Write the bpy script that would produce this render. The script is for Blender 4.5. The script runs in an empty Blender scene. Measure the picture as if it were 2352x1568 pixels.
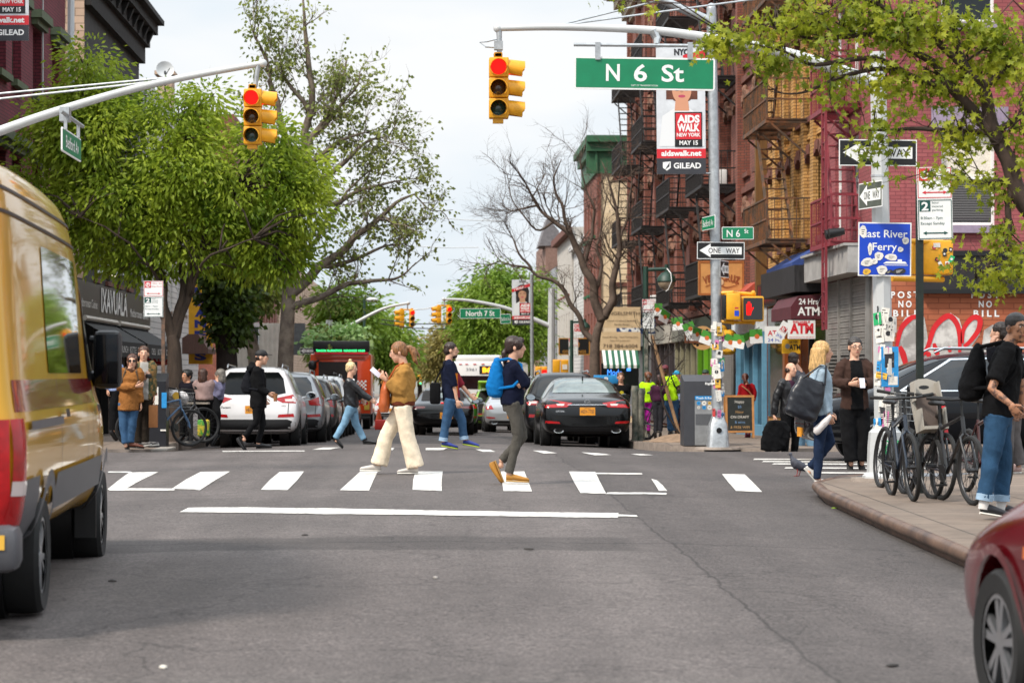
import bpy, bmesh, math, random
import numpy as np
from math import sin, cos, pi, radians, tan, sqrt, atan2, floor
from mathutils import Vector, Matrix, noise
from mathutils.bvhtree import BVHTree
from mathutils.geometry import delaunay_2d_cdt
SC = bpy.context.scene
COL = SC.collection
V = Vector
# ---------------------------------------------------------------- camera
FPX, CX, CY, VX, HY = 5553.0, 1176.0, 784.0, 985.0, 858.0     # picture of 2352 x 1568
YAW, PIT = math.atan((CX - VX) / FPX), math.atan((HY - CY) / FPX)
CAMZ = 1.27
cam = bpy.data.cameras.new("camera"); camo = bpy.data.objects.new("camera", cam); COL.objects.link(camo)
cam.sensor_width = 36; cam.lens = FPX / 2352 * 36; cam.clip_start = .5; cam.clip_end = 4000
cam.dof.use_dof = True; cam.dof.focus_distance = 31; cam.dof.aperture_fstop = 4.0
FW = V((sin(YAW) * cos(PIT), cos(YAW) * cos(PIT), sin(PIT)))
RT = V((cos(YAW), -sin(YAW), 0)); UP = RT.cross(FW)
camo.matrix_world = Matrix(((RT.x, UP.x, -FW.x, 0), (RT.y, UP.y, -FW.y, 0), (RT.z, UP.z, -FW.z, CAMZ), (0, 0, 0, 1)))
SC.camera = camo
# ---------------------------------------------------------------- light
SUN_EL, SUN_AZ = 48.0, 230.0          # azimuth clockwise from +Y: hazy sun behind the camera to the left
SC.view_settings.view_transform = 'Standard'; SC.view_settings.look = 'None'
SC.view_settings.exposure = 1.1; SC.view_settings.gamma = 1.0
w = bpy.data.worlds.new("World"); SC.world = w; w.use_nodes = True
nt = w.node_tree; nt.nodes.clear()
def wn(t, **k):
 n = nt.nodes.new(t)
 for a, b in k.items(): setattr(n, a, b)
 return n
wo = wn('ShaderNodeOutputWorld'); bg = wn('ShaderNodeBackground'); sky = wn('ShaderNodeTexSky', sky_type='NISHITA', sun_disc=False)
sky.sun_elevation = radians(SUN_EL); sky.sun_rotation = radians(SUN_AZ); sky.dust_density = 3; sky.air_density = 1.2
tc = wn('ShaderNodeTexCoord'); sx = wn('ShaderNodeSeparateXYZ'); mp = wn('ShaderNodeMapping'); mp.inputs['Scale'].default_value = (2.2, 2.2, 7)
nz = wn('ShaderNodeTexNoise'); nz.inputs['Scale'].default_value = 1.6; nz.inputs['Detail'].default_value = 5; nz.inputs['Roughness'].default_value = .5
rp = wn('ShaderNodeValToRGB'); rp.color_ramp.elements[0].position = .30; rp.color_ramp.elements[0].color = (.8, .8, .8, 1)
rp.color_ramp.elements[1].position = .52; rp.color_ramp.elements[1].color = (1, 1, 1, 1)
ma = wn('ShaderNodeMath', operation='MULTIPLY_ADD'); ma.use_clamp = False; ma.inputs[1].default_value = 8.0; ma.inputs[2].default_value = 4.1
cl = wn('ShaderNodeMath', operation='MAXIMUM'); cl.inputs[1].default_value = 0.0
zs = wn('ShaderNodeMath', operation='SUBTRACT'); zs.inputs[1].default_value = .16
cm = wn('ShaderNodeCombineXYZ'); mx = wn('ShaderNodeMix', data_type='RGBA')
tint = wn('ShaderNodeMix', data_type='RGBA', blend_type='MULTIPLY'); tint.inputs['Factor'].default_value = 1; tint.inputs['B'].default_value = (.985, 1.0, 1.02, 1)
L = nt.links.new
L(tc.outputs['Generated'], mp.inputs[0]); L(mp.outputs[0], nz.inputs['Vector']); L(nz.outputs['Fac'], rp.inputs[0])
L(tc.outputs['Generated'], sx.inputs[0]); L(sx.outputs['Z'], zs.inputs[0]); L(zs.outputs[0], cl.inputs[0]); L(cl.outputs[0], ma.inputs[0])
for i in range(3): L(ma.outputs[0], cm.inputs[i])
rp2 = wn('ShaderNodeValToRGB'); rp2.color_ramp.elements[0].position = .42; rp2.color_ramp.elements[0].color = (.76, .86, .95, 1); rp2.color_ramp.elements[1].position = .62; rp2.color_ramp.elements[1].color = (.975, .99, 1.0, 1)
L(nz.outputs['Fac'], rp2.inputs[0]); L(rp2.outputs[0], tint.inputs['B'])
L(cm.outputs[0], tint.inputs['A']); L(rp.outputs[0], mx.inputs['Factor']); L(sky.outputs[0], mx.inputs['A']); L(tint.outputs['Result'], mx.inputs['B'])
L(mx.outputs['Result'], bg.inputs[0]); bg.inputs[1].default_value = .115; L(bg.outputs[0], wo.inputs[0])
sl = bpy.data.lights.new("sun", 'SUN'); sl.energy = 1.9; sl.angle = radians(10); sl.color = (1, .91, .8)
so = bpy.data.objects.new("sun", sl); COL.objects.link(so); so.location = (0, 0, 60)
_d = V((sin(radians(SUN_AZ)) * cos(radians(SUN_EL)), cos(radians(SUN_AZ)) * cos(radians(SUN_EL)), sin(radians(SUN_EL))))
so.rotation_euler = _d.to_track_quat('Z', 'Y').to_euler()
# ---------------------------------------------------------------- picture -> place
def P(px, py, Y):
 d = FW + RT * ((px - CX) / FPX) + UP * ((CY - py) / FPX)
 t = Y / d.y
 return V((d.x * t, Y, CAMZ + d.z * t))
def fr(x0, y0, x1, wpx):
 s = (x1 - x0) / wpx * .91875
 return lambda x, y: (x0 * .91875 + x * s, y0 * .91875 + y * s)
FD = lambda x, y: (x, y)
R6 = fr(500, 680, 1140, 1792); S1 = fr(1100, 680, 1700, 1809); S2 = fr(1560, 480, 2120, 1829); S3 = fr(2000, 300, 2560, 1756)
S4 = fr(1900, 760, 2560, 1816); S5 = fr(0, 800, 700, 1483); S7 = fr(240, 780, 720, 1981); S8 = fr(1540, 840, 2120, 2352)
T2 = fr(180, 660, 560, 1986); T3 = fr(780, 680, 1300, 1941); T4 = fr(1380, 700, 1740, 1882); T6 = fr(1500, 0, 2140, 1568); R3 = fr(1240, 0, 1900, 1816)
GP = [(-60, -1.0), (8, -.27), (12, -.22), (15, -.17), (19, -.13), (25, -.05), (31, 0), (41, 0), (46, -.1), (52, -.22), (70, -.5), (100, -.92), (125, -1.1), (300, -1.3), (3000, -1.4)]
def gy(y):
 for (a, za), (b, zb) in zip(GP, GP[1:]):
  if y <= b: return za + (zb - za) * max(0, (y - a)) / (b - a)
 return GP[-1][1]
def sstep(a, b, x):
 t = min(1, max(0, (x - a) / (b - a))); return t * t * (3 - 2 * t)
def zr(x, y):
 c = min(1, abs(x + .3) / 4.6)
 k = 1 - .5 * sstep(27, 32, y) * (1 - sstep(40, 45, y))
 return gy(y) - .1 * c * c * k
def sw(y): return gy(y) + .06 - .08 * sstep(40.5, 42, y) * (1 - sstep(43.6, 46, y))
def G(px, py, off=0.0, walk=False):
 lo, hi = 5.0, 400.0
 for _ in range(50):
  m = (lo + hi) / 2; q = P(px, py, m); g = sw(m) if walk else zr(q.x, m)
  if q.z > g: lo = m
  else: hi = m
 q = P(px, py, lo); q.z = (sw(lo) if walk else zr(q.x, lo)) + off
 return q
# ---------------------------------------------------------------- materials
def hx(s):
 s = s.lstrip('#'); c = [int(s[i:i + 2], 16) / 255 for i in (0, 2, 4)]
 return tuple(x / 12.92 if x <= .04045 else ((x + .055) / 1.055) ** 2.4 for x in c)
MATS = {}
def newmat(name):
 m = bpy.data.materials.new(name); m.use_nodes = True; m.node_tree.nodes.clear(); MATS[name] = m
 n = m.node_tree
 o = n.nodes.new('ShaderNodeOutputMaterial'); b = n.nodes.new('ShaderNodeBsdfPrincipled'); n.links.new(b.outputs[0], o.inputs[0])
 return m, n, b, o
def mat(name, col=None, rough=.6, metal=0., var=0., vs=6., bump=0., bs=60., coat=0., emit=0., spec=.5, sheen=0., stretch=None, col2=None, lo=.35, hi=.65):
 if name in MATS: return MATS[name]
 m, n, b, o = newmat(name)
 if isinstance(col, str): col = hx(col)
 if isinstance(col2, str): col2 = hx(col2)
 b.inputs['Base Color'].default_value = (*col, 1); b.inputs['Roughness'].default_value = rough; b.inputs['Metallic'].default_value = metal
 b.inputs['Specular IOR Level'].default_value = spec; b.inputs['Coat Weight'].default_value = coat; b.inputs['Coat Roughness'].default_value = .04
 if sheen: b.inputs['Sheen Weight'].default_value = sheen
 if emit: b.inputs['Base Color'].default_value = (*[x * .15 for x in col], 1); b.inputs['Specular IOR Level'].default_value = .1; b.inputs['Emission Color'].default_value = (*col, 1); b.inputs['Emission Strength'].default_value = emit
 if var or bump or col2:
  t = n.nodes.new('ShaderNodeTexCoord'); mpn = n.nodes.new('ShaderNodeMapping'); n.links.new(t.outputs['Object'], mpn.inputs[0])
  if stretch: mpn.inputs['Scale'].default_value = stretch
 if var or col2:
  z = n.nodes.new('ShaderNodeTexNoise'); z.inputs['Scale'].default_value = vs; z.inputs['Detail'].default_value = 6; z.inputs['Roughness'].default_value = .65
  r = n.nodes.new('ShaderNodeValToRGB'); r.color_ramp.elements[0].position = lo; r.color_ramp.elements[1].position = hi
  a = tuple(max(0, x * (1 - var)) for x in col); c = col2 if col2 else tuple(min(1, x * (1 + var)) for x in col)
  if col2: a = col
  r.color_ramp.elements[0].color = (*a, 1); r.color_ramp.elements[1].color = (*c, 1)
  n.links.new(mpn.outputs[0], z.inputs['Vector']); n.links.new(z.outputs['Fac'], r.inputs[0]); n.links.new(r.outputs[0], b.inputs['Base Color'])
 if bump:
  z2 = n.nodes.new('ShaderNodeTexNoise'); z2.inputs['Scale'].default_value = bs; z2.inputs['Detail'].default_value = 4
  bp = n.nodes.new('ShaderNodeBump'); bp.inputs['Strength'].default_value = bump; bp.inputs['Distance'].default_value = .02
  n.links.new(mpn.outputs[0], z2.inputs['Vector']); n.links.new(z2.outputs['Fac'], bp.inputs['Height']); n.links.new(bp.outputs[0], b.inputs['Normal'])
 return m
def brick(name, c1, c2, mortar, bw=.21, bh=.075, rough=.85, var=.35, msize=.012, stain=.35):
 if name in MATS: return MATS[name]
 m, n, b, o = newmat(name); b.inputs['Roughness'].default_value = rough
 ad = lambda t: n.nodes.new(t)
 g = ad('ShaderNodeNewGeometry'); s = ad('ShaderNodeSeparateXYZ'); a = ad('ShaderNodeMath'); a.operation = 'ADD'; c = ad('ShaderNodeCombineXYZ')
 k = n.links.new
 k(g.outputs['Position'], s.inputs[0]); k(s.outputs[0], a.inputs[0]); k(s.outputs[1], a.inputs[1]); k(a.outputs[0], c.inputs[0]); k(s.outputs[2], c.inputs[1])
 t = ad('ShaderNodeTexBrick'); k(c.outputs[0], t.inputs['Vector'])
 for nm, cc in (('Color1', c1), ('Color2', c2), ('Mortar', mortar)): t.inputs[nm].default_value = (*(hx(cc) if isinstance(cc, str) else cc), 1)
 t.inputs['Scale'].default_value = 1; t.inputs['Brick Width'].default_value = bw; t.inputs['Row Height'].default_value = bh; t.inputs['Mortar Size'].default_value = msize
 z = ad('ShaderNodeTexNoise'); z.inputs['Scale'].default_value = .9; z.inputs['Detail'].default_value = 8; z.inputs['Roughness'].default_value = .7; k(g.outputs['Position'], z.inputs['Vector'])
 r = ad('ShaderNodeMapRange'); r.inputs[1].default_value = .3; r.inputs[2].default_value = .7; r.inputs[3].default_value = 1 - stain; r.inputs[4].default_value = 1 + stain * .6; k(z.outputs['Fac'], r.inputs[0])
 mu = ad('ShaderNodeVectorMath'); mu.operation = 'SCALE'; k(t.outputs['Color'], mu.inputs[0]); k(r.outputs[0], mu.inputs['Scale']); k(mu.outputs[0], b.inputs['Base Color'])
 bp = ad('ShaderNodeBump'); bp.inputs['Strength'].default_value = .5; bp.inputs['Distance'].default_value = .015; bp.invert = True; k(t.outputs['Fac'], bp.inputs['Height']); k(bp.outputs[0], b.inputs['Normal'])
 return m
def leafmat(name, c1, c2, trans=.35, vs=1.3):
 if name in MATS: return MATS[name]
 m, n, b, o = newmat(name); n.nodes.remove(b); k = n.links.new
 t = n.nodes.new('ShaderNodeTexCoord'); z = n.nodes.new('ShaderNodeTexNoise'); z.inputs['Scale'].default_value = vs; z.inputs['Detail'].default_value = 6; z.inputs['Roughness'].default_value = .8
 r = n.nodes.new('ShaderNodeValToRGB'); r.color_ramp.elements[0].position = .38; r.color_ramp.elements[1].position = .64
 r.color_ramp.elements[0].color = (*hx(c1), 1); r.color_ramp.elements[1].color = (*hx(c2), 1)
 d = n.nodes.new('ShaderNodeBsdfPrincipled'); d.inputs['Roughness'].default_value = .5; d.inputs['Specular IOR Level'].default_value = .35
 tr = n.nodes.new('ShaderNodeBsdfTranslucent'); mxs = n.nodes.new('ShaderNodeMixShader'); mxs.inputs[0].default_value = trans
 k(t.outputs['Object'], z.inputs['Vector']); k(z.outputs['Fac'], r.inputs[0]); k(r.outputs[0], d.inputs['Base Color']); k(r.outputs[0], tr.inputs[0])
 k(d.outputs[0], mxs.inputs[1]); k(tr.outputs[0], mxs.inputs[2]); k(mxs.outputs[0], o.inputs[0])
 return m
# ---------------------------------------------------------------- mesh builder
_tx = {}
def textmesh(s, bold=0.):
 key = (s, bold)
 if key in _tx: return _tx[key]
 c = bpy.data.curves.new('t', 'FONT'); c.body = s; c.resolution_u = 3; c.offset = bold; c.align_x = 'LEFT'
 o = bpy.data.objects.new('t', c); COL.objects.link(o)
 dg = bpy.context.evaluated_depsgraph_get(); me = bpy.data.meshes.new_from_object(o.evaluated_get(dg))
 v = [(q.co.x, q.co.y) for q in me.vertices]; f = [tuple(p.vertices) for p in me.polygons]
 bpy.data.objects.remove(o); bpy.data.curves.remove(c); bpy.data.meshes.remove(me)
 _tx[key] = (v, f); return _tx[key]
def FRAME(c, a=0., tilt=0.):
 """plane frame: x to the viewer's right, y up, z out of the face; a turns the face about the vertical (0 faces the camera)"""
 a = radians(a); z = V((sin(a), -cos(a), 0)); x = V((cos(a), sin(a), 0)); y = V((0, 0, 1))
 M = Matrix(((x.x, y.x, z.x, c[0]), (x.y, y.y, z.y, c[1]), (x.z, y.z, z.z, c[2]), (0, 0, 0, 1)))
 if tilt: M = M @ Matrix.Rotation(radians(tilt), 4, 'Z')
 return M
class MB:
 def __init__(s): s.v = []; s.f = []; s.m = []
 def add(s, v, f, mi=0):
  n = len(s.v); s.v += [tuple(q) for q in v]; s.f += [tuple(i + n for i in q) for q in f]
  s.m += [mi] * len(f) if isinstance(mi, int) else list(mi)
  return s
 def raw(s, f, mi=0): s.f += f; s.m += [mi] * len(f)
 def box(s, x0, x1, y0, y1, z0, z1, mi=0, M=None):
  v = [(x, y, z) for x in (x0, x1) for y in (y0, y1) for z in (z0, z1)]
  if M: v = [M @ V(q) for q in v]
  return s.add(v, [(0, 1, 3, 2), (4, 6, 7, 5), (0, 4, 5, 1), (2, 3, 7, 6), (0, 2, 6, 4), (1, 5, 7, 3)], mi)
 def bevbox(s, x0, x1, y0, y1, z0, z1, b=.02, mi=0, M=None):
  bm = bmesh.new(); bmesh.ops.create_cube(bm, size=1)
  for q in bm.verts: q.co = V(((x0 + x1) / 2 + q.co.x * (x1 - x0), (y0 + y1) / 2 + q.co.y * (y1 - y0), (z0 + z1) / 2 + q.co.z * (z1 - z0)))
  bmesh.ops.bevel(bm, geom=bm.edges[:], offset=b, segments=2, affect='EDGES', profile=.5)
  bm.verts.index_update(); v = [q.co.copy() for q in bm.verts]; f = [tuple(q.index for q in p.verts) for p in bm.faces]; bm.free()
  if M: v = [M @ q for q in v]
  return s.add(v, f, mi)
 def beam(s, p, q, w, h=None, mi=0, up=V((0, 0, 1))):
  p, q = V(p), V(q); d = (q - p); d.normalize(); h = h or w
  a = d.cross(up)
  if a.length < 1e-3: a = d.cross(V((1, 0, 0)))
  a.normalize(); b = a.cross(d)
  v = [e + a * (w / 2 * i) + b * (h / 2 * j) for e in (p, q) for i, j in ((-1, -1), (1, -1), (1, 1), (-1, 1))]
  return s.add(v, [(0, 1, 2, 3), (7, 6, 5, 4), (0, 4, 5, 1), (1, 5, 6, 2), (2, 6, 7, 3), (3, 7, 4, 0)], mi)
 def tube(s, pts, r, n=8, mi=0, caps=True):
  pts = [V(p) for p in pts]; k = len(pts)
  if not hasattr(r, '__len__'): r = [r] * k
  u = None; v = []
  for i, p in enumerate(pts):
   d = (pts[min(i + 1, k - 1)] - pts[max(i - 1, 0)])
   if d.length < 1e-9: d = V((0, 0, 1))
   d.normalize()
   if u is None: u = d.orthogonal()
   u = u - d * u.dot(d)
   if u.length < 1e-6: u = d.orthogonal()
   u.normalize(); w_ = d.cross(u)
   v += [p + (u * cos(2 * pi * j / n) + w_ * sin(2 * pi * j / n)) * r[i] for j in range(n)]
  f = [(i * n + j, i * n + (j + 1) % n, (i + 1) * n + (j + 1) % n, (i + 1) * n + j) for i in range(k - 1) for j in range(n)]
  if caps: f += [tuple(range(n - 1, -1, -1)), tuple((k - 1) * n + j for j in range(n))]
  return s.add(v, f, mi)
 def loft(s, rings, n=16, mi=0, sq=1.0):
  """rings: (centre, a vector, b vector); rounded at the ends"""
  v = []
  for c, a, b in rings:
   for j in range(n):
    t = 2 * pi * j / n; x, y = cos(t), sin(t)
    if sq != 1: x, y = math.copysign(abs(x) ** sq, x), math.copysign(abs(y) ** sq, y)
    v.append(V(c) + V(a) * x + V(b) * y)
  k = len(rings)
  f = [(i * n + j, i * n + (j + 1) % n, (i + 1) * n + (j + 1) % n, (i + 1) * n + j) for i in range(k - 1) for j in range(n)]
  f += [tuple(range(n - 1, -1, -1)), tuple((k - 1) * n + j for j in range(n))]
  return s.add(v, f, mi)
 def ell(s, c, r, M=None, n=12, mi=0):
  m = max(5, n // 2); v = []; c = V(c)
  for i in range(m + 1):
   p = pi * i / m
   for j in range(n):
    q = V((r[0] * sin(p) * cos(2 * pi * j / n), r[1] * sin(p) * sin(2 * pi * j / n), r[2] * cos(p)))
    v.append(c + (M @ q if M else q))
  f = [(i * n + j, (i + 1) * n + j, (i + 1) * n + (j + 1) % n, i * n + (j + 1) % n) for i in range(m) for j in range(n)]
  return s.add(v, f, mi)
 def lathe(s, prof, M=None, n=20, mi=0, caps=True):
  v = [V((r * cos(2 * pi * j / n), r * sin(2 * pi * j / n), z)) for r, z in prof for j in range(n)]
  if M: v = [M @ q for q in v]
  k = len(prof)
  f = [(i * n + j, i * n + (j + 1) % n, (i + 1) * n + (j + 1) % n, (i + 1) * n + j) for i in range(k - 1) for j in range(n)]
  if caps: f += [tuple(range(n - 1, -1, -1)), tuple((k - 1) * n + j for j in range(n))]
  return s.add(v, f, mi)
 def poly(s, M, pts, z=0., mi=0):
  return s.add([M @ V((x, y, z)) for x, y in pts], [tuple(range(len(pts)))], mi)
 def prism(s, M, pts, z0, z1, mi=0):
  k = len(pts)
  return s.add([M @ V((x, y, z)) for z in (z0, z1) for x, y in pts], [tuple(range(k - 1, -1, -1)), tuple(range(k, 2 * k))] + [(i, (i + 1) % k, k + (i + 1) % k, k + i) for i in range(k)], mi)
 def slab(s, M, x0, x1, y0, y1, z0=0., z1=.01, mi=0): return s.box(x0, x1, y0, y1, z0, z1, mi, M)
 def rect(s, M, x0, x1, y0, y1, z=0., mi=0): return s.poly(M, [(x0, y0), (x1, y0), (x1, y1), (x0, y1)], z, mi)
 def disc(s, M, x, y, r, z=0., mi=0, n=20, ry=None): return s.poly(M, [(x + r * cos(2 * pi * i / n), y + (ry or r) * sin(2 * pi * i / n)) for i in range(n)], z, mi)
 def ring(s, M, x, y, r0, r1, z=0., mi=0, n=24):
  v = [M @ V((x + r * cos(2 * pi * i / n), y + r * sin(2 * pi * i / n), z)) for r in (r0, r1) for i in range(n)]
  return s.add(v, [(i, n + i, n + (i + 1) % n, (i + 1) % n) for i in range(n)], mi)
 def text(s, t, M, x, y, h, wd=None, z=0., mi=0, bold=.0, al='c'):
  """capital height h, centred at x,y (or al='l' from the left)"""
  v, f = textmesh(t, bold)
  if not v: return s
  xs = [q[0] for q in v]; x0, x1 = min(xs), max(xs); k = h / .69
  kx = wd / (x1 - x0) if wd else k
  ox = x - (x0 + x1) / 2 * kx if al == 'c' else x - x0 * kx
  return s.add([M @ V((ox + a * kx, y - h / 2 + b * k, z)) for a, b in v], f, mi)
 def build(s, name, mats, parent=None, smooth=True, local=False, ang=.7, ob=None):
  me = bpy.data.meshes.new(name); me.from_pydata(s.v, [], s.f)
  if not isinstance(mats, (list, tuple)): mats = [mats]
  for q in mats: me.materials.append(q)
  if len(mats) > 1: me.polygons.foreach_set('material_index', s.m)
  me.validate(); me.update()
  if smooth:
   me.polygons.foreach_set('use_smooth', [True] * len(me.polygons)); me.set_sharp_from_angle(angle=ang)
  return link(name, me, parent, local)
def link(name, me, parent=None, local=False):
 o = bpy.data.objects.new(name, me); COL.objects.link(o)
 if parent is not None:
  o.parent = parent
  if not local: o.matrix_parent_inverse = wm(parent).inverted()
 return o
def wm(o):
 M = o.matrix_basis.copy()
 if o.parent: M = wm(o.parent) @ o.matrix_parent_inverse @ M
 return M
def tag(o, label=None, cat=None, group=None, kind=None):
 if label: o['label'] = label
 if cat: o['category'] = cat
 if group: o['group'] = group
 if kind: o['kind'] = kind
 return o
def E(name, label, cat, loc, rz=0., group=None):
 o = bpy.data.objects.new(name, None); COL.objects.link(o); o.location = loc; o.rotation_euler = (0, 0, rz); o.empty_display_size = .2
 return tag(o, label, cat, group)
def ST(o): o['kind'] = 'structure'; return o
def copy_tree(o, parent=None):
 c = o.copy(); COL.objects.link(c)
 if parent: c.parent = parent
 for ch in [q for q in o.children]: copy_tree(ch, c)
 return c
def remesh(mb, vox, it=2, mats=None, f=.5):
 """voxel-union the pieces of mb into one continuous surface"""
 me = bpy.data.meshes.new('r'); me.from_pydata(mb.v, [], mb.f); o = bpy.data.objects.new('r', me); COL.objects.link(o)
 r = o.modifiers.new('r', 'REMESH'); r.mode = 'VOXEL'; r.voxel_size = vox
 if it: q = o.modifiers.new('s', 'SMOOTH'); q.factor = f; q.iterations = it
 n = bpy.data.meshes.new_from_object(o.evaluated_get(bpy.context.evaluated_depsgraph_get()))
 out = MB(); out.v = [tuple(a.co) for a in n.vertices]; out.f = [tuple(p.vertices) for p in n.polygons]; out.m = [0] * len(out.f)
 bpy.data.objects.remove(o); bpy.data.meshes.remove(me); bpy.data.meshes.remove(n)
 return out
def sheet(name, polyxy, zf, mats, step=.5, parent=None, skirt=0., skirt_mi=1):
 """polygon in plan draped over zf(x, y), with an optional vertical skirt round its rim"""
 b = []
 for i, p in enumerate(polyxy):
  q = polyxy[(i + 1) % len(polyxy)]; k = max(1, int(min(40, (V(q) - V(p)).length / step)))
  b += [V(p).lerp(V(q), j / k) for j in range(k)]
 nb = len(b); xs = [p.x for p in b]; ys = [p.y for p in b]
 pts = list(b); e = [(i, (i + 1) % nb) for i in range(nb)]
 nx = min(60, int((max(xs) - min(xs)) / step)); ny = min(120, int((max(ys) - min(ys)) / step))
 for i in range(1, nx):
  for j in range(1, ny): pts.append(V((min(xs) + (max(xs) - min(xs)) * i / nx, min(ys) + (max(ys) - min(ys)) * j / ny)))
 r = delaunay_2d_cdt(pts, e, [list(range(nb))], 1, 1e-5)
 mb = MB(); mb.add([(p.x, p.y, zf(p.x, p.y)) for p in r[0]], r[2], 0)
 if skirt:
  n0 = len(mb.v); mb.v += [(p.x, p.y, zf(p.x, p.y)) for p in b] + [(p.x, p.y, zf(p.x, p.y) - skirt) for p in b]
  for i in range(nb): mb.f.append((n0 + i, n0 + nb + i, n0 + nb + (i + 1) % nb, n0 + (i + 1) % nb)); mb.m.append(skirt_mi)
 return mb.build(name, mats, parent, smooth=False)
RND = random.Random(7)
# shared materials
GALV = mat('galvanised_steel', '#a9adb0', .45, .6, var=.18, vs=14, bump=.05)
GREYPAINT = mat('pale_grey_paint', '#b9bbbb', .45, .1, var=.06, vs=4)
BLACK = mat('black_paint', '#0c0c0d', .45); BLACKG = mat('black_gloss', '#08080a', .15, coat=.6)
WHITE = mat('white_paint', '#e4e4e2', .5); SIGNW = mat('sign_white', '#dfe0de', .5, var=.05, vs=9)
SIGNG = mat('sign_green', '#00774f', .45, var=.08, vs=5); SIGNB = mat('sign_blue', '#0b3fb4', .45)
RED = mat('sign_red', '#c81f2b', .5); DKGRN = mat('sign_dark_green', '#07463f', .5)
YEL = mat('signal_yellow', '#d99a12', .45, var=.12, vs=6); STEEL = mat('bare_steel', '#8d8f90', .35, .8)
GLASS = mat('dark_window_glass', '#14181b', .06, spec=.6, var=.5, vs=.7)
RUBBER = mat('tyre_rubber', '#141414', .8, var=.2, vs=20); DARKIRON = mat('dark_iron', '#1c1817', .6, var=.3, vs=8)
SILVER = mat('silver_metal', '#b9bcc0', .25, .9)
# ================================================================ ground, road, pavements, markings
def asphalt():
 m, n, b, o = newmat('asphalt'); k = n.links.new; A = n.nodes.new
 g = A('ShaderNodeNewGeometry'); s = A('ShaderNodeSeparateXYZ'); k(g.outputs['Position'], s.inputs[0])
 def nz(sc, det=5, ro=.6, vec=None):
  z = A('ShaderNodeTexNoise'); z.inputs['Scale'].default_value = sc; z.inputs['Detail'].default_value = det; z.inputs['Roughness'].default_value = ro
  k(vec or g.outputs['Position'], z.inputs['Vector']); return z.outputs['Fac']
 def rng(x, a, c, lo, hi):
  r = A('ShaderNodeMapRange'); r.inputs[1].default_value = a; r.inputs[2].default_value = c; r.inputs[3].default_value = lo; r.inputs[4].default_value = hi; k(x, r.inputs[0]); return r.outputs[0]
 def mul(x, y):
  q = A('ShaderNodeMath'); q.operation = 'MULTIPLY'; k(x, q.inputs[0]); k(y, q.inputs[1]); return q.outputs[0]
 def addn(x, y, c=None):
  q = A('ShaderNodeMath'); q.operation = 'ADD'; k(x, q.inputs[0])
  if c is None: k(y, q.inputs[1])
  else: q.inputs[1].default_value = c
  return q.outputs[0]
 big = rng(nz(.35, 4), .3, .7, .84, 1.14)
 mp_ = A('ShaderNodeMapping'); mp_.inputs['Scale'].default_value = (1.6, .35, 1); k(g.outputs['Position'], mp_.inputs[0])
 streak = rng(nz(1.2, 6, .7, mp_.outputs[0]), .3, .7, .86, 1.1)
 fine = rng(nz(42, 4, .85), .36, .64, .35, 1.65)
 fine2 = rng(nz(7, 6, .75), .3, .7, .8, 1.2)
 wob = nz(.8, 3)
 def wobbled(ax, amp):
  q = A('ShaderNodeMath'); q.operation = 'MULTIPLY_ADD'; k(wob, q.inputs[0]); q.inputs[1].default_value = amp; k(s.outputs[ax], q.inputs[2]); return q.outputs[0]
 xw = wobbled(0, .25); yw = wobbled(1, .5)
 seam = rng(xw, 2.05, 2.16, 1.0, .78)
 band = mul(rng(yw, 19.5, 19.6, 0, 1), rng(yw, 20.7, 20.9, 1, 0))
 band = rng(mul(band, rng(xw, 1.7, 1.85, 1, 0)), 0, 1, 1, .62)
 cx1 = A('ShaderNodeCombineXYZ'); k(xw, cx1.inputs[0]); lane = rng(nz(1.15, 2, .4, cx1.outputs[0]), .35, .65, .84, 1.13)
 patch = rng(mul(mul(rng(yw, 24.4, 24.6, 0, 1), rng(yw, 26.2, 26.3, 1, 0)), rng(xw, -1.9, -1.8, 1, 0)), 0, 1, 1, .86)
 col = mul(mul(mul(big, mul(streak, lane)), mul(fine, fine2)), mul(seam, mul(band, patch)))
 vo = A('ShaderNodeTexVoronoi'); vo.feature = 'DISTANCE_TO_EDGE'; vo.inputs['Scale'].default_value = .28
 wv = A('ShaderNodeTexNoise'); wv.inputs['Scale'].default_value = 1.1; wv.inputs['Detail'].default_value = 6; k(g.outputs['Position'], wv.inputs['Vector'])
 vm = A('ShaderNodeVectorMath'); vm.operation = 'MULTIPLY_ADD'; vm.inputs[1].default_value = (1.6, 1.6, 0); k(wv.outputs['Color'], vm.inputs[0]); k(g.outputs['Position'], vm.inputs[2]); k(vm.outputs[0], vo.inputs['Vector'])
 crack = rng(vo.outputs['Distance'], 0, .006, .6, 1); col = mul(col, crack)
 for ax, p, h, d in ((1, 20.25, .035, .5), (0, 2.12, .02, .55), (1, 26.75, .03, .7)):
  ab = A('ShaderNodeMath'); ab.operation = 'ABSOLUTE'; sb = A('ShaderNodeMath'); sb.operation = 'SUBTRACT'; sb.inputs[1].default_value = p; k((xw, yw)[ax], sb.inputs[0]); k(sb.outputs[0], ab.inputs[0]); col = mul(col, rng(ab.outputs[0], h * .3, h, d, 1))
 cmx = A('ShaderNodeVectorMath'); cmx.operation = 'SCALE'; cmx.inputs[0].default_value = (.088, .0755, .0715); k(col, cmx.inputs['Scale']); k(cmx.outputs[0], b.inputs['Base Color'])
 b.inputs['Roughness'].default_value = .82; b.inputs['Specular IOR Level'].default_value = .35
 bp = A('ShaderNodeBump'); bp.inputs['Strength'].default_value = .35; bp.inputs['Distance'].default_value = .01; k(nz(90, 4), bp.inputs['Height']); k(bp.outputs[0], b.inputs['Normal'])
 return m
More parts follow.
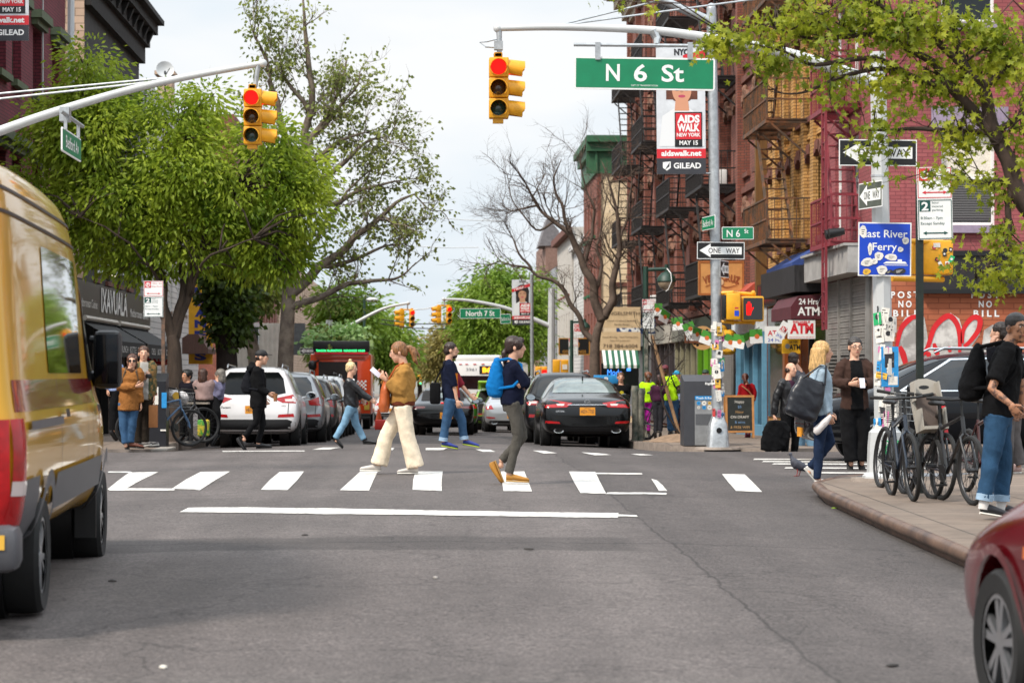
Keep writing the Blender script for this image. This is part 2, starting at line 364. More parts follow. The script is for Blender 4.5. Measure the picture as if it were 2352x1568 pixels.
def paving(name, col, sx_, sy_):
 m, n, b, o = newmat(name); k = n.links.new; A = n.nodes.new
 g = A('ShaderNodeNewGeometry'); t = A('ShaderNodeTexBrick'); k(g.outputs['Position'], t.inputs['Vector']); t.offset = 0
 c = hx(col); t.inputs['Color1'].default_value = (*[x * .92 for x in c], 1); t.inputs['Color2'].default_value = (*[x * 1.1 for x in c], 1); t.inputs['Mortar'].default_value = (*[x * .35 for x in c], 1)
 t.inputs['Scale'].default_value = 1; t.inputs['Brick Width'].default_value = sx_; t.inputs['Row Height'].default_value = sy_; t.inputs['Mortar Size'].default_value = .012
 z = A('ShaderNodeTexNoise'); z.inputs['Scale'].default_value = 1.7; z.inputs['Detail'].default_value = 9; z.inputs['Roughness'].default_value = .75; k(g.outputs['Position'], z.inputs['Vector'])
 r = A('ShaderNodeMapRange'); r.inputs[1].default_value = .3; r.inputs[2].default_value = .7; r.inputs[3].default_value = .62; r.inputs[4].default_value = 1.2; k(z.outputs['Fac'], r.inputs[0])
 mu = A('ShaderNodeVectorMath'); mu.operation = 'SCALE'; k(t.outputs['Color'], mu.inputs[0]); k(r.outputs[0], mu.inputs['Scale']); k(mu.outputs[0], b.inputs['Base Color']); b.inputs['Roughness'].default_value = .85
 return m
ASPH = asphalt(); PAVE = paving('pavement_flags', '#74665a', 1.5, 1.5)
KERB = mat('steel_faced_kerb', '#46362e', .5, .15, var=.35, vs=3, bump=.1, col2='#725a4a'); KERBC = mat('concrete_kerb', '#85796f', .8, var=.25, vs=5)
EARTH = mat('bare_earth', '#7d6650', .95, var=.3, vs=6, bump=.6, bs=20)
mb = MB()
xs = [-400, -120, -40, -12, 0, 12, 40, 120, 400]; ys = [-60, 0, 12, 20, 31, 41, 52, 70, 100, 125, 200, 300, 800, 3000]
for y in ys:
 for x in xs: mb.v.append((x, y, gy(y) - .4))
nx = len(xs); mb.raw([(j * nx + i, j * nx + i + 1, (j + 1) * nx + i + 1, (j + 1) * nx + i) for j in range(len(ys) - 1) for i in range(nx - 1)])
ST(mb.build('ground', mat('distant_ground', '#6d6a63', .9, var=.2, vs=.05), smooth=False))
mb = MB(); xs = [-60, -30, -14, -9] + [-7 + .5 * i for i in range(29)] + [9, 14, 30, 60]
ys = [-40, 0, 4] + [6 + i for i in range(50)] + [56 + 2 * i for i in range(25)] + [110, 120, 125, 140, 170, 230, 320]
for y in ys:
 for x in xs: mb.v.append((x, y, zr(x, y)))
nx = len(xs); mb.raw([(j * nx + i, j * nx + i + 1, (j + 1) * nx + i + 1, (j + 1) * nx + i) for j in range(len(ys) - 1) for i in range(nx - 1)])
ST(mb.build('road', ASPH, ang=3))
def walk(name, pts, kmat): return ST(sheet(name, pts, lambda x, y: sw(y), [PAVE, kmat], .9, skirt=.2))
NR = [(4.3, -10), (4.3, 11), (4.12, 17), (4.2, 22), (4.3, 26), (4.45, 27.5), (4.9, 28.7), (5.9, 29.9), (7.2, 30.7), (9, 31.2), (60, 31.4), (60, -10)]
FR_ = [(4.15, 97), (4.15, 70), (4.15, 48), (4.2, 46), (4.45, 44.6), (5.1, 43.6), (6.2, 43.0), (8, 42.8), (60, 42.8), (60, 97)]
FL_ = [(-4.9, 97), (-60, 97), (-60, 41.6), (-8, 41.6), (-6.2, 41.7), (-5.2, 42.1), (-4.85, 43), (-4.85, 46), (-4.9, 60)]
walk('pavement_near_right', NR, KERB)
walk('pavement_far_right', FR_, KERBC)
walk('pavement_far_left', FL_, KERBC)
walk('pavement_near_left', [(-4.9, -10), (-60, -10), (-60, 30.6), (-9, 30.4), (-6.5, 29.6), (-5.2, 28), (-4.9, 26)], KERBC)
for a, b, sgn in ((108, 300, 1), (108, 300, -1)):
 x0, x1 = (4.3, 60) if sgn > 0 else (-60, -4.9)
 walk('pavement_beyond', [(x0, a), (x1, a), (x1, b), (x0, b)], KERBC)
# rolled top of the steel kerb, with its joints
mb = MB(); path = [V((x - .02, y, sw(y) - .045)) for x, y in NR[1:9]]
fine = []
for a, b in zip(path, path[1:]): fine += [a.lerp(b, j / 6) for j in range(6)]
mb.tube(fine, .06, 10)
ST(mb.build('kerb_nosing', KERB))
# ---- painted markings
PAINT = mat('road_paint', '#c6c3bd', .7, vs=11, col2='#5a5654', lo=.53, hi=.68)
def patchpx(mb, pts, off=.006, n=6):
 c = [G(*p, off=off) for p in pts]
 for i in range(n):
  for j in range(2):
   q = lambda a, b: (c[0].lerp(c[1], a)).lerp(c[3].lerp(c[2], a), b)
   vs = [q(i / n, j / 2), q((i + 1) / n, j / 2), q((i + 1) / n, (j + 1) / 2), q(i / n, (j + 1) / 2)]
   for p in vs: w_ = noise.noise(p * 9) * .035; p.x += w_; p.y += noise.noise(p * 7 + V((5, 0, 0))) * .07; p.z = zr(p.x, p.y) + off
   mb.add(vs, [(0, 1, 2, 3)])
 return mb
bars = [[(247, 1124), (284, 1125), (366, 1084), (299, 1085)], [(399, 1122), (460, 1126), (528, 1083), (462, 1084)], [(598, 1125), (658, 1126), (697, 1083), (640, 1084)],
  [(779, 1126), (846, 1127), (868, 1083), (824, 1084)], [(948, 1125), (1013, 1128), (1017, 1083), (956, 1083)], [(1156, 1128), (1220, 1129), (1205, 1083), (1150, 1083)],
  [(1333, 1133), (1393, 1134), (1365, 1084), (1307, 1083)], [(1518, 1128), (1531, 1128), (1510, 1104), (1497, 1100)], [(1690, 1128), (1750, 1130), (1712, 1090), (1658, 1089)],
  [(250, 1127), (402, 1127), (402, 1122), (250, 1122)], [(250, 1086), (300, 1086), (300, 1083), (250, 1083)], [(1365, 1089), (1475, 1090), (1475, 1087), (1365, 1086)], [(1392, 1135), (1530, 1136), (1530, 1132), (1392, 1131)],
  [(20, 1126), (76, 1126), (190, 1084), (130, 1084)], [(-180, 1126), (-120, 1126), (20, 1084), (-40, 1084)]]
for b in bars: ST(patchpx(MB(), b).build('crosswalk_bar', PAINT, smooth=False))
mb = MB(); top = [(430, 1166), (600, 1166), (760, 1168), (960, 1172), (1200, 1176), (1419, 1179)]; bot = [(409, 1177), (590, 1178), (745, 1181), (960, 1183), (1200, 1187), (1418, 1190)]
for i in range(5): patchpx(mb, [bot[i], bot[i + 1], top[i + 1], top[i]], n=4)
patchpx(mb, [(1418, 1186), (1465, 1187), (1464, 1184), (1419, 1182)])
ST(mb.build('stop_line', PAINT, smooth=False))
for b in ([(719, 1033), (757, 1033), (784, 1028), (742, 1028)], [(890, 1034), (903, 1034), (907, 1029), (895, 1029)], [(980, 1034), (1020, 1034), (1030, 1029), (978, 1029)], [(1111, 1038), (1138, 1038), (1125, 1033), (1090, 1032)],
          [(1250, 1042), (1279, 1041), (1255, 1036), (1224, 1035)], [(1365, 1046), (1403, 1045), (1375, 1041), (1334, 1039)], [(1470, 1046), (1500, 1046), (1480, 1043), (1450, 1043)], [(510, 1038), (700, 1037), (700, 1035), (510, 1036)]):
 ST(patchpx(MB(), b, .007).build('far_crosswalk_bar', PAINT, smooth=False))
for y, x in ((1250, 1385), (1273, 1485), (1297, 1580), (1338, 1710), (1388, 2060)):
 a = S8(x, y - 6); b_ = S8(x + 5, y + 6); x2 = 2140
 ST(patchpx(MB(), [(a[0], b_[1]), (x2, b_[1] + 1), (x2, a[1] + 1), (a[0] + 4, a[1])], .007).build('side_crosswalk_bar', PAINT, smooth=False))
# soil mound of the young tree, tactile ramp strip, corner drain
def mound(x, y): return sw(y) + .004 + .16 * max(0, 1 - ((x - 4.95) / .62) ** 2 - ((y - 47.6) / 1.5) ** 2)
mb = MB(); n = 14
for i in range(n + 1):
 for j in range(n + 1):
  x, y = 4.3 + 1.3 * i / n, 46.1 + 3 * j / n; mb.v.append((x, y, mound(x, y) + noise.noise(V((x * 5, y * 5, 0))) * .02))
mb.raw([(i * (n + 1) + j, (i + 1) * (n + 1) + j, (i + 1) * (n + 1) + j + 1, i * (n + 1) + j + 1) for i in range(n) for j in range(n)])
ST(mb.build('tree_pit_soil', EARTH))
ST(sheet('tactile_strip', [(5.1, 28.75), (6.2, 28.7), (6.7, 29.5), (5.6, 29.5)], lambda x, y: sw(y) + .005, mat('tactile_grey', '#6c6f74', .8, var=.15, vs=30), .3))
mb = MB(); mb.box(-4.87, -4.6, 42.6, 44.2, sw(43.4) - .02, sw(43.4) + .012); mb.box(-4.845, -4.83, 43.0, 44.0, sw(43.4) - .15, sw(43.4) - .04, 1)
ST(mb.build('storm_drain', [mat('drain_stone', '#8a847c', .8, var=.2), BLACK], smooth=False))
# litter on the road edge
mbs = [((1918, 1168), '#7d9a30'), ((2010, 1205), '#8a9a40'), ((1960, 1182), '#d8d4cc'), ((2085, 1232), '#7d9a30'), ((2150, 1262), '#e0ddd6'), ((375, 1534), '#b9b4aa'), ((258, 1336), '#2a2624'), ((2050, 1530), '#2a2624'), ((1000, 1328), '#8f8a84'), ((1215, 1262), '#2e2a28'), ((700, 1230), '#302c2a')]
for i, (p, c) in enumerate(mbs):
 q = G(*p, off=.004); r = RND.uniform(.02, .04)
 mb = MB(); mb.lathe([(r, 0), (r * .9, .008), (r * .3, .014)], Matrix.Translation(q) @ Matrix.Rotation(i, 4, 'Z') @ Matrix.Diagonal((1.6, .8, 1, 1)), 7)
 k = 'leaf' if c in ('#7d9a30', '#8a9a40') else 'litter'
 tag(mb.build('fallen_leaf' if k == 'leaf' else 'litter_scrap', mat('litter' + c, c, .8)), ('fallen green leaf on the asphalt along the right kerb' if k == 'leaf' else 'small flat scrap of litter or grit lying on the asphalt'), k, 'leaves fallen by the kerb' if k == 'leaf' else 'scraps on the road')
# ================================================================ buildings
XR, XL = 8.6, -9.2
REDB = brick('dark_red_brick', '#7c4436', '#905444', '#63443a'); PINKB = brick('red_painted_brick', '#8c474a', '#985254', '#783c40', msize=.008, stain=.25)
YELB = brick('yellow_brick', '#c08e4c', '#cf9f60', '#8f6a3a', stain=.4); ORGB = brick('orange_brown_brick', '#a0583a', '#ab6344', '#8a4a30', bw=.42, bh=.11, stain=.15)
MARB = brick('maroon_brick', '#6c2430', '#7a2c38', '#4c1c26', stain=.3); BEIB = brick('beige_brick', '#b79c86', '#c4aa94', '#8c7866', bw=.5, bh=.2, stain=.2)
GRYB = brick('grey_brick', '#4b484c', '#56545a', '#38363a'); CREAM = brick('cream_wall', '#dcc6a2', '#e2ceac', '#d3bd98', bw=2, bh=.5, stain=.12)
SIDEW = brick('white_siding', '#c9c8c6', '#d2d1cf', '#8f8f90', bw=9, bh=.2, msize=.014, stain=.12)
WOODP = mat('weathered_wood', '#6a4a22', .8, var=.3, vs=6, stretch=(1, 1, .2)); STONE = mat('brown_stone', '#6a4034', .8, var=.25, vs=3, bump=.2)
TERRA = mat('terracotta', '#7d5a48', .8, var=.3, vs=5, bump=.4, bs=14); GRNT = mat('green_cornice', '#2c5a3c', .6, var=.2, vs=3); DGRN = mat('dull_green_trim', '#4e5a40', .7, var=.2)
ROOFM = mat('tar_roof', '#3a3836', .9, var=.2); BLIND = mat('window_blind', '#c9c3b6', .8, var=.1, vs=3); CURT = mat('curtain_cloth', '#d8d0c2', .9, var=.15, vs=5, stretch=(6, 6, .6))
REDIRON = mat('red_painted_iron', '#7c2b35', .55, var=.2, vs=5); RUST = mat('rusty_iron', '#4a3a2c', .75, var=.5, vs=4, col2='#8a5228', lo=.45, hi=.7)
SHUT = mat('grey_shutter', '#8d8a86', .55, .3, var=.15, vs=3); GREYW = mat('grey_render', '#9a9794', .8, var=.2, vs=2)
def wall(mb, M, W, H, ops, dp=.16, mi=0):
 us = sorted({0, W} | {round(a, 4) for o in ops for a in o[:2]}); vs = sorted({0, H} | {round(a, 4) for o in ops for a in o[2:4]})
 for a, b in zip(us, us[1:]):
  for c, d in zip(vs, vs[1:]):
   m, n = (a + b) / 2, (c + d) / 2
   if any(o[0] < m < o[1] and o[2] < n < o[3] for o in ops): continue
   mb.rect(M, a, b, c, d, 0, mi)
 for x0, x1, y0, y1 in [o[:4] for o in ops]:
  q = [(x0, y0), (x1, y0), (x1, y1), (x0, y1)]
  for i in range(4):
   p, r = q[i], q[(i + 1) % 4]
   mb.add([M @ V((*p, 0)), M @ V((*p, -dp)), M @ V((*r, -dp)), M @ V((*r, 0))], [(0, 1, 2, 3)], mi)
def shell(mb, M, W, H, D, mi=0, roof=1):
 """sides, back and flat roof behind a facade"""
 for x in (0, W): mb.add([M @ V(p) for p in ((x, 0, 0), (x, H, 0), (x, H, -D), (x, 0, -D))], [(0, 1, 2, 3)], mi)
 mb.add([M @ V(p) for p in ((0, 0, -D), (W, 0, -D), (W, H, -D), (0, H, -D))], [(0, 1, 2, 3)], mi)
 mb.add([M @ V(p) for p in ((0, H - .02, 0), (W, H - .02, 0), (W, H - .02, -D), (0, H - .02, -D))], [(0, 1, 2, 3)], roof)
_wn = {}
def window(root, M, x0, x1, y0, y1, fm, dp=.14, blind=None, key=None, sill=None, arch=None):
 w_, h_ = x1 - x0, y1 - y0
 T = M @ Matrix.Translation(((x0 + x1) / 2, y0, 0))
 k = (round(w_, 3), round(h_, 3), fm.name, blind.name if blind else '', sill.name if sill else '', arch.name if arch else '', round(dp, 2))
 if k not in _wn:
  mb = MB(); I = Matrix(); t = .06; a = w_ / 2
  mb.slab(I, -a, -a + t, 0, h_, -dp, -dp + .06); mb.slab(I, a - t, a, 0, h_, -dp, -dp + .06)
  mb.slab(I, -a + t, a - t, 0, t, -dp, -dp + .06); mb.slab(I, -a + t, a - t, h_ - t, h_, -dp, -dp + .06); mb.slab(I, -a + t, a - t, h_ * .5 - .03, h_ * .5 + .03, -dp + .003, -dp + .055)
  ms = [fm]
  if sill: mb.slab(I, -a - .1, a + .1, -.13, -.002, -.05, .09, 1); ms.append(sill)
  if arch:
   ms.append(arch); i = len(ms) - 1; n = 9
   for j in range(n):
    t0, t1 = pi * (.12 + .76 * j / n), pi * (.12 + .76 * (j + 1) / n); r0, r1 = a * 1.12, a * 1.12 + .24
    mb.prism(I, [(r0 * cos(t0), h_ - a * .35 + r0 * .62 * sin(t0)), (r1 * cos(t0), h_ - a * .35 + r1 * .72 * sin(t0)), (r1 * cos(t1), h_ - a * .35 + r1 * .72 * sin(t1)), (r0 * cos(t1), h_ - a * .35 + r0 * .62 * sin(t1))], .002, .1 + .015 * (j % 2), i)
  me = mb.build('window', ms, smooth=False); d = me.data; bpy.data.objects.remove(me)
  g = MB(); g.rect(I, -a + .01, a - .01, .01, h_ - .01, -dp + .015, 0)
  if blind: g.rect(I, -a + .02, a - .02, h_ * .52, h_ - .02, -dp + .022, 1)
  p = g.build('pane', [GLASS, blind] if blind else [GLASS], smooth=False); pd = p.data; bpy.data.objects.remove(p)
  _wn[k] = (d, pd)
 d, pd = _wn[k]
 o = bpy.data.objects.new('window', d); COL.objects.link(o); o.parent = root; o.matrix_parent_inverse = wm(root).inverted(); o.matrix_basis = T
 p = bpy.data.objects.new('pane', pd); COL.objects.link(p); p.parent = o
 return o
def fire_escape(root, M, x0, x1, dep, zs, m, slats=True, ladders=True, drop=None, step=.14, name='fire_escape'):
 """M facade frame; balconies at heights zs from x0 to x1, standing out dep"""
 for i, z in enumerate(zs):
  mb = MB(); I = M
  for zz in (0.02, dep): mb.slab(I, x0, x1, z - .09, z, zz - .03, zz + .03)
  n = max(4, int((x1 - x0) / .16))
  if slats:
   for j in range(n + 1):
    x = x0 + (x1 - x0) * j / n; mb.slab(I, x - .028, x + .028, z - .012, z + .012, .05, dep - .03)
  for j in range(3):
   x = x0 + (x1 - x0) * j / 2; x = min(max(x, x0 + .03), x1 - .03)
   mb.slab(I, x - .03, x + .03, z - .087, z - .02, .05, dep - .03)
   mb.beam(I @ V((x, z - .1, dep * .9)), I @ V((x, z - .1 - dep * .75, .03)), .045)
  for h in (.45, .92):
   mb.slab(I, x0, x1, z + h - .02, z + h + .02, dep - .02, dep + .02)
   for x in (x0, x1): mb.slab(I, x - .018, x + .018, z + h - .018, z + h + .018, .03, dep - .02)
  n = int((x1 - x0) / step)
  for j in range(n + 1):
   x = x0 + (x1 - x0) * j / n; t = .022 if j in (0, n) else .009; mb.slab(I, x - t, x + t, z, z + .92, dep - t * .8, dep + t * .8)
  for x in (x0, x1):
   for j in range(1, 6): q = dep * j / 6; mb.slab(I, x - .008, x + .008, z, z + .9, q - .008, q + .008)
  o = mb.build(name, m, root, smooth=False)
  if ladders and (i + 1 < len(zs)):
   lb = MB(); z1 = zs[i + 1]; xa, xb = (x0 + .35, x0 + (x1 - x0) * .62) if i % 2 else (x1 - .35, x1 - (x1 - x0) * .62)
   for q in (dep - .62, dep - .12): lb.beam(I @ V((xa, z, q)), I @ V((xb, z1 - .1, q)), .05, .11)
   k = int((z1 - z) / .24)
   for j in range(1, k): t = j / k; x = xa + (xb - xa) * t; lb.slab(I, x - .09, x + .09, z + (z1 - z) * t - .012, z + (z1 - z) * t + .012, dep - .6, dep - .14)
   lb.build('ladder', m, o, smooth=False)
 if drop:
  lb = MB(); x, za, zb, q = drop
  for d in (-.2, .2): lb.slab(M, x + d - .025, x + d + .025, za, zb, q - .025, q + .025)
  n = int((zb - za) / .3)
  for j in range(n): lb.slab(M, x - .2, x + .2, za + .15 + j * .3, za + .175 + j * .3, q - .012, q + .012)
  lb.build('drop_ladder', m, root, smooth=False)
def cornice(mb, M, x0, x1, z, steps, mi=0):
 """steps: list of (height, projection)"""
 for h, p in steps:
  mb.slab(M, x0, x1, z, z + h - .002, 0.0, p, mi); z += h
 return mb
# ---------------------------------------------------------------- corner building, right (red painted)
zb = -.2
cb = E('corner_brick_building', 'corner building of pink red painted brick with graffiti and grey rolling shutters', 'building', (XR, 46.6, zb))
MS = FRAME((XR, 46.6, zb), 0); MW = FRAME((XR, 51.9, zb), -90)
HC = 13.5
ops = [(1.35, 2.4, 4.35, 6.2), (1.35, 2.4, 8.3, 10.1), (4.2, 5.25, 4.35, 6.2), (4.2, 5.25, 8.3, 10.1), (7.2, 8.25, 4.35, 6.2), (7.2, 8.25, 8.3, 10.1)]
opw = [(1.0, 1.8, 4.45, 6.3), (3.0, 3.8, 4.45, 6.3), (1.0, 1.8, 7.4, 9.2), (3.0, 3.8, 7.4, 9.2)]
mb = MB(); UP_ = Matrix.Translation((0, 0, 3.4))
wall(mb, UP_ @ MS, 14, HC - 3.4, [(a, b, c - 3.4, d - 3.4) for a, b, c, d in ops], .16, 0)
wall(mb, UP_ @ MW, 5.3, HC - 3.4, [(a, b, c - 3.4, d - 3.4) for a, b, c, d in opw], .16, 0)
mb.rect(MS, 0, 14, 0, 3.4, 0, 1); mb.rect(MW, 0, 5.3, 3.38, 3.4, 0, 0); mb.rect(MW, 0, 5.3, 0, 3.38, 0, 2)
mb.add([(XR, 46.6, zb + HC), (XR + 14, 46.6, zb + HC), (XR + 14, 60, zb + HC), (XR, 60, zb + HC)], [(0, 1, 2, 3)], 3)
for x in (.02, .62): mb.slab(MS, x, x + .012, 3.45, HC, -.02, .008, 0)
mb.build('wall', [PINKB, ORGB, SHUT, ROOFM], cb, smooth=False)
for i, o in enumerate(ops): window(cb, MS, *o, WHITE, blind=CURT if i % 2 == 0 else BLIND)
for o in opw: window(cb, MW, *o, WHITE)
for a, b, c, d in ops:
 for q, nm in (((a - .2, b + .25, d + .003, d + .45, .002, .06), 'lintel'), ((a - .1, b + .1, c - .15, c - .003, -.05, .1), 'window_sill')): mb = MB(); mb.slab(MS, *q); mb.build(nm, mat('lilac_stone', '#8d7f92', .8, var=.15), cb, smooth=False)
mb = MB(); mb.slab(MS, 1.41, 2.34, 4.45, 5.22, -.12, -.095)
for i in range(15): mb.slab(MS, 1.43, 2.32, 4.5 + i * .047, 4.53 + i * .047, -.094, -.075)
mb.build('slatted_shutter', mat('slat_grey', '#5c5a5a', .6), cb, smooth=False)
mb = MB(); mb.slab(MS, .9, 14, 3.1, 3.75, .01, .14); mb.slab(MS, .9, 14, 3.75, 3.85, .01, .2, 1); mb.slab(MS, .9, 14, 3.02, 3.1, .01, .2, 1)
mb.build('fascia_band', [mat('black_fascia', '#1d1a1c', .5, var=.3, vs=3), BLACK], cb, smooth=False)
# rolling shutters with grille and grey beam over them
mb = MB()
for i in range(26): mb.slab(MW, .35, 4.95, 1.9 + i * .058, 1.9 + i * .058 + .05, .01, .035 + .012 * (i % 2))
for x in (.3, 1.75, 3.2, 4.95): mb.slab(MW, x, x + .09, 0, 3.42, .005, .09)
mb.slab(MW, .35, 4.95, 0, .75, .01, .05)
for i in range(14):
 for j in range(56): mb.slab(MW, .38 + j * .081 + (.04 if i % 2 else 0), .38 + j * .081 + .038 + (.04 if i % 2 else 0), .8 + i * .078, .84 + i * .078, .03, .045, 1)
mb.slab(MW, .35, 4.95, .76, 1.89, .01, .03)
mb.build('rolling_shutter', [SHUT, BLACK], cb, smooth=False)
mb = MB(); mb.slab(MW, -.05, 5.4, 3.43, 3.95, .003, .5); mb.slab(MW, -.05, 5.42, 3.95, 4.0, .003, .58)
mb.build('shutter_housing', GREYW, cb, smooth=False)
fire_escape(cb, MW, 1.7, 4.2, .62, [4.1, 6.85, 9.6], REDIRON, drop=(3.6, 2.35, 7.6, .66))
mb = MB(); wr = lambda t, x, z, h, wd=None: mb.text(t, MS, x, z, h, wd, .008, 0, .03)
for x0 in (.48, 2.05): wr('P O S T', x0 + .15, 3.0, .12, .55); wr('N O', x0 + .15, 2.82, .12, .26); wr('B I L L', x0 + .17, 2.64, .12, .5)
mb.build('painted_lettering', WHITE, cb, smooth=False)
# graffiti on the brick: white sprayed body with red strokes
GW = mat('graffiti_white', '#8f8a86', .6, vs=2.2, col2='#c9c5c0', lo=.42, hi=.58); GR = mat('graffiti_red', '#c5141d', .6, var=.1, vs=6)
def blob(cx_, top, hw, bot, n=14):
 return [(cx_ - hw, bot)] + [(cx_ - hw * cos(pi * i / n), top - hw * 1.0 + hw * 1.0 * sin(pi * i / n)) for i in range(n + 1)] + [(cx_ + hw, bot)]
def stroke(mb, M, pts, w_, z, mi, n=8):
 cr = []
 for i in range(len(pts) - 1):
  p0, p1, p2, p3 = (V(pts[max(0, i - 1)]), V(pts[i]), V(pts[i + 1]), V(pts[min(len(pts) - 1, i + 2)]))
  for j in range(n):
   t = j / n; cr.append(.5 * ((2 * p1) + (p2 - p0) * t + (2 * p0 - 5 * p1 + 4 * p2 - p3) * t * t + (3 * p1 - p0 - 3 * p2 + p3) * t ** 3))
 cr.append(V(pts[-1])); k = len(cr); vs = []
 for i, p in enumerate(cr):
  d = cr[min(k - 1, i + 1)] - cr[max(0, i - 1)]; d.normalize(); nn = V((-d.y, d.x)); ww = w_ * (.55 + .45 * sin(pi * i / (k - 1)))
  vs += [M @ V((*(p + nn * ww / 2), z)), M @ V((*(p - nn * ww / 2), z))]
 mb.add(vs, [(2 * i, 2 * i + 1, 2 * i + 3, 2 * i + 2) for i in range(k - 1)], mi)
def gpx(x, y): q = P(*S4(x, y), 46.6); return (q.x - XR, q.z - zb)
mb = MB()
for pts in ([(930, 330), (945, 180), (1000, 90), (1080, 60), (1130, 90), (1150, 200), (1165, 380), (1150, 500), (960, 500)], [(1150, 500), (1165, 230), (1220, 110), (1310, 60), (1370, 100), (1400, 200), (1400, 500)], [(1390, 500), (1385, 190), (1430, 100), (1500, 80), (1530, 120), (1510, 210), (1450, 300), (1450, 500)], [(1520, 330), (1540, 180), (1600, 140), (1700, 200), (1760, 500), (1540, 500)]):
 mb.poly(MS, [gpx(*p) for p in pts], .005 + .001 * len(mb.f), 0)
for pts, w_ in (([(940, 290), (970, 170), (1040, 95), (1090, 88)], .105), ([(960, 290), (985, 350), (1005, 430)], .12), ([(1080, 390), (1150, 300), (1200, 160), (1290, 82), (1350, 130), (1372, 220), (1372, 330)], .11), ([(1195, 270), (1215, 330), (1220, 350)], .1), ([(1300, 290), (1306, 330)], .08), ([(1390, 270), (1400, 170), (1460, 95), (1510, 105), (1500, 180), (1440, 260), (1400, 290)], .105), ([(1150, 330), (1165, 360)], .1)):
 stroke(mb, MS, [gpx(*p) for p in pts], w_, .012 + .0006 * len(pts), 1)
mb.build('graffiti', [GW, GR], cb, smooth=False)
for x in (5.0, 4.6): mb = MB(); mb.tube([MW @ V((x, 4.25, .5)), MW @ V((x, 4.2, .8))], [.07, .1], 10); mb.build('floodlight', BLACK, cb)
# ---------------------------------------------------------------- yellow brick building
yb = E('yellow_brick_building', 'golden yellow brick building with arched windows and rusty fire escape', 'building', (XR, 57, zb))
Y1, Y2 = 51.92, 61.0; MW = FRAME((XR, Y2, zb), -90); W = Y2 - Y1
ops = [(x - .42, x + .42, z, z + 1.75) for z in (4.5, 7.25, 10.0) for x in (1.0, 2.6, 4.1, 5.6, 7.1, 8.3)]
mb = MB(); wall(mb, MW, W, 13.2, ops, .2); shell(mb, MW, W, 13.2, 12)
mb.slab(MW, .02, 9.0, 3.25, 3.9, .003, .12, 2)
for z in (6.75, 9.5): mb.slab(MW, .02, 9.06, z, z + .12, .003, .05)
for x in (1.8, 3.35, 4.85, 6.35, 7.7): mb.slab(MW, x - .22, x + .22, 4.3, 12.2, .004, .12)
cornice(mb, MW, 0, W, 12.6, [(.2, .2), (.3, .45), (.15, .6)], 2)
mb.build('wall', [YELB, ROOFM, STONE], yb, smooth=False)
for o in ops: window(yb, MW, *o, mat('brown_frame', '#4a3028', .6), sill=STONE, arch=STONE, dp=.18)
fire_escape(yb, MW, Y2 - 58.1, Y2 - 54.1, 1.0, [4.5, 7.2, 9.95], RUST)
# maroon ATM awning, signs and door below
AW = mat('maroon_awning', '#4e1620', .7, var=.15, vs=4)
mb = MB(); f = FRAME((XR, 52.0, 0), 0); pr = [(-.02, 2.45), (-.78, 2.45), (-.78, 2.72), (-.62, 2.95), (-.02, 3.0)]
mb.prism(FRAME((XR, 52.0, 0), 0), pr, -3.0, 0)
aw = mb.build('awning', AW, yb, smooth=False)
mb = MB(); mb.text('24 Hrs', f, -.4, 2.83, .12, .42, .006, 0, .02); mb.text('ATM', f, -.4, 2.62, .17, .48, .006, 0, .03); stroke(mb, f, [(-.12, 2.95), (-.2, 2.75), (-.14, 2.6), (-.05, 2.68), (-.1, 2.85)], .012, .007, 0)
mb.build('awning_lettering', WHITE, aw, smooth=False)
DOORW = mat('varnished_door_wood', '#8a4a20', .4, var=.3, vs=5, stretch=(1, 1, .15), coat=.3)
mb = MB()
mb.slab(MW, 4.2, 5.0, .15, 2.45, .01, .07, 0); mb.slab(MW, 4.3, 4.9, 1.1, 2.3, .071, .075, 1); mb.slab(MW, 4.3, 4.9, .3, .95, .071, .09, 0)
mb.slab(MW, 5.05, 5.45, .1, 2.6, .01, .2, 0); mb.slab(MW, 3.8, 4.15, .1, 2.6, .01, .2, 0); mb.slab(MW, 3.6, 9.0, .0, .35, .012, .1, 2)
d = mb.build('door', [DOORW, GLASS, mat('dark_stone', '#3a3432', .8)], yb, smooth=False)
mb = MB(); 
for z in (1.15, 1.0): mb.ell(MW @ V((4.9, z, .13)), (.035, .035, .05))
mb.build('door_handle', mat('brass', '#b98a3a', .3, .9), d)
mb = MB(); mb.rect(MW, 5.5, 9.0, .4, 2.5, .01, 0); mb.slab(MW, 6.9, 7.0, .35, 2.5, .011, .07, 1); mb.build('shop_window', [GLASS, BLACK], yb, smooth=False); mb = MB(); mb.slab(MW, .1, 3.5, .4, 3.1, .01, .03, 0)
mb.build('shop_window', [GLASS, BLACK], yb, smooth=False)
mb = MB(); mb.slab(MW, .1, 3.5, 3.15, 3.7, .13, .3, 0)
for i in range(11): stroke(mb, MW, [(.4 + i * .26, 3.22), (.45 + i * .26 + .05, 3.45), (.42 + i * .26, 3.66)], .09, .31 + .001 * (i % 2), 1)
mb.build('sign_board', [BLACK, mat('neon_red', '#9c2a2e', .5)], yb, smooth=False)
mb = MB(); mb.slab(MW, 3.7, 9.0, 3.24, 3.82, .13, .7, 0); mb.build('sign_box', mat('scratched_black_board', '#1e1c1e', .6, var=.8, vs=18, stretch=(1, 1, .15)), yb, smooth=False)
mb = MB(); mb.prism(FRAME((XR, 52.6, 0), 0), [(-.04, 3.82), (-.66, 3.55), (-.66, 3.7), (-.04, 4.06)], -4, 0); mb.build('blue_canopy', mat('blue_canvas', '#27407c', .7, var=.2), yb, smooth=False)
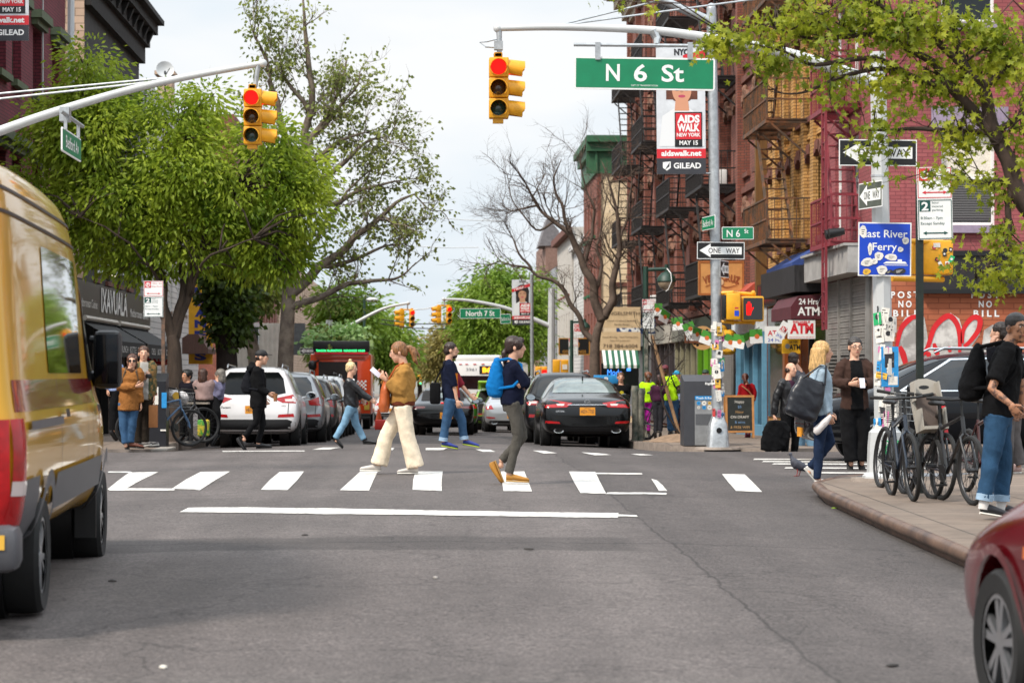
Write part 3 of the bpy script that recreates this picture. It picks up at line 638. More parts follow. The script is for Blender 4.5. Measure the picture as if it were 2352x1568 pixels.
def hang_sign(name, label, cat, px0, px1, py0, py1, Y, cm, draw, border=None, th=.03, tilt=0, ang=0, hang=None, hm=None):
 a = P(px0, py1, Y); b = P(px1, py0, Y); wd, ht = b.x - a.x, b.z - a.z
 r = E(name, label, cat, ((a.x + b.x) / 2, Y, a.z)); M = FRAME(((a.x + b.x) / 2, Y, (a.z + b.z) / 2), ang, tilt)
 mb = MB(); mb.slab(M, -wd / 2, wd / 2, -ht / 2, ht / 2, -th, 0, 0)
 if border: t = min(wd, ht) * .06; [mb.slab(M, *q, 0.0005, .012, 1) for q in ((-wd / 2, wd / 2, ht / 2 - t, ht / 2), (-wd / 2, wd / 2, -ht / 2, -ht / 2 + t), (-wd / 2, -wd / 2 + t, -ht / 2 + t, ht / 2 - t), (wd / 2 - t, wd / 2, -ht / 2 + t, ht / 2 - t))]
 mb.build('board', [cm, border or cm], r, smooth=False)
 if draw:
  mb = MB(); ms = draw(mb, M, wd, ht); mb.build('lettering', ms, r, smooth=False)
 if hang:
  mb = MB(); [mb.tube([M @ V((x * wd / 2, ht / 2, -th / 2)), V(h)], .012, 6) for x, h in hang]; mb.build('bracket', hm or BLACK, r)
 return r
def d_atm(mb, M, w_, h_):
 mb.text('RELIABLE', M, 0, h_ * .4, h_ * .11, w_ * .62, .003, 0, .03); mb.text('ATM', M, 0, h_ * .05, h_ * .5, w_ * .86, .003, 0, .05); mb.text('NON ATM INSTALLATION AND SERVICE', M, 0, -h_ * .42, h_ * .07, w_ * .9, .003, 0); return [RED]
hang_sign('atm_sign', 'white hanging board with big red ATM letters below the maroon awning', 'sign', *S2(1338, 0)[:1], *S2(1562, 0)[:1], S2(0, 1045)[1], S2(0, 1197)[1], 52.02, SIGNW, d_atm, hang=[(-.8, P(1826, 730, 52.0)), (.8, P(1868, 730, 52.0))])
def d_at(mb, M, w_, h_): mb.text('24 HR', M, .05, h_ * .3, h_ * .16, None, .003); mb.text('ATM', M, .08, -.02, h_ * .35, w_ * .6, .003, 0, .03); mb.disc(M, -w_ * .2, 0, h_ * .17, .004, 1); return [BLACK, STEEL]
hang_sign('yellow_atm_sign', 'small yellow ATM board behind glass right of the wooden door', 'sign', S2(1290, 0)[0], S2(1440, 0)[0], S2(0, 1200)[1], S2(0, 1318)[1], 52.6, mat('sign_yellow', '#d9a312', .6), d_at)
def d_tilt(mb, M, w_, h_): mb.text('ATM', M, 0, h_ * .1, h_ * .3, w_ * .7, .003, 0, .02); mb.text('24 Hr', M, 0, -h_ * .3, h_ * .2, w_ * .7, .003, 1); return [RED, SIGNB]
hang_sign('tilted_atm_sign', 'crooked white card with red writing dangling left of the big red ATM board', 'sign', 1786, 1808, 738, 782, 52.4, SIGNW, d_tilt, tilt=-32)
hang_sign('old_atm_sign', 'faded white ATM notice in the shop window over the wooden door', 'sign', S2(1150, 0)[0], S2(1310, 0)[0], S2(0, 1095)[1], S2(0, 1235)[1], 53.3, SIGNW, d_tilt)
# ---------------------------------------------------------------- brown tenement row with black fire escapes
bb = E('red_brick_tenement', 'long dark red brick tenement covered in black iron fire escapes', 'building', (XR, 80, zb - .3))
Y1, Y2 = 61.05, 102.6; MW = FRAME((XR, Y2, zb - .4), -90); W = Y2 - Y1; HB = 18.2
cols = [1.3 + 2.02 * i for i in range(20)]
ops = [(x - .46, x + .46, z, z + 1.85) for z in (4.3, 7.3, 10.3, 13.3) for x in cols]
mb = MB(); wall(mb, MW, W, HB, ops, .2); shell(mb, MW, W, HB, 14)
for z in (3.7, 6.75, 9.75, 12.75): mb.slab(MW, 0, W, z, z + .16, .003, .1, 2)
for i in range(11): x = .3 + i * 4.04; x < W - .4 and mb.slab(MW, x, x + .4, 3.9, HB, .004, .2, 0)
cornice(mb, MW, -.6, W, HB - 1.5, [(.25, .15), (.45, .35), (.4, .7), (.25, 1.0), (.15, 1.1)], 3)
for i in range(42): mb.prism(MW @ Matrix.Translation((.2 + i, HB - 1.25, .16)) @ Matrix.Rotation(pi / 2, 4, 'Y') @ Matrix.Translation((0, 0, -.1)), [(0, 0), (-.2, .1), (-.5, .7), (-.85, .84), (0, .84)], 0, .22, 3)
mb.build('wall', [REDB, ROOFM, STONE, mat('cream_cornice', '#a89a86', .8, var=.3, vs=3, bump=.5, bs=8)], bb, smooth=False)
for o in ops: window(bb, MW, *o, mat('brown_frame', '#4a3028', .6), sill=STONE, arch=TERRA, dp=.18)
for z in (4.3, 7.3, 10.3, 13.3):
 for x in cols:
  mb = MB(); mb.ell(MW @ V((x, z + 2.22, .06)), (.1, .1, .15), n=8); 
  for s_ in (-1, 1): mb.ell(MW @ V((x + s_ * .3, z + 2.08, .04)), (.07, .09, .09), n=6)
  mb.build('terracotta_ornament', TERRA, bb)
for a in (3.2, 12.8, 22.6, 31.8): fire_escape(bb, MW, a, a + 4.3, 1.05, [4.1, 7.1, 10.1, 13.1], DARKIRON)
mb = MB(); mb.slab(MW, W - .3, W - .05, 3.7, 13.5, .01, .3); mb.build('timber_post', WOODP, bb, smooth=False)
for x, z in ((14.0, 4.6), (33, 7.6), (24.2, 10.6)): mb = MB(); mb.bevbox(x - .3, x + .3, z - .3, z + .15, .02, .45, .03, M=MW); mb.build('air_conditioner', WHITE, bb)
# its shopfronts
SF = [(61.2, 66.5, '#5f93b0', '#cfd6da'), (66.7, 70.6, '#2b2a2a', '#3b3a3a'), (70.8, 76, '#6fae1c', '#1e2a1a'), (76.2, 83, '#8f8a70', '#6a6a60'), (83.2, 92, '#4a4244', '#a8a296'), (92.2, 102, '#7a7c7e', '#55575a')]
for i, (a, b, c1, c2) in enumerate(SF):
 x0, x1 = Y2 - b, Y2 - a; mb = MB(); n = max(2, int((b - a) / 1.5))
 mb.rect(MW, x0, x1, .55, 2.9, .01, 0); mb.slab(MW, x0, x1, 0.1, .55, .011, .12, 1); mb.slab(MW, x0, x1, 2.95, 3.6, .012, .25, 2)
 for j in range(n + 1): x = x0 + (x1 - x0 - .12) * j / n; mb.slab(MW, x, x + .12, .56, 2.94, .011, .13, 1)
 mb.build('shopfront', [GLASS, mat('shop_trim_' + c1, c1, .5, var=.1), mat('shop_board_' + c1, c2, .6, var=.2)], bb, smooth=False)
mb = MB(); mb.slab(MW, Y2 - 70.4, Y2 - 67, .1, 2.9, .13, .17)
for i in range(40): mb.slab(MW, Y2 - 70.4, Y2 - 67, .1 + i * .07, .15 + i * .07, .171, .19)
mb.build('corrugated_shutter', SHUT, bb, smooth=False)
mb = MB(); mb.prism(FRAME((XR, 61.3, 0), 0), [(-.26, 3.2), (-1.0, 2.85), (-1.0, 3.0), (-.26, 3.62)], -4, 0); mb.build('red_tile_canopy', mat('red_tiles', '#a5422e', .7, var=.25, vs=9, stretch=(1, 6, 1)), bb, smooth=False)
mb = MB(); 
for i in range(9): q = MW @ V((W - 2.1 - .12 * (i % 3), 2.5 + .13 * (i // 2), .7 + .1 * ((i * 7) % 3))); mb.ell(q, (.16, .18, .14), n=8)
mb.build('yellow_bunting', mat('yellow_cloth', '#d9a21a', .8, var=.2), bb)
# green white striped awning further down, signs
mb = MB(); a, b = P(1383, 838, 88), P(1465, 806, 88); n = 12
for i in range(n):
 x0 = a.x + (b.x - a.x) * i / n; x1 = a.x + (b.x - a.x) * (i + 1) / n
 mb.add([(x0, 87.2, a.z), (x1, 87.2, a.z), (x1, 88.6, b.z + .35), (x0, 88.6, b.z + .35), (x0, 87.2, a.z - .12), (x1, 87.2, a.z - .12)], [(0, 1, 2, 3), (4, 5, 1, 0)], i % 2)
mb.build('striped_awning', [SIGNW, mat('awning_green', '#1c5a40', .7)], bb, smooth=False)
def d_gs(mb, M, w_, h_): mb.text('ANGELSMITH', M, 0, h_ * .2, h_ * .16, w_ * .94, .016); mb.text('Hand Crafted Jewelry', M, 0, -h_ * .15, h_ * .08, w_ * .8, .016); mb.text('Bridal Rings', M, 0, -h_ * .33, h_ * .08, w_ * .4, .016); return [mat('sign_brown', '#5a4a3a', .7)]
TAN = mat('tan_board', '#cbb28c', .7, var=.12, vs=3)
hang_sign('cream_shop_sign', 'cream jewellery shop board with a rust streak hung above the phone number board', 'sign', 1386, 1471, 705, 753, 84, TAN, d_gs)
def d_ph(mb, M, w_, h_): mb.text('Award Winning    Hand Turning Clinic', M, 0, h_ * .22, h_ * .09, w_ * .88, .016); mb.text('TAKE OUT & GROCERY', M, 0, h_ * .02, h_ * .08, w_ * .5, .016); mb.text('718 384-6004', M, 0, -h_ * .27, h_ * .2, w_ * .85, .016); return [mat('sign_brown', '#5a4a3a', .7)]
hang_sign('phone_number_sign', 'cream board with the phone number 718 384-6004 above the striped awning', 'sign', 1378, 1471, 762, 804, 86, TAN, d_ph)
def d_cash(mb, M, w_, h_): mb.text('CASH', M, -w_ * .1, 0, h_ * .7, w_ * .66, .004, 0, .05); mb.text('S', M, w_ * .4, 0, h_ * .7, None, .004, 0, .05); return [SIGNW]
hang_sign('cash_sign', 'blue sign with white letters CASH behind the cream boards', 'sign', 1416, 1506, 733, 766, 89, mat('navy_board', '#1d3f73', .6), d_cash)
def d_gold(mb, M, w_, h_):
 mb.text('GOLD RINGS', M, 0, -h_ * .3, h_ * .16, w_ * .75, .016, 0, .02)
 for i in range(7): mb.disc(M, w_ * .12 * cos(i), h_ * .15 + h_ * .15 * sin(i * 1.7), h_ * .1, .016, 0, 9)
 return [mat('gold_paint', '#a8762a', .5)]
GOLD = mat('gold_paint', '#a8762a', .5)
hang_sign('black_gold_sign', 'black hanging sign with gold emblem and frame left of the bare tree', 'sign', 1283, 1355, 776, 815, 95, BLACK, d_gold, border=GOLD)
def d_vera(mb, M, w_, h_):
 for i, ch in enumerate('VERACRUZ'): t = (i - 3.5) / 4; mb.text(ch, M @ Matrix.Translation((t * w_ * .4, -h_ * .08 - abs(t) * .0 + .1 * (1 - t * t), 0)) @ Matrix.Rotation(-.25 * t, 4, 'Z'), 0, 0, h_ * .19, w_ * .1, .016, 0, .05)
 stroke(mb, M, [(-w_ * .35, -h_ * .25), (-w_ * .1, -h_ * .15), (w_ * .1, -h_ * .27), (w_ * .35, -h_ * .2)], .03, .016, 0); mb.disc(M, 0, -h_ * .12, h_ * .07, .017, 1, ry=h_ * .09); return [mat('carved_brown', '#8c4a24', .7), TAN]
hang_sign('wooden_tavern_sign', 'large tan wooden sign with carved brown letters and darker frame behind the steel pole', 'sign', 1604, 1709, 599, 678, 63, mat('tan_wood', '#c99355', .6, var=.12, vs=4), d_vera, border=mat('frame_wood', '#a0602c', .6, var=.15), th=.08)
def d_cookie(mb, M, w_, h_): mb.text('Bakery', M, 0, 0, h_ * .3, w_ * .9, .02, 0, .04); return [WHITE]
r = E('round_cookie_sign', 'round cookie shaped hanging sign with white script left of the walk signal', 'sign', P(1748 - 120, 790, 66)); r.location = P(1628, 790, 66); M = FRAME(P(1600 + 14, 776, 66), 0)
mb = MB(); mb.prism(M, [(.33 * cos(i * pi / 10), .33 * sin(i * pi / 10)) for i in range(20)], -.05, 0); mb.slab(M, -.5, .5, -.14, .12, .001, .03, 1)
for i in range(6): mb.disc(M, .22 * cos(i), .22 * sin(i * 1.3), .04, .003, 2, 8)
mb.build('board', [mat('cookie', '#c79a62', .8), mat('cookie_brown', '#6a3c20', .7), BLACK], r, smooth=False); mb = MB(); mb.text('Manhattanbury', M, 0, -.01, .12, .9, .034, 0, .03); mb.build('lettering', WHITE, r, smooth=False)
# pennant string
c0, c1 = P(1497, 688, 64), P(1640, 765, 60); c2 = P(1745, 752, 56); pts = []
for i in range(13):
 t = i / 12; a = c0.lerp(c1, min(1, t * 2)) if t < .5 else c1.lerp(c2, t * 2 - 1); pts.append(a - V((0, 0, .12 * sin(pi * ((t * 2) % 1)))))
r = E('pennant_string', 'string of green and white party pennants across the far right pavement', 'bunting', pts[6]); mb = MB(); mb.tube(pts, .008, 5); mb.build('cord', BLACK, r)
for i, p in enumerate(pts[:-1]):
 q = pts[i + 1]; M = FRAME(p.lerp(q, .5), 35 * sin(i * 2), -25 * sin(i * 1.7)); mb = MB(); mb.slab(M, -.15, .15, -.17, .0, -.004, .004, 0); mb.slab(M, -.15, .15, -.33, -.17, -.004, .004, 1); mb.disc(M, .02, -.17, .06, .006, 2, 9)
 mb.build('pennant', [mat('pennant_green', '#3f8a2a', .7), SIGNW, mat('pennant_orange', '#c8642a', .7)], r, smooth=False)
# ---------------------------------------------------------------- beyond N 7: cream building with green cornice and others
def bld(name, label, side, X, Y1, Y2, H, wm_, zrows, sp, trim, south=0, south_m=None, D=12, corn=None, fm=None, wh=1.7, ww=.9, z0=-1.2):
 M = FRAME((X, Y2, z0), -90) if side > 0 else FRAME((X, Y1, z0), 90)
 r = E(name, label, 'building', (X, (Y1 + Y2) / 2, z0)); W = Y2 - Y1; n = max(1, int((W - .4) / sp)); mb = MB()
 ops = [(W / 2 + (i - (n - 1) / 2) * sp - ww / 2, W / 2 + (i - (n - 1) / 2) * sp + ww / 2, z, z + wh) for z in zrows for i in range(n)]
 wall(mb, M, W, H, ops, .15); shell(mb, M, W, H, D)
 if corn: cornice(mb, M, -corn[-1][1] * .5, W + corn[-1][1] * .5, H - sum(c[0] for c in corn), corn, 2)
 mb.build('wall', [wm_, ROOFM, trim], r, smooth=False)
 for o in ops: window(r, M, *o, fm or WHITE, sill=trim, dp=.13)
 return r, M
r, M = bld('cream_corner_building', 'tall cream walled corner building with a dark green cornice', 1, 7.6, 109, 118.5, 13.2, REDB, (3.6, 6.2, 8.8), 2.1, GRNT, corn=[(1.0, .1), (.4, .3), (.3, .5)])
MS = FRAME((7.6, 108.95, -1.2), 0); ops = [(x - .5, x + .5, z, z + 1.8) for x in (1.9, 4.6, 7.3, 10) for z in (1.9, 4.4, 6.9, 9.3)]
mb = MB(); wall(mb, MS, 12, 11.5, ops, .15); [mb.slab(MS, .7, 12, z, z + .2, .003, .08, 1) for z in (3.85, 6.4, 8.95, 11.2)]; mb.slab(MS, 0, .16, 0, 11.5, .004, .1, 3)
cornice(mb, MS, -.5, 12, 11.5, [(1.0, .1), (.4, .3), (.3, .5)], 2); mb.build('side_wall', [CREAM, STONE, GRNT, REDB], r, smooth=False)
for o in ops: window(r, MS, *o, WHITE, sill=STONE)
bld('white_clapboard_house', 'white clapboard house with two floors beyond the bare tree', 1, 8.4, 119, 140, 9.8, SIDEW, (4.2, 7.0), 2.4, SIDEW, fm=mat('brown_frame', '#4a3028', .6), corn=[(.3, .3)])
bld('pale_stucco_house', 'pale stucco house next to the white clapboard one', 1, 8.3, 140.2, 156, 11.0, mat('pale_stucco', '#b9b4ac', .8, var=.15), (4.4, 7.2), 2.6, STONE, corn=[(.4, .4)])
bld('grey_siding_house', 'grey siding house near the far end of the right row', 1, 8.2, 156.3, 178, 9.4, brick('grey_siding', '#8f9296', '#989b9f', '#6c6e72', bw=9, bh=.2), (4.2, 7.0), 2.6, SIDEW)
r, M = bld('gabled_brick_building', 'distant brown brick building topped by a small grey slate gable', 1, 8.7, 180, 196, 12.3, brick('brown_brick', '#8a6a5c', '#96766a', '#6c544a'), (5, 8), 2.1, STONE)
mb = MB(); mb.prism(FRAME((8.7, 179.9, 11.0), 0), [(-.5, -.2), (.15, 1.9), (1.0, .9), (1.0, -.2)], -5, 0); mb.build('gable_roof', mat('slate', '#6a6668', .8, var=.2), r, smooth=False)
bld('far_right_building', 'pale far building at the end of the street on the right', 1, 8.8, 200, 290, 9, BEIB, (4, 6.6), 3.4, STONE, D=14)
# ---------------------------------------------------------------- left side
zl = -.25
r, M = bld('maroon_brick_building', 'maroon brick building with green hooded windows at the left edge', -1, XL, 46.6, 59.4, 15, MARB, (), 2, DGRN, z0=zl)
mb = MB(); ops = [(x, x + 1.15, z, z + h) for x in (1.0, 3.4, 5.3, 8.0, 10.75) for z, h in ((4.3, 1.9), (7.8, 1.5), (11, 1.6))]
M2 = M @ Matrix.Translation((0, 0, .3)); wall(mb, M2, 12.8, 15, ops, .28); mb.build('front_wall', MARB, r, smooth=False)
for a, b, c, d in ops: mb = MB(); mb.slab(M2, a - .2, b + .2, d + .05, d + .2, .003, .14); mb.prism(M2, [(a - .28, d + .19), (b + .28, d + .19), (b + .2, d + .38), (a - .2, d + .38)], .003, .24); mb.build('window_hood', DGRN, r, smooth=False); mb = MB(); mb.slab(M2, a - .12, b + .12, c - .14, c, -.05, .14); mb.build('window_sill', DGRN, r, smooth=False)
for o in ops: window(r, M2, *o, mat('dark_green_frame', '#2a3428', .6), dp=.24)
mb = MB(); mb.tube([V((XL + .42, 59.55, 3)), V((XL + .42, 59.55, 15))], .085, 8); mb.build('drainpipe', mat('pale_pipe', '#c7cdd0', .5), r)
mb = MB(); mb.slab(M2, 9.0, 9.25, 6.2, 6.5, .01, .18); mb.tube([M2 @ V((9.1, 3, .05)), M2 @ V((9.1, 14, .05))], .02, 5); mb.build('junction_box', GREYPAINT, r)
r, M = bld('dark_cornice_building', 'taller building with beige brick side wall and black bracketed cornice', -1, XL, 64.7, 77, 12.9, mat('dark_weathered_front', '#2a2826', .8, var=.5, vs=3), (4.4, 7.2), 2.4, STONE, z0=-.5, fm=BLACK)
mb = MB(); MS = FRAME((XL - 12, 64.68, -.5), 0); mb.rect(MS, 0, 12.0, 0, 13.1, 0, 0); mb.rect(MS, 11.4, 12.02, 0, 13.1, .004, 0)
mb.build('side_wall', BEIB, r, smooth=False)
mb = MB(); mb.tube([MS @ V((11.2, 4, .03)), MS @ V((11.2, 13.1, .03))], .025, 6); mb.tube([MS @ V((11.5, 4, .03)), MS @ V((11.45, 10, .03))], .015, 6); mb.build('wall_cable', BLACK, r)
CORN = mat('black_cornice', '#1c1a19', .85, var=.6, vs=5, bump=.4, bs=9); mb = MB(); cornice(mb, M, 0, 12.3, 11.6, [(.5, .2), (.4, .35), (.3, .6), (.15, .8)])
for i in range(10): mb.prism(M @ Matrix.Translation((.3 + i * 1.25, 12.1, .2)) @ Matrix.Rotation(pi / 2, 4, 'Y') @ Matrix.Translation((0, 0, -.1)), [(0, 0), (-.2, .05), (-.35, .4), (0, .4)], 0, .22)
mb.build('cornice', CORN, r, smooth=False)
r, M = bld('low_gap_building', 'low dark shop filling the gap beside the maroon building', -1, XL, 59.5, 64.6, 4.2, mat('dark_render', '#332f2e', .8, var=.2), (), 2, STONE, z0=-.4)
# chimneys, dish, white gabled house
tag(MB().box(-10.6, -9.65, 78.4, 80, 9, 11.7).build('chimney_stack', GRYB, smooth=False), 'dark grey brick chimney stack right of the black cornice', 'chimney')
tag(MB().box(-10.3, -9.75, 92, 93, 8, 12.6).box(-10.4, -9.65, 91.9, 93.1, 12.6, 12.75).build('chimney_pot', BEIB, smooth=False), 'small beige chimney just right of the satellite dish', 'chimney')
q = P(379, 160, 90); r = E('satellite_dish', 'grey satellite dish on the roof above the trees', 'satellite dish', q); M = FRAME(q, 15) @ Matrix.Rotation(-.3, 4, 'X'); mb = MB()
mb.lathe([(.02, -.1), (.2, -.07), (.34, 0), (.33, .015), (.19, -.055), (.02, -.085)], M, 20); mb.build('reflector', GREYPAINT, r); mb = MB(); mb.tube([M @ V((0, -.25, .02)), M @ V((.12, -.1, .35))], .015, 6); mb.box(q.x - .03, q.x + .03, q.y, q.y + .1, q.z - .9, q.z - .05); mb.build('mount', BLACK, r)
bld('white_sided_house', 'white clapboard house wall showing above the big green tree', -1, XL, 79, 97, 11.6, SIDEW, (4.4, 7.2), 2.6, SIDEW, z0=-.8, D=10)
bld('left_row_building', 'reddish apartment building behind the left trees beyond the corner', -1, -9.4, 117, 150, 15, REDB, (4.4, 7.4, 10.4), 2.4, STONE, D=12)
bld('left_far_building', 'far brick building at the end of the left row', -1, -9.4, 152, 260, 10, BEIB, (4.4, 7.2), 3.2, STONE, D=12)
# restaurant front: black board with tall white letters, awnings
r = E('restaurant_front', 'black restaurant shopfront with tall white sign letters and roller awnings', 'shopfront', (XL, 69, -.4)); M = FRAME((XL + .02, 61.0, -.4), 90)
mb = MB(); mb.slab(M, 0, 16, 3.18, 4.05, .02, .35, 0); mb.slab(M, 0, 16, 0, 3.17, .02, .1, 1)
for x in (0, 3.2, 6.4, 9.6, 12.8, 15.7): mb.slab(M, x, x + .3, 0, 3.17, .1, .3, 0)
mb.build('front', [BLACK, mat('dark_shop_glass', '#15110e', .1, var=.9, vs=1.2)], r, smooth=False)
mb = MB(); mb.text('IXAVUALA', M, 7.2, 3.66, .62, 5.6, .37, 0, .02); mb.text('Mediterranean Cuisine', M, 1.9, 3.5, .22, 3.4, .37); mb.text('Mediterranean Cuisine', M, 13, 3.48, .24, 4.6, .37); mb.build('sign_letters', WHITE, r, smooth=False)
for x0, x1, t in ((.3, 6.6, 'BRUNCH   BOTTLE   DINE-IN'), (7.2, 14.2, 'DELI   BOTTLE   DINE-IN')):
 mb = MB(); mb.add([M @ V(p) for p in ((x0, 2.5, 1.3), (x1, 2.5, 1.3), (x1, 3.05, .36), (x0, 3.05, .36), (x0, 2.1, 1.32), (x1, 2.1, 1.32))], [(0, 1, 2, 3), (4, 5, 1, 0)], 0); mb.tube([M @ V((x0, 3.08, .5)), M @ V((x1, 3.08, .5))], .07, 8, 1)
 aw = mb.build('roller_awning', [mat('black_canvas', '#0e0d0e', .8), mat('pale_tube', '#b8b0a4', .5)], r, smooth=False); mb = MB(); mb.text(t, M, (x0 + x1) / 2, 2.3, .17, (x1 - x0) * .8, 1.33); mb.build('awning_lettering', SIGNW, aw, smooth=False)
for x in (1.0, 2.3):
 mb = MB(); q = M @ V((x, 4.25, .95)); mb.lathe([(.3, -.02), (.27, .03), (.1, .14), (.05, .2)], Matrix.Translation(q), 14, 0); mb.ell(q + V((0, 0, -.01)), (.08, .08, .05), mi=1, n=8); mb.tube([q + V((0, 0, .2)), q + V((-.3, 0, .5)), M @ V((x, 4.5, .02))], .015, 6, 0)
 mb.build('gooseneck_lamp', [GREYPAINT, mat('lamp_bulb', (1, .85, .6), .5, emit=3)], r)
def d_clean(mb, M, w_, h_):
 for i, ch in enumerate('CLEANERS'): mb.text(ch, M, 0, h_ * .5 - h_ * (.075 + i * .12), h_ * .075, w_ * .5, .006, 0, .06)
 return [mat('navy_letters', '#1b2a78', .6)]
q = P(459, 800, 86); r = hang_sign('cleaners_sign', 'tall yellow sign with blue letters CLEANERS down it behind the left trees', 'sign', 433, 488, 628, 836, 86, mat('cleaners_yellow', '#d29a12', .6, var=.1), d_clean, th=.2)
mb = MB(); q = P(448, 795, 84); mb.prism(FRAME((q.x, 84, q.z), 0), [(-.45, .28), (-.25, .42), (.1, .42), (.45, -.1), (.45, -.25), (-.45, -.25)], -3, 0); tag(mb.build('brown_awning', mat('brown_canvas', '#5a4038', .8, var=.15, stretch=(8, 1, 1), vs=4), smooth=False), 'brown pleated shop awning beside the yellow cleaners sign', 'awning')
q = P(369, 817, 74); r = E('oval_atm_sign', 'red oval ATM sign behind the left parking sign pole', 'sign', q); M = FRAME(q, 0); mb = MB(); mb.prism(M, [(.45 * cos(i * pi / 12), .3 * sin(i * pi / 12)) for i in range(24)], -.1, 0); mb.build('board', RED, r, smooth=False); mb = MB(); mb.text('ATM', M, 0, 0, .3, .6, .006, 0, .04); mb.ring(M, 0, 0, .27, .28, .004); mb.build('lettering', WHITE, r, smooth=False)
mb = MB(); a, b = P(522, 850, 93), P(652, 742, 93); mb.box(a.x, b.x, 93, 93.2, -.9, b.z)
for i in range(12): x = a.x + (b.x - a.x) * (i + .3) / 12; mb.box(x, x + .09, 92.95, 92.999, -.9, b.z - .02)
tag(mb.build('white_metal_hoarding', mat('white_ribbed_metal', '#c5bfb4', .6, var=.12, vs=2), smooth=False), 'white ribbed metal hoarding between the ivy trunk and the plane tree', 'hoarding')
mb = MB(); a, b = P(652, 815, 97), P(700, 742, 97); mb.box(a.x, b.x, 97, 97.6, a.z, b.z); tag(mb.build('grey_utility_cabinet', mat('grey_cab', '#55565a', .7, var=.2), smooth=False), 'dark grey box mounted behind the plane tree trunk', 'cabinet')
# ================================================================ signals, poles, signs, street furniture
LENSR = mat('signal_red_lit', (1.0, .012, .01), .6, emit=.75); LENSA = mat('signal_amber_dark', '#3a2a1c', .15, coat=.5, var=.4, vs=60); LENSGR = mat('signal_green_dark', '#0c3a38', .15, coat=.5, var=.4, vs=60)
def signal_head(parent, top, faces, s=1.0, sep=0.):
 """three section head hung below top; faces: angles"""
 for k, a in enumerate(faces):
  off = V((sep * (k - .5), 0, 0)) if sep else V((0, 0, 0))
  M = FRAME(V(top) + off, a) @ Matrix.Scale(s, 4)
  first = k == 0 or sep
  mb = MB(); w_, h_, dz = .104, .235, .1
  for i in range(3):
   y1 = -i * h_
   mb.bevbox(-w_, w_, y1 - h_ + .004, y1 - .004, -dz, dz, .014, M=M) if first else mb.bevbox(-w_, w_, y1 - h_ + .004, y1 - .004, dz - .02, dz + .02, .012, M=M)
  mb.bevbox(-.05, .05, -.005, .06, -.05, .05, .015, M=M)
  if first: mb.slab(M, -.06, .06, -3 * h_ - .05, -3 * h_, -.06, .06)
  for i in range(3):
   y = -(i + .5) * h_; n = 16; r = .1; z0 = dz + (.02 if not first else 0); vs = []; t0 = -.25 * pi; 
   for j in range(n + 1):
    t = t0 + (1.5 * pi) * j / n
    for rr in (r, r - .007):
     vs += [M @ V((rr * cos(t), y + rr * sin(t), z0)), M @ V((rr * cos(t), y + rr * sin(t) - .02, z0 + .19 - .03 * (sin(t) < 0)))]
   f = []
   for j in range(n): b = 4 * j; f += [(b, b + 1, b + 5, b + 4), (b + 2, b + 6, b + 7, b + 3), (b + 1, b + 3, b + 7, b + 5)]
   mb.add(vs, f)
  h = mb.build('signal_housing', YEL, parent)
  for i, (nm, m) in enumerate((('red_lens', LENSR), ('amber_lens', LENSA), ('green_lens', LENSGR))):
   if i == 0 and False: continue
   y = -(i + .5) * .235; l = MB(); l.lathe([(.088, 0), (.07, .018), (.03, .028), (.004, .03)], M @ Matrix.Translation((0, y, dz + (.021 if not first else .001))), 20); l.build(nm, m, h)
def mast(name, label, pole, arm, r0, r1, polr, oct=8):
 root = E(name, label, 'traffic light', pole[0])
 mb = MB(); mb.tube(pole, polr, oct); mb.build('pole', GREYPAINT, root, ang=.3)
 mb = MB(); n = len(arm); fine = []
 for i in range(n - 1):
  p0, p1, p2, p3 = V(arm[max(0, i - 1)]), V(arm[i]), V(arm[i + 1]), V(arm[min(n - 1, i + 2)])
  for j in range(8): t = j / 8; fine.append(.5 * ((2 * p1) + (p2 - p0) * t + (2 * p0 - 5 * p1 + 4 * p2 - p3) * t * t + (3 * p1 - p0 - 3 * p2 + p3) * t ** 3))
 fine.append(V(arm[-1])); k = len(fine); mb.tube(fine, [r0 + (r1 - r0) * i / (k - 1) for i in range(k)], 12); mb.ell(fine[0], (r0 * 1.5, r0 * 1.5, r0 * 1.5))
 mb.build('mast_arm', GREYPAINT, root)
 return root
# ---- near right mast, grey octagonal pole
Y = 28.6; zb_ = sw(Y)
pb = G(2033, 1104, walk=True); Y = pb.y
root = mast('traffic_light', 'tall grey octagonal pole covered in posters with a mast arm and hanging red signal', [P(2032, 1005, Y), P(2029, 860, Y), P(2020, 330, Y), P(2016, 120, Y)],
   [P(x, y, Y) for x, y in ((1143, 66), (1290, 63), (1480, 69), (1600, 83), (1720, 104), (1835, 131), (2010, 190))], .033, .075, [.118, .115, .098, .09])
mb = MB(); S = P(2033, 1104, Y).z - zb_
mb.lathe([(.27, 0), (.265, .06), (.215, .1), (.205, .4), (.19, .56), (.15, .6), (.13, .66), (.12, .7)], Matrix.Translation((pb.x, Y, zb_ - .005)) @ Matrix.Rotation(pi / 8, 4, 'Z'), 8)
mb.build('pole_base', GREYPAINT, root, ang=.3)
mb = MB(); mb.lathe([(.42, 0), (.4, .05)], Matrix.Translation((pb.x, Y, zb_ - .02)) @ Matrix.Rotation(pi / 8, 4, 'Z'), 8); mb.build('footing', KERBC, root, ang=.3)
t = P(1145, 128, Y); mb = MB(); mb.tube([P(1146, 66, Y), P(1147, 92, Y), P(1147, 128, Y)], [.035, .03, .028], 8); mb.tube([P(1150, 88, Y), P(1118, 96, Y), P(1102, 98, Y + .1), P(1115, 108, Y), P(1140, 110, Y)], .01, 6)
mb.box(t.x - .05, t.x + .05, Y - .05, Y + .05, P(0, 98, Y).z - .06, P(0, 98, Y).z + .04); mb.build('signal_hanger', GALV, root)
signal_head(root, P(1144, 133, Y), [0, 90], 1.0)
SMT = mat('steel_strap', '#c8cacb', .3, .8)
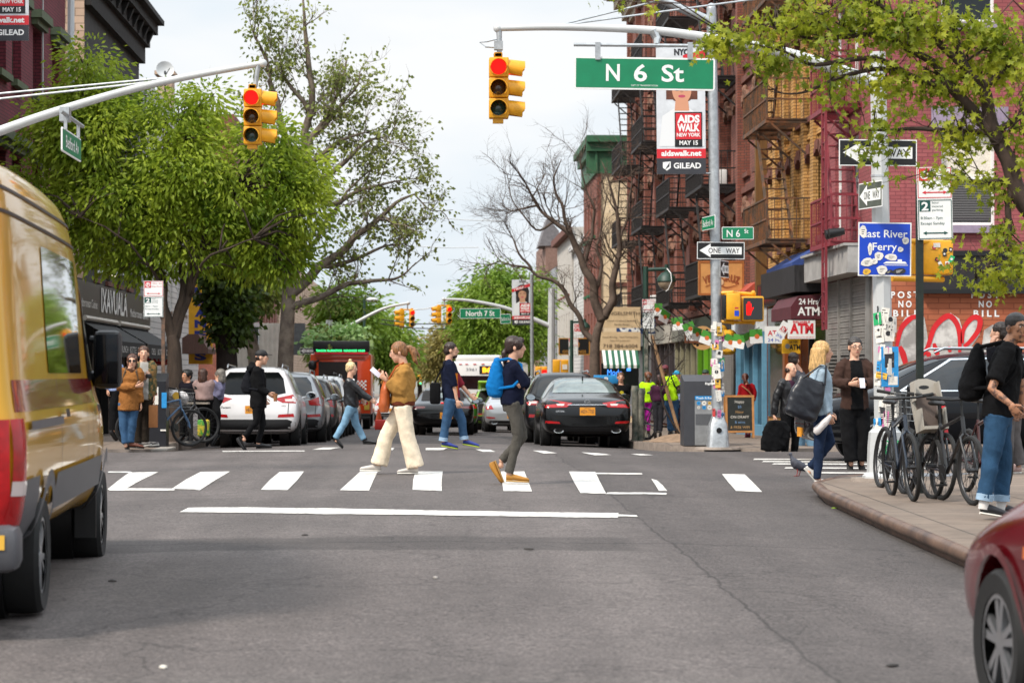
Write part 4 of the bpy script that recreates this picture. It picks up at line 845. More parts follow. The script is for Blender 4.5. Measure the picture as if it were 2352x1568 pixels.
mb = MB()
for y in (349, 404): q = P(2021, y, Y); mb.lathe([(.106, -.012), (.106, .012)], Matrix.Translation(q), 8)
mb.build('steel_strap', SMT, root)
# guy wires of this arm
r_ = E('guy_wire', 'thin steel guy wires running up from the right mast arm', 'wire', P(1290, 55, Y)); mb = MB()
for a, b in (((1293, 56), (1560, -10)), ((1293, 58), (1760, -5))): mb.tube([P(*a, Y), P(*b, Y + .3)], .012, 5)
mb.build('strand', GALV, r_)
PAPER = [mat('paper_white', '#d6d2ca', .8, var=.12, vs=20), mat('paper_ink', '#2a2a2e', .8, var=.4, vs=40), mat('paper_blue', '#1f86c4', .7, var=.15, vs=12), mat('paper_red', '#b23a3a', .7), mat('paper_pink', '#c26a9a', .7), mat('paper_green', '#1fa060', .6), mat('paper_yellow', '#d8a83a', .7)]
def stickers(root, px0, px1, py0, py1, Y, n, seed, yoff=0, rad=.12):
 """small bills wrapped round the camera side of a pole"""
 R_ = random.Random(seed)
 for i in range(n):
  x, y = R_.uniform(px0, px1), R_.uniform(py0, py1); q = P(x, y, Y); cx_ = P((px0 + px1) / 2, y, Y).x
  u = (q.x - cx_) / rad; u = max(-.95, min(.95, u)); a = math.degrees(math.asin(u)); k = R_.choice([0, 0, 0, 0, 1, 0, 0, 0, 0, 0, 2, 0, 3, 0, 0, 5, 0, 6, 0, 4])
  M = FRAME(V((cx_ + rad * u * 1.02, Y - rad * cos(math.asin(u)) * 1.02 - .004 - .0008 * i, q.z)), a, R_.uniform(-9, 9)); w_, h_ = R_.uniform(.025, .07), R_.uniform(.03, .1)
  mb = MB(); mb.slab(M, -w_, w_, -h_, h_, -.003, 0, 0)
  for j in range(R_.randint(0, 3)): yy = R_.uniform(-h_ * .8, h_ * .7); mb.rect(M, -w_ * .8, w_ * R_.uniform(0, .8), yy, yy + h_ * .14, .001, 1)
  if R_.random() < .3: mb.disc(M, 0, h_ * .3, w_ * .5, .0012, 1, 10)
  tag(mb.build('sticker', [PAPER[k], PAPER[1 if k != 1 else 0]], root, smooth=False))
stickers(root, 2011, 2054, 700, 980, Y, 38, 3, rad=.118)
mb = MB(); q = P(2039, 840, Y); M = FRAME(V((q.x, Y - .135, q.z)), 4); mb.slab(M, -.1, .1, -.24, .22, -.012, 0, 0); mb.rect(M, -.06, .05, -.02, .16, .002, 1); mb.slab(M, -.02, .09, -.22, -.12, .001, .003, 2); mb.build('blue_poster', [PAPER[2], PAPER[1], PAPER[0]], root, smooth=False)
q = P(2039, 1040, Y); M = FRAME(V((q.x + .01, Y - .215, q.z)), 0, 1); mb = MB(); mb.slab(M, -.11, .11, -.15, .15, -.004, 0, 0)
for i, t_ in enumerate(('NEW', 'HEAD', 'SHOTS', '.COM')): mb.text(t_, M, 0, .115 - i * .075, .045, .13, .002, 1, .03)
mb.build('headshots_poster', [PAPER[5], WHITE], root, smooth=False)
q = P(2044, 940, Y); M = FRAME(V((q.x, Y - .135, q.z)), 6); mb = MB(); mb.slab(M, -.08, .08, -.19, .13, -.004, 0, 0); mb.text('Painting', M, 0, .08, .035, .14, .002, 1, .02)
for i in range(9): mb.rect(M, -.07, .05 - .02 * (i % 3), .03 - i * .022, .04 - i * .022, .0015, 1)
mb.build('painting_flyer', [PAPER[0], PAPER[1]], root, smooth=False)
q = P(2035, 760, Y); M = FRAME(V((q.x, Y - .135, q.z)), 0); mb = MB(); mb.slab(M, -.07, .07, -.12, .08, -.004, 0, 0); mb.text('CLEAN', M, 0, .05, .03, .12, .002, 1, .02); mb.disc(M, 0, -.03, .03, .002, 1); mb.build('clean_flyer', [PAPER[0], PAPER[1]], root, smooth=False)
# ---- hanging N 6 St board
q0, q1 = P(1319, 206, Y - .1), P(1642, 133, Y - .1); M = FRAME(((q0.x + q1.x) / 2, Y - .1, (q0.z + q1.z) / 2), 0, -.6); w_, h_ = q1.x - q0.x, q1.z - q0.z
def street_sign(name, label, M, w_, h_, texts, m=SIGNG, bord=.02, th=.02, root_loc=None):
 r = E(name, label, 'street sign', root_loc or M.translation - V((0, 0, h_ / 2)))
 mb = MB(); rr = h_ * .08; 
 pts = []
 for sx_, sy_, a0 in ((1, 1, 0), (-1, 1, 90), (-1, -1, 180), (1, -1, 270)):
  for j in range(4): a = radians(a0 + j * 30); pts.append((sx_ * (w_ / 2 - rr) + rr * cos(a), sy_ * (h_ / 2 - rr) + rr * sin(a)))
 mb.prism(M, pts, -th, 0, 0); mb.rect(M, -w_ / 2 + bord, w_ / 2 - bord, -h_ / 2 + bord, h_ / 2 - bord, .0025, 1); mb.build('sign_panel', [SIGNW, m], r, smooth=False)
 mb = MB()
 for t_ in texts: mb.text(t_[0], M, t_[1] * w_, t_[2] * h_, t_[3] * h_, t_[4] * w_ if len(t_) > 4 and t_[4] else None, .0055, 0, t_[5] if len(t_) > 5 else .0)
 mb.build('lettering', SIGNW, r, smooth=False); return r
r_ = street_sign('street_name_sign', 'large green hanging sign reading N 6 St under the right mast arm', M, w_, h_, [('N', -.226, .02, .5, .098, .02), ('6', -.03, .02, .5, .094, .02), ('St', .2, .02, .5, .16, .02), ('DEPT OF TRANSPORTATION', 0, -.37, .05, .19)])
mb = MB(); mb.tube([P(1318, 103, Y - .09), P(1648, 106, Y - .09)], .021, 8); 
for x in (1373, 1585): q = P(x, 118, Y - .09); mb.box(q.x - .03, q.x + .03, Y - .12, Y - .08, q.z - .1, q.z + .1)
for x in (1500,): mb.tube([P(x, 70, Y), P(x + 10, 90, Y), P(x + 8, 104, Y - .09)], [.06, .05, .03], 8)
mb.build('sign_hanger', GALV, r_)
def one_way(name, label, M, w_, h_, flip=False, m=BLACK):
 r = E(name, label, 'road sign', M.translation - V((0, 0, h_ / 2))); mb = MB()
 mb.slab(M, -w_ / 2, w_ / 2, -h_ / 2, h_ / 2, -.004, 0, 1); mb.rect(M, -w_ / 2 + .012, w_ / 2 - .012, -h_ / 2 + .012, h_ / 2 - .012, .0015, 0)
 a = w_ / 2 * .9; mb.poly(M, [(-a, 0), (-a + h_ * .66, h_ * .4), (-a + h_ * .66, h_ * .22), (a * .98, h_ * .22), (a * .98, -h_ * .22), (-a + h_ * .66, -h_ * .22), (-a + h_ * .66, -h_ * .4)], .003, 1)
 mb.build('sign_panel', [m, SIGNW], r, smooth=False); mb = MB(); mb.text('ONE', M, -w_ * .13, 0, h_ * .29, w_ * .26, .0048, 0, .01); mb.text('WAY', M, w_ * .25, 0, h_ * .29, w_ * .29, .0048, 0, .01); mb.build('lettering', m, r, smooth=False)
 return r
def pxsign(px0, px1, py0, py1, Y, ang=0, tilt=0):
 a, b = P(px0, py1, Y), P(px1, py0, Y); return FRAME(((a.x + b.x) / 2, Y, (a.z + b.z) / 2), ang, tilt), b.x - a.x, b.z - a.z
one_way('one_way_sign', 'large black ONE WAY sign strapped behind the grey octagonal pole', *pxsign(1927, 2106, 321, 381, Y + .13, 0, -.3))
r_ = one_way('one_way_sign', 'weathered dark ONE WAY sign seen edge on at the left of the octagonal pole', FRAME(P(1999, 448, Y - .25), -75), .62, .3, m=mat('faded_black', '#4a5048', .6, var=.25, vs=8))
M, w_, h_ = pxsign(1971, 2093, 511, 634, Y - .14, 0, -.6)
r_ = E('ferry_sign', 'blue square East River Ferry sign plastered with stickers', 'road sign', M.translation - V((0, 0, h_ / 2))); mb = MB(); mb.slab(M, -w_ / 2, w_ / 2, -h_ / 2, h_ / 2, -.004, 0, 1); mb.rect(M, -w_ / 2 + .015, w_ / 2 - .015, -h_ / 2 + .015, h_ / 2 - .015, .002, 0); mb.build('sign_panel', [SIGNB, SIGNW], r_, smooth=False)
mb = MB(); mb.text('East River', M, .0, h_ * .29, .085, w_ * .85, .004, 0, .01); mb.text('Ferry', M, .0, h_ * .05, .085, w_ * .46, .004, 0, .01)
mb.poly(M, [(-.02, -.165), (.26, -.165), (.24, -.14), (.2, -.14), (.2, -.115), (.15, -.115), (.15, -.14), (.02, -.14)], .004); mb.rect(M, .0, .27, -.185, -.178, .004); mb.build('lettering', SIGNW, r_, smooth=False)
for i, (x, y, a, b, c, t_) in enumerate(((-.25, .2, .04, .075, 0, 5), (-.17, .0, .022, .075, 0, 0), (-.07, -.08, .045, .05, 0, 20), (.08, -.09, .065, .04, 0, -6), (.24, .1, .035, .042, 0, -4), (.18, .0, .028, .03, 0, 0), (-.2, -.15, .065, .05, 0, 12), (-.03, -.24, .055, .055, 0, -5), (-.21, -.26, .04, .035, 6, 10), (.17, -.25, .075, .035, 1, 8), (.05, -.26, .04, .02, 1, 25), (-.12, -.14, .03, .035, 0, -15))):
 Q = M @ Matrix.Translation((x, y, .005 + i * .0006)) @ Matrix.Rotation(radians(t_), 4, 'Z'); mb = MB(); mb.prism(Q, [(a * cos(j * pi / 5 + .3) * (1 + .15 * ((j * 7 + i) % 3)), b * sin(j * pi / 5 + .3)) for j in range(10)], -.002, 0, 0)
 for j in range(3): mb.rect(Q, -a * .5, a * (.1 + .2 * j), b * (-.4 + .3 * j), b * (-.4 + .3 * j) + b * .1, .0003, 1)
 mb.build('sticker', [PAPER[c], PAPER[1 if c != 1 else 0]], r_, smooth=False)
# yellow signal boxes behind, with stickers
a = P(2140, 592, Y + .6); r_ = E('walk_signal', 'back of yellow walk signal boxes plastered with stickers behind the parking sign', 'walk signal', a); mb = MB()
q0, q1 = P(2096, 632, Y + .6), P(2186, 552, Y + .6); mb.bevbox(q0.x + .1, q1.x, Y + .5, Y + .75, q0.z, q1.z, .03); mb.bevbox(q0.x - .02, q0.x + .07, Y + .45, Y + .8, q0.z, q1.z, .03); mb.tube([V((q0.x - .3, Y + .3, q1.z - .02)), V((q1.x - .1, Y + .62, q1.z - .02))], .03, 8); mb.tube([V((q0.x - .3, Y + .3, q0.z - .05)), V((q1.x - .1, Y + .62, q0.z - .05))], .035, 8); mb.build('signal_housing', YEL, r_)
R_ = random.Random(5)
for i in range(9): Q = FRAME((q0.x + .18 + .3 * R_.random(), Y + .493 - i * .001, q0.z + .08 + .28 * R_.random()), 0, R_.uniform(-30, 30)); mb = MB(); a, b = R_.uniform(.02, .05), R_.uniform(.02, .05); mb.slab(Q, -a, a, -b, b, -.003, 0, 0); mb.disc(Q, 0, 0, a * .6, .001, 1, 9); mb.build('sticker', [PAPER[R_.choice([0, 0, 1, 5, 6])], PAPER[R_.choice([1, 0, 3])]], r_, smooth=False)
# ---- parking signs
def parking_sign(label, px0, px1, py0, py1, Y, post, hours1='8am - 8:30am', hours2='8:30am - 7pm', pm=BLACK, ang=0, tilt=0, pr=.035, small=False):
 M, w_, h_ = pxsign(px0, px1, py0, py1, Y, ang, tilt); zb_ = sw(Y) if post is None else post[1]
 px_ = M.translation.x if post is None else post[0]
 r = E('parking_sign', label, 'parking sign', (px_, Y + .06, zb_)); mb = MB(); mb.tube([(px_, Y + .06, zb_), (px_, Y + .06, M.translation.z + h_ * .3)], pr, 4 if pr > .03 else 8); mb.build('post', pm, r, ang=.3)
 mb = MB(); mb.slab(M, -w_ / 2, w_ / 2, -h_ / 2, h_ * .06, -.004, 0, 0); mb.slab(M, -w_ / 2, w_ / 2, h_ * .063, h_ / 2, -.004, .001, 0)
 t = w_ * .02
 for (a, b, m) in ((h_ * .075, h_ * .49, 1), (-h_ * .49, h_ * .048, 2)):
  for q in ((-w_ * .48, w_ * .48, a, a + t), (-w_ * .48, w_ * .48, b - t, b), (-w_ * .48, -w_ * .48 + t, a + t, b - t), (w_ * .48 - t, w_ * .48, a + t, b - t)): mb.rect(M, *q, .0035, m)
 mb.rect(M, -w_ * .44, -w_ * .13, h_ * .31, h_ * .475, .0035, 1); mb.ring(M, -w_ * .285, h_ * .392, w_ * .085, w_ * .12, .005, 0, 16); mb.text('P', M, -w_ * .285, h_ * .392, h_ * .075, None, .005, 0, .03)
 mb.rect(M, -w_ * .44, -w_ * .13, -h_ * .11, h_ * .035, .0035, 2); mb.text('2', M, -w_ * .285, -h_ * .04, h_ * .11, w_ * .2, .005, 0, .03)
 for y, m in ((h_ * .15, 1), (-h_ * .41, 2)):
  mb.rect(M, -w_ * .26, w_ * .26, y - h_ * .008, y + h_ * .008, .0035, m)
  for s_ in (-1, 1): mb.poly(M, [(s_ * w_ * .36, y), (s_ * w_ * .25, y + h_ * .025), (s_ * w_ * .25, y - h_ * .025)][::s_], .0038, m)
 mb.text(hours1, M, w_ * .17, h_ * .43, h_ * .03, w_ * .52, .0035, 1); mb.text('Except Sunday', M, w_ * .17, h_ * .35, h_ * .03, w_ * .52, .0035, 1)
 for i, t_ in enumerate(('hour', 'metered', 'parking')): mb.text(t_, M, -w_ * .08, h_ * (.01 - .05 * i), h_ * .028, w_ * (.2 if i == 0 else .3), .0035, 2, 0, 'l')
 mb.text(hours2, M, -w_ * .41, -h_ * .2, h_ * .036, w_ * .62, .0035, 2, 0, 'l'); mb.text('Except Sunday', M, -w_ * .41, -h_ * .275, h_ * .036, w_ * .68, .0035, 2, 0, 'l')
 mb.build('sign_panel', [SIGNW, RED, DKGRN], r, smooth=False); return r
q = P(2116, 1138, 25.3)
parking_sign('parking sign on a dark steel post beside the bicycles at the right', 2107, 2187, 384, 550, 25.3, (q.x, sw(25.3)), pm=mat('dark_green_post', '#16201a', .5, var=.4, vs=14), pr=.05, tilt=1.2)
r_ = parking_sign('parking sign with an orange sticker on a scuffed post by the smiling couple', 330, 375, 645, 728, 45.5, (P(374, 800, 45.5).x, sw(45.5)), '7:30am - 8am', '8am - 7pm', pm=mat('scuffed_post', '#3f3a34', .7, var=.6, vs=9, col2='#7c5a44'), pr=.045)
parking_sign('small far parking sign on a black lamp post by the leaning grey trunk', 571, 596, 740, 793, 81, (P(588, 800, 81).x, sw(81)), pm=BLACK, pr=.1)
parking_sign('parking sign on the green lamp post in front of the cream boards', 1475, 1503, 687, 755, 57, (P(1484, 800, 57).x, sw(57)), pm=mat('stickered_post', '#3d4a40', .7, var=.7, vs=7, col2='#8a8478'), pr=.06)
parking_sign('parking sign on a thin pole before the black and gold sign', 1306, 1328, 777, 818, 93, (P(1308, 800, 93).x, sw(93)), pm=GREYPAINT, pr=.03)
# ---- far right galvanised pole
Y = 43.4; b0 = P(1649, 1028, Y)
r_ = E('signal_pole', 'galvanised steel pole with stickered base carrying green and black street signs', 'pole', b0); mb = MB(); mb.tube([P(1648, 960, Y), P(1647, 800, Y), P(1634, 22, Y)], [.105, .1, .09], 12); mb.ell(P(1634, 22, Y), (.09, .09, .12)); mb.build('pole', GALV, r_)
mb = MB(); mb.loft([(V((b0.x, Y, b0.z - .02)), (.205, 0, 0), (0, .2, 0)), (V((b0.x, Y, b0.z + .05)), (.2, 0, 0), (0, .19, 0)), (V((b0.x, Y, b0.z + .43)), (.165, 0, 0), (0, .16, 0)), (V((b0.x, Y, b0.z + .5)), (.13, 0, 0), (0, .13, 0)), (V((b0.x, Y, b0.z + .58)), (.11, 0, 0), (0, .11, 0))], 16, sq=.5); mb.build('pole_base', GALV, r_, ang=.4)
mb = MB(); mb.lathe([(.42, 0), (.4, .04)], Matrix.Translation((b0.x, Y, sw(Y) - .02)), 12); mb.build('footing', KERBC, r_, ang=.3)
mb = MB(); mb.tube([P(1634, 50, Y), P(1560, 18, Y), P(1480, -18, Y), P(1380, -60, Y)], [.085, .08, .075, .07], 10); mb.build('mast_arm', GALV, r_)
stickers(r_, 1636, 1660, 745, 985, Y, 55, 11, rad=.107)
q = P(1649, 990, Y); mb = MB(); mb.disc(FRAME(V((q.x, Y - .19, q.z + .02)), 0), .0, 0, .05, 0, 0); mb.build('round_sticker', BLACK, r_, smooth=False)
street_sign('street_name_sign', 'small green N 6 St blade sign on the galvanised pole', *pxsign(1658, 1731, 521, 550, Y - .05, 0, .3), [('N 6', -.14, -.02, .55, .42, .01), ('St', .27, .15, .32, .13, .01)], th=.01, bord=.012)
street_sign('street_name_sign', 'green street name blade seen edge on at the left of the galvanised pole', FRAME(P(1627, 512, Y - .4), -80), .8, .24, [('Bedford Av', 0, 0, .5, .8)], th=.01, bord=.012)
one_way('one_way_sign', 'black ONE WAY sign across the galvanised pole above the wooden board', *pxsign(1601, 1710, 556, 595, Y - .12, 0, -.4))
one_way('one_way_sign', 'narrow ONE WAY sign turned sideways on the galvanised pole', FRAME(P(1664, 618, Y - .25), 65), .5, .3)
# pedestrian signals
q0, q1 = P(1704, 738, Y - .25), P(1755, 680, Y - .25)
r_ = E('walk_signal', 'yellow walk signal showing a lit red hand on the galvanised pole', 'walk signal', ((q0.x + q1.x) / 2, Y - .2, q0.z)); mb = MB(); cx_, cz_ = (q0.x + q1.x) / 2, (q0.z + q1.z) / 2; hw, hh = (q1.x - q0.x) / 2, (q1.z - q0.z) / 2
mb.bevbox(cx_ - hw, cx_ + hw, Y - .25, Y + .02, cz_ - hh, cz_ + hh, .03); mb.tube([P(1650, 673, Y), P(1680, 672, Y - .1), P(1735, 676, Y - .1)], .032, 8); mb.tube([P(1647, 738, Y), P(1680, 740, Y - .1), P(1733, 740, Y - .1)], .032, 8)
for x in (1683, 1730): mb.ell(P(x, 673, Y - .1), (.045, .045, .05)); mb.ell(P(x, 740, Y - .1), (.045, .045, .05))
mb.build('signal_housing', YEL, r_)
M = FRAME((cx_, Y - .262, cz_), 0); mb = MB(); mb.slab(M, -hw * .86, hw * .86, -hh * .86, hh * .86, -.012, 0, 0); mb.build('signal_face', BLACKG, r_, smooth=False)
mb = MB(); hpts = [(-.05, -.13), (.03, -.13), (.05, -.06), (.095, .02), (.08, .035), (.045, -.0), (.045, .1), (.03, .11), (.022, .02), (.018, .14), (.0, .145), (-.004, .03), (-.012, .145), (-.03, .14), (-.03, .02), (-.042, .1), (-.06, .09), (-.06, -.04)]
mb.poly(M, [(x * .9 - .07, y * .9) for x, y in hpts], .004); mb.build('red_hand', LENSR, r_, smooth=False)
q0, q1 = P(1660, 735, Y - .22), P(1699, 674, Y - .22); r_ = E('walk_signal', 'yellow walk signal turned sideways beside the one with the red hand', 'walk signal', q0); mb = MB(); mb.bevbox(q0.x + .05, q1.x, Y - .35, Y - .05, q0.z, q1.z, .03); mb.build('signal_housing', YEL, r_); mb = MB(); mb.bevbox(q0.x, q0.x + .052, Y - .33, Y - .07, q0.z + .03, q1.z - .03, .01); mb.build('signal_visor', BLACK, r_)
mb = MB(); Q = FRAME((q1.x - .07, Y - .353, q0.z + .12), 0); mb.slab(Q, -.04, .04, -.05, .05, -.003, 0, 0); mb.slab(Q, -.035, .03, .08, .11, -.003, 0, 1); mb.build('sticker', [SIGNB, PAPER[3]], r_, smooth=False)
# banners
def banner(label, px0, px1, py0, py1, Y, hair, skin, top, polex, glasses=False):
 M, w_, h_ = pxsign(px0, px1, py0, py1, Y, 0, .5); r = E('street_banner', label, 'banner', M.translation - V((0, 0, h_ / 2))); u = w_ / 2
 mb = MB(); n = 8
 mb.slab(M, -u, u, -h_ / 2, h_ / 2, -.006, 0, 0); mb.slab(M, -u, u, -h_ * .5, -h_ * .375, .0005, .004, 1); mb.slab(M, -u, u, -h_ * .374, -h_ * .3, .0005, .004, 2)
 mb.build('cloth', [mat('banner_white', '#c9ccd0', .6, var=.12, vs=3), mat('banner_charcoal', '#2f3036', .6, var=.15, vs=3), RED], r, smooth=False)
 mb = MB(); y0 = h_ * .17
 mb.disc(M, .02 * w_, y0 + .06 * h_, w_ * .34, .003, 0, 24, h_ * .17); mb.rect(M, -w_ * .3, w_ * .34, y0 - h_ * (.08 if top else .2), y0 + h_ * .05, .0032, 0)
 mb.poly(M, [(-w_ * .45, -h_ * .28), (-w_ * .38, -h_ * .04), (-w_ * .1, .03 * h_), (w_ * .14, .03 * h_), (w_ * .42, -h_ * .05), (w_ * .48, -h_ * .28)], .004, 2)
 mb.poly(M, [(-w_ * .13, -.0 * h_), (w_ * .17, -.0 * h_), (w_ * .14, h_ * .12), (-w_ * .1, h_ * .12)], .005, 1); mb.disc(M, .02 * w_, y0, w_ * .2, .006, 1, 22, h_ * .115)
 mb.disc(M, .02 * w_, y0 - h_ * .055, w_ * .075, .007, 3, 14, h_ * .012)
 for s_ in (-1, 1): mb.disc(M, .02 * w_ + s_ * w_ * .085, y0 + h_ * .022, w_ * .03, .007, 0, 10, h_ * .007); mb.rect(M, .02 * w_ + s_ * w_ * .085 - w_ * .045, .02 * w_ + s_ * w_ * .085 + w_ * .045, y0 + h_ * .04, y0 + h_ * .045, .007, 0)
 mb.disc(M, .02 * w_, y0 - h_ * .018, w_ * .035, .007, 4, 10, h_ * .008)
 if glasses:
  for s_ in (-1, 1): mb.ring(M, .02 * w_ + s_ * w_ * .095, y0 + h_ * .02, w_ * .07, w_ * .085, .008, 5, 16)
 mb.poly(M, [(-w_ * .2, y0 + h_ * .06), (0, y0 + h_ * .1), (w_ * .24, y0 + h_ * .06), (w_ * .26, y0 + h_ * .13), (-w_ * .22, y0 + h_ * .13)], .0085, 0)
 mb.build('portrait', [mat('print_hair' + hair, hair, .7, var=.3, vs=7), mat('print_skin' + skin, skin, .7), mat('banner_shirt', '#d8d9da', .7), mat('print_lip', '#b0405a', .7), mat('print_shade' + skin, tuple(c * .7 for c in hx(skin)), .7), BLACK], r, smooth=False)
 mb = MB(); mb.slab(M, -w_ * .13, w_ * .43, -h_ * .285, -h_ * .01, .005, .009, 1); mb.slab(M, -w_ * .11, w_ * .41, -h_ * .225, -h_ * .02, .0095, .0105, 2); mb.build('date_panel', [BLACK, BLACK, RED], r, smooth=False)
 mb = MB(); mb.text('AIDS', M, w_ * .15, -h_ * .065, h_ * .055, w_ * .46, .013, 0, .05); mb.text('WALK', M, w_ * .15, -h_ * .133, h_ * .055, w_ * .46, .013, 0, .05); mb.text('NEW YORK', M, w_ * .15, -h_ * .19, h_ * .027, w_ * .48, .013, 0, .03); mb.text('MAY 15', M, w_ * .15, -h_ * .253, h_ * .033, w_ * .38, .013, 0, .03)
 mb.text('aidswalk.net', M, 0, -h_ * .335, h_ * .04, w_ * .82, .006, 0, .04); mb.text('GILEAD', M, w_ * .12, -h_ * .433, h_ * .042, w_ * .56, .006, 0, .03)
 mb.poly(M, [(-w_ * .38, -h_ * .405), (-w_ * .22, -h_ * .4), (-w_ * .22, -h_ * .45), (-w_ * .3, -h_ * .472), (-w_ * .38, -h_ * .45)], .006, 0); mb.build('lettering', WHITE, r, smooth=False)
 mb = MB(); mb.poly(M, [(-w_ * .34, -h_ * .465), (-w_ * .24, -h_ * .405), (-w_ * .25, -h_ * .44)], .008, 1); mb.text('NYC', M, w_ * .02, h_ * .465, h_ * .045, w_ * .3, .004, 1, .06)
 mb.build('emblem', [BLACK, mat('banner_charcoal', '#2f3036', .6)], r, smooth=False)
 mb = MB(); mb.poly(M, [(-u, h_ * .23), (u, h_ * .37), (u, h_ * .44), (-u, h_ * .3)] if not top else [(u * .1, h_ * .42), (u, h_ * .40), (u, h_ * .48), (u * .1, h_ * .44)], .009, 0); mb.build('red_ribbon', RED, r, smooth=False)
 if not top: mb = MB(); mb.text('I WALK...', M @ Matrix.Translation((0, h_ * .335, 0)) @ Matrix.Rotation(.28, 4, 'Z'), -.1 * w_, 0, h_ * .045, w_ * .6, .011, 0, .04); mb.build('ribbon_lettering', WHITE, r, smooth=False)
 mb = MB(); pz = P(polex, 0, Y).x
 for y in (h_ / 2, -h_ / 2 + .02): mb.tube([M @ V((-u, y, -.01)), V((pz, Y + .05, (M @ V((0, y, 0))).z))], .014, 6)
 mb.build('bracket', GALV, r); return r
banner('tall charity walk banner showing a woman with glasses on the galvanised pole', 1508, 1620, 110, 400, 43.3, '#5e3322', '#c98f70', True, 1640, True)
banner('far charity walk banner with a red diagonal ribbon and long haired portrait', 1176, 1222, 643, 746, 92, '#1c1414', '#b98a6c', False, 1222)
q = P(1223, 870, 92); mb = MB(); mb.tube([(q.x, 92, sw(92)), P(1221, 630, 92)], .07, 8); tag(mb.build('light_pole', GALV), 'slim grey pole carrying the far banner', 'pole')
banner('cropped banner with red and dark bands at the upper left corner', -46, 66, -196, 94, 47.5, '#5e3322', '#c98f70', True, -70)
mb = MB(); q = P(-70, 300, 47.5); mb.tube([(q.x, 47.55, sw(47)), (q.x, 47.55, 11)], .09, 10); tag(mb.build('light_pole', GALV), 'grey pole beyond the left edge holding the cropped banner', 'pole')
# ---- left mast
Y = 30.5; arm = [P(x, y, Y) for x, y in ((604, 146), (450, 173), (300, 206), (130, 256), (0, 301), (-140, 352))]
b = V((arm[-1].x, Y, sw(Y)))
root = mast('traffic_light', 'left grey mast arm sloping over the street with a hanging red signal', [b, b + V((0, 0, 6.2))], arm, .036, .068, [.13, .1])
mb = MB(); mb.tube([P(594, 146, Y), P(590, 170, Y), P(587, 200, Y)], [.034, .03, .026], 8); mb.tube([P(604, 160, Y), P(617, 180, Y), P(607, 196, Y), P(596, 196, Y)], .009, 6); mb.build('signal_hanger', GALV, root)
signal_head(root, P(580, 205, Y), [0, 90], 1.0)
mb = MB(); q = P(150, 258, Y); mb.box(q.x - .06, q.x + .06, Y - .1, Y + .1, q.z - .12, q.z + .06); mb.build('sign_clamp', GALV, root, smooth=False)
q = P(156, 327, Y); 
r_ = street_sign('street_name_sign', 'green hanging Bedford Av sign seen at a sharp angle on the left mast', FRAME((q.x, Y + .35, q.z), 90), 1.6, .3, [('Bedford Av', 0, 0, .5, .68, .01)])
mb = MB(); mb.tube([V((q.x, Y - .6, q.z + .33)), V((q.x, Y + 1.3, q.z + .33))], .025, 8); [mb.box(q.x - .02, q.x + .02, Y + d - .02, Y + d + .02, q.z + .14, q.z + .33) for d in (-.2, .9)]; mb.build('sign_hanger', GALV, r_)
r_ = E('guy_wire', 'pair of pale guy wires above the left mast arm', 'wire', P(0, 215, Y)); mb = MB(); mb.tube([P(-20, 217, Y), P(404, 177, Y)], .013, 5); mb.tube([P(-20, 229, Y), P(354, 188, Y)], .013, 5); mb.build('strand', GALV, r_)
# ---- N 7 St masts
Y = 98; b = V((P(1265, 0, Y).x, Y, sw(Y)))
root = mast('traffic_light', 'far right signal mast at North 7 Street with twin yellow heads', [b, P(1267, 662, Y)], [P(x, y, Y) for x, y in ((1019, 687), (1075, 690), (1150, 704), (1200, 722), (1262, 748))], .05, .1, [.17, .13])
mb = MB(); mb.tube([P(1021, 687, Y), P(1021, 704, Y)], .03, 6); mb.tube([P(1006, 702, Y), P(1034, 702, Y)], .03, 6, 1); mb.build('signal_hanger', [GALV, YEL], root); signal_head(root, P(1019, 703, Y), [-75, 8], .98, .42)
street_sign('street_name_sign', 'distant green sign reading North 7 St', *pxsign(1056, 1150, 708, 731, Y - .15, 0, .6), [('North 7 St', 0, 0, .5, .7, .02)]); street_sign('street_name_sign', 'small distant Bedford Av sign right of the North 7 St one', *pxsign(1149, 1173, 721, 743, Y - .4, 8, 2), [('Bedford Av', 0, 0, .4, .8)])
b = V((P(757, 0, Y).x, Y, sw(Y)))
root = mast('traffic_light', 'far left signal mast at North 7 Street behind the orange truck', [b, P(756, 735, Y)], [P(x, y, Y) for x, y in ((938, 696), (880, 709), (815, 742), (759, 771))], .05, .09, [.16, .13])
mb = MB(); mb.tube([P(936, 696, Y), P(936, 712, Y)], .03, 6); mb.tube([P(922, 711, Y), P(948, 711, Y)], .03, 6, 1); mb.build('signal_hanger', [GALV, YEL], root); signal_head(root, P(934, 711, Y), [-75, 8], .98, .42)
for i, (px0, px1, py0, py1, YY) in enumerate(((1230, 1257, 843, 866, 97), (1270, 1306, 827, 858, 96))):
 q0, q1 = P(px0, py1, YY), P(px1, py0, YY); r_ = E('walk_signal', ('small yellow walk signal low on the far right mast', 'larger yellow walk signal box with a white sticker right of the far mast')[i], 'walk signal', q0); mb = MB(); mb.bevbox(q0.x, q0.x + (q1.x - q0.x) * .46, YY, YY + .3, q0.z, q1.z, .03); mb.bevbox(q0.x + (q1.x - q0.x) * .52, q1.x, YY + .01, YY + .3, q0.z, q1.z, .03); mb.tube([(q0.x, YY + .15, q1.z), (q1.x, YY + .15, q1.z)], .03, 6); mb.tube([(q0.x, YY + .15, q0.z), (q1.x, YY + .15, q0.z)], .03, 6); mb.build('signal_housing', YEL, r_)
 mb = MB(); Q = FRAME((q1.x - (q1.x - q0.x) * .24, YY - .003, (q0.z + q1.z) / 2), 0); mb.slab(Q, -.1, .1, -.1, .1, -.002, .004); mb.build('sticker' if i else 'signal_hand', PAPER[0] if i else LENSR, r_, smooth=False)
one_way('one_way_sign', 'far ONE WAY sign left of the orange food truck', *pxsign(689, 722, 799, 812, 96))
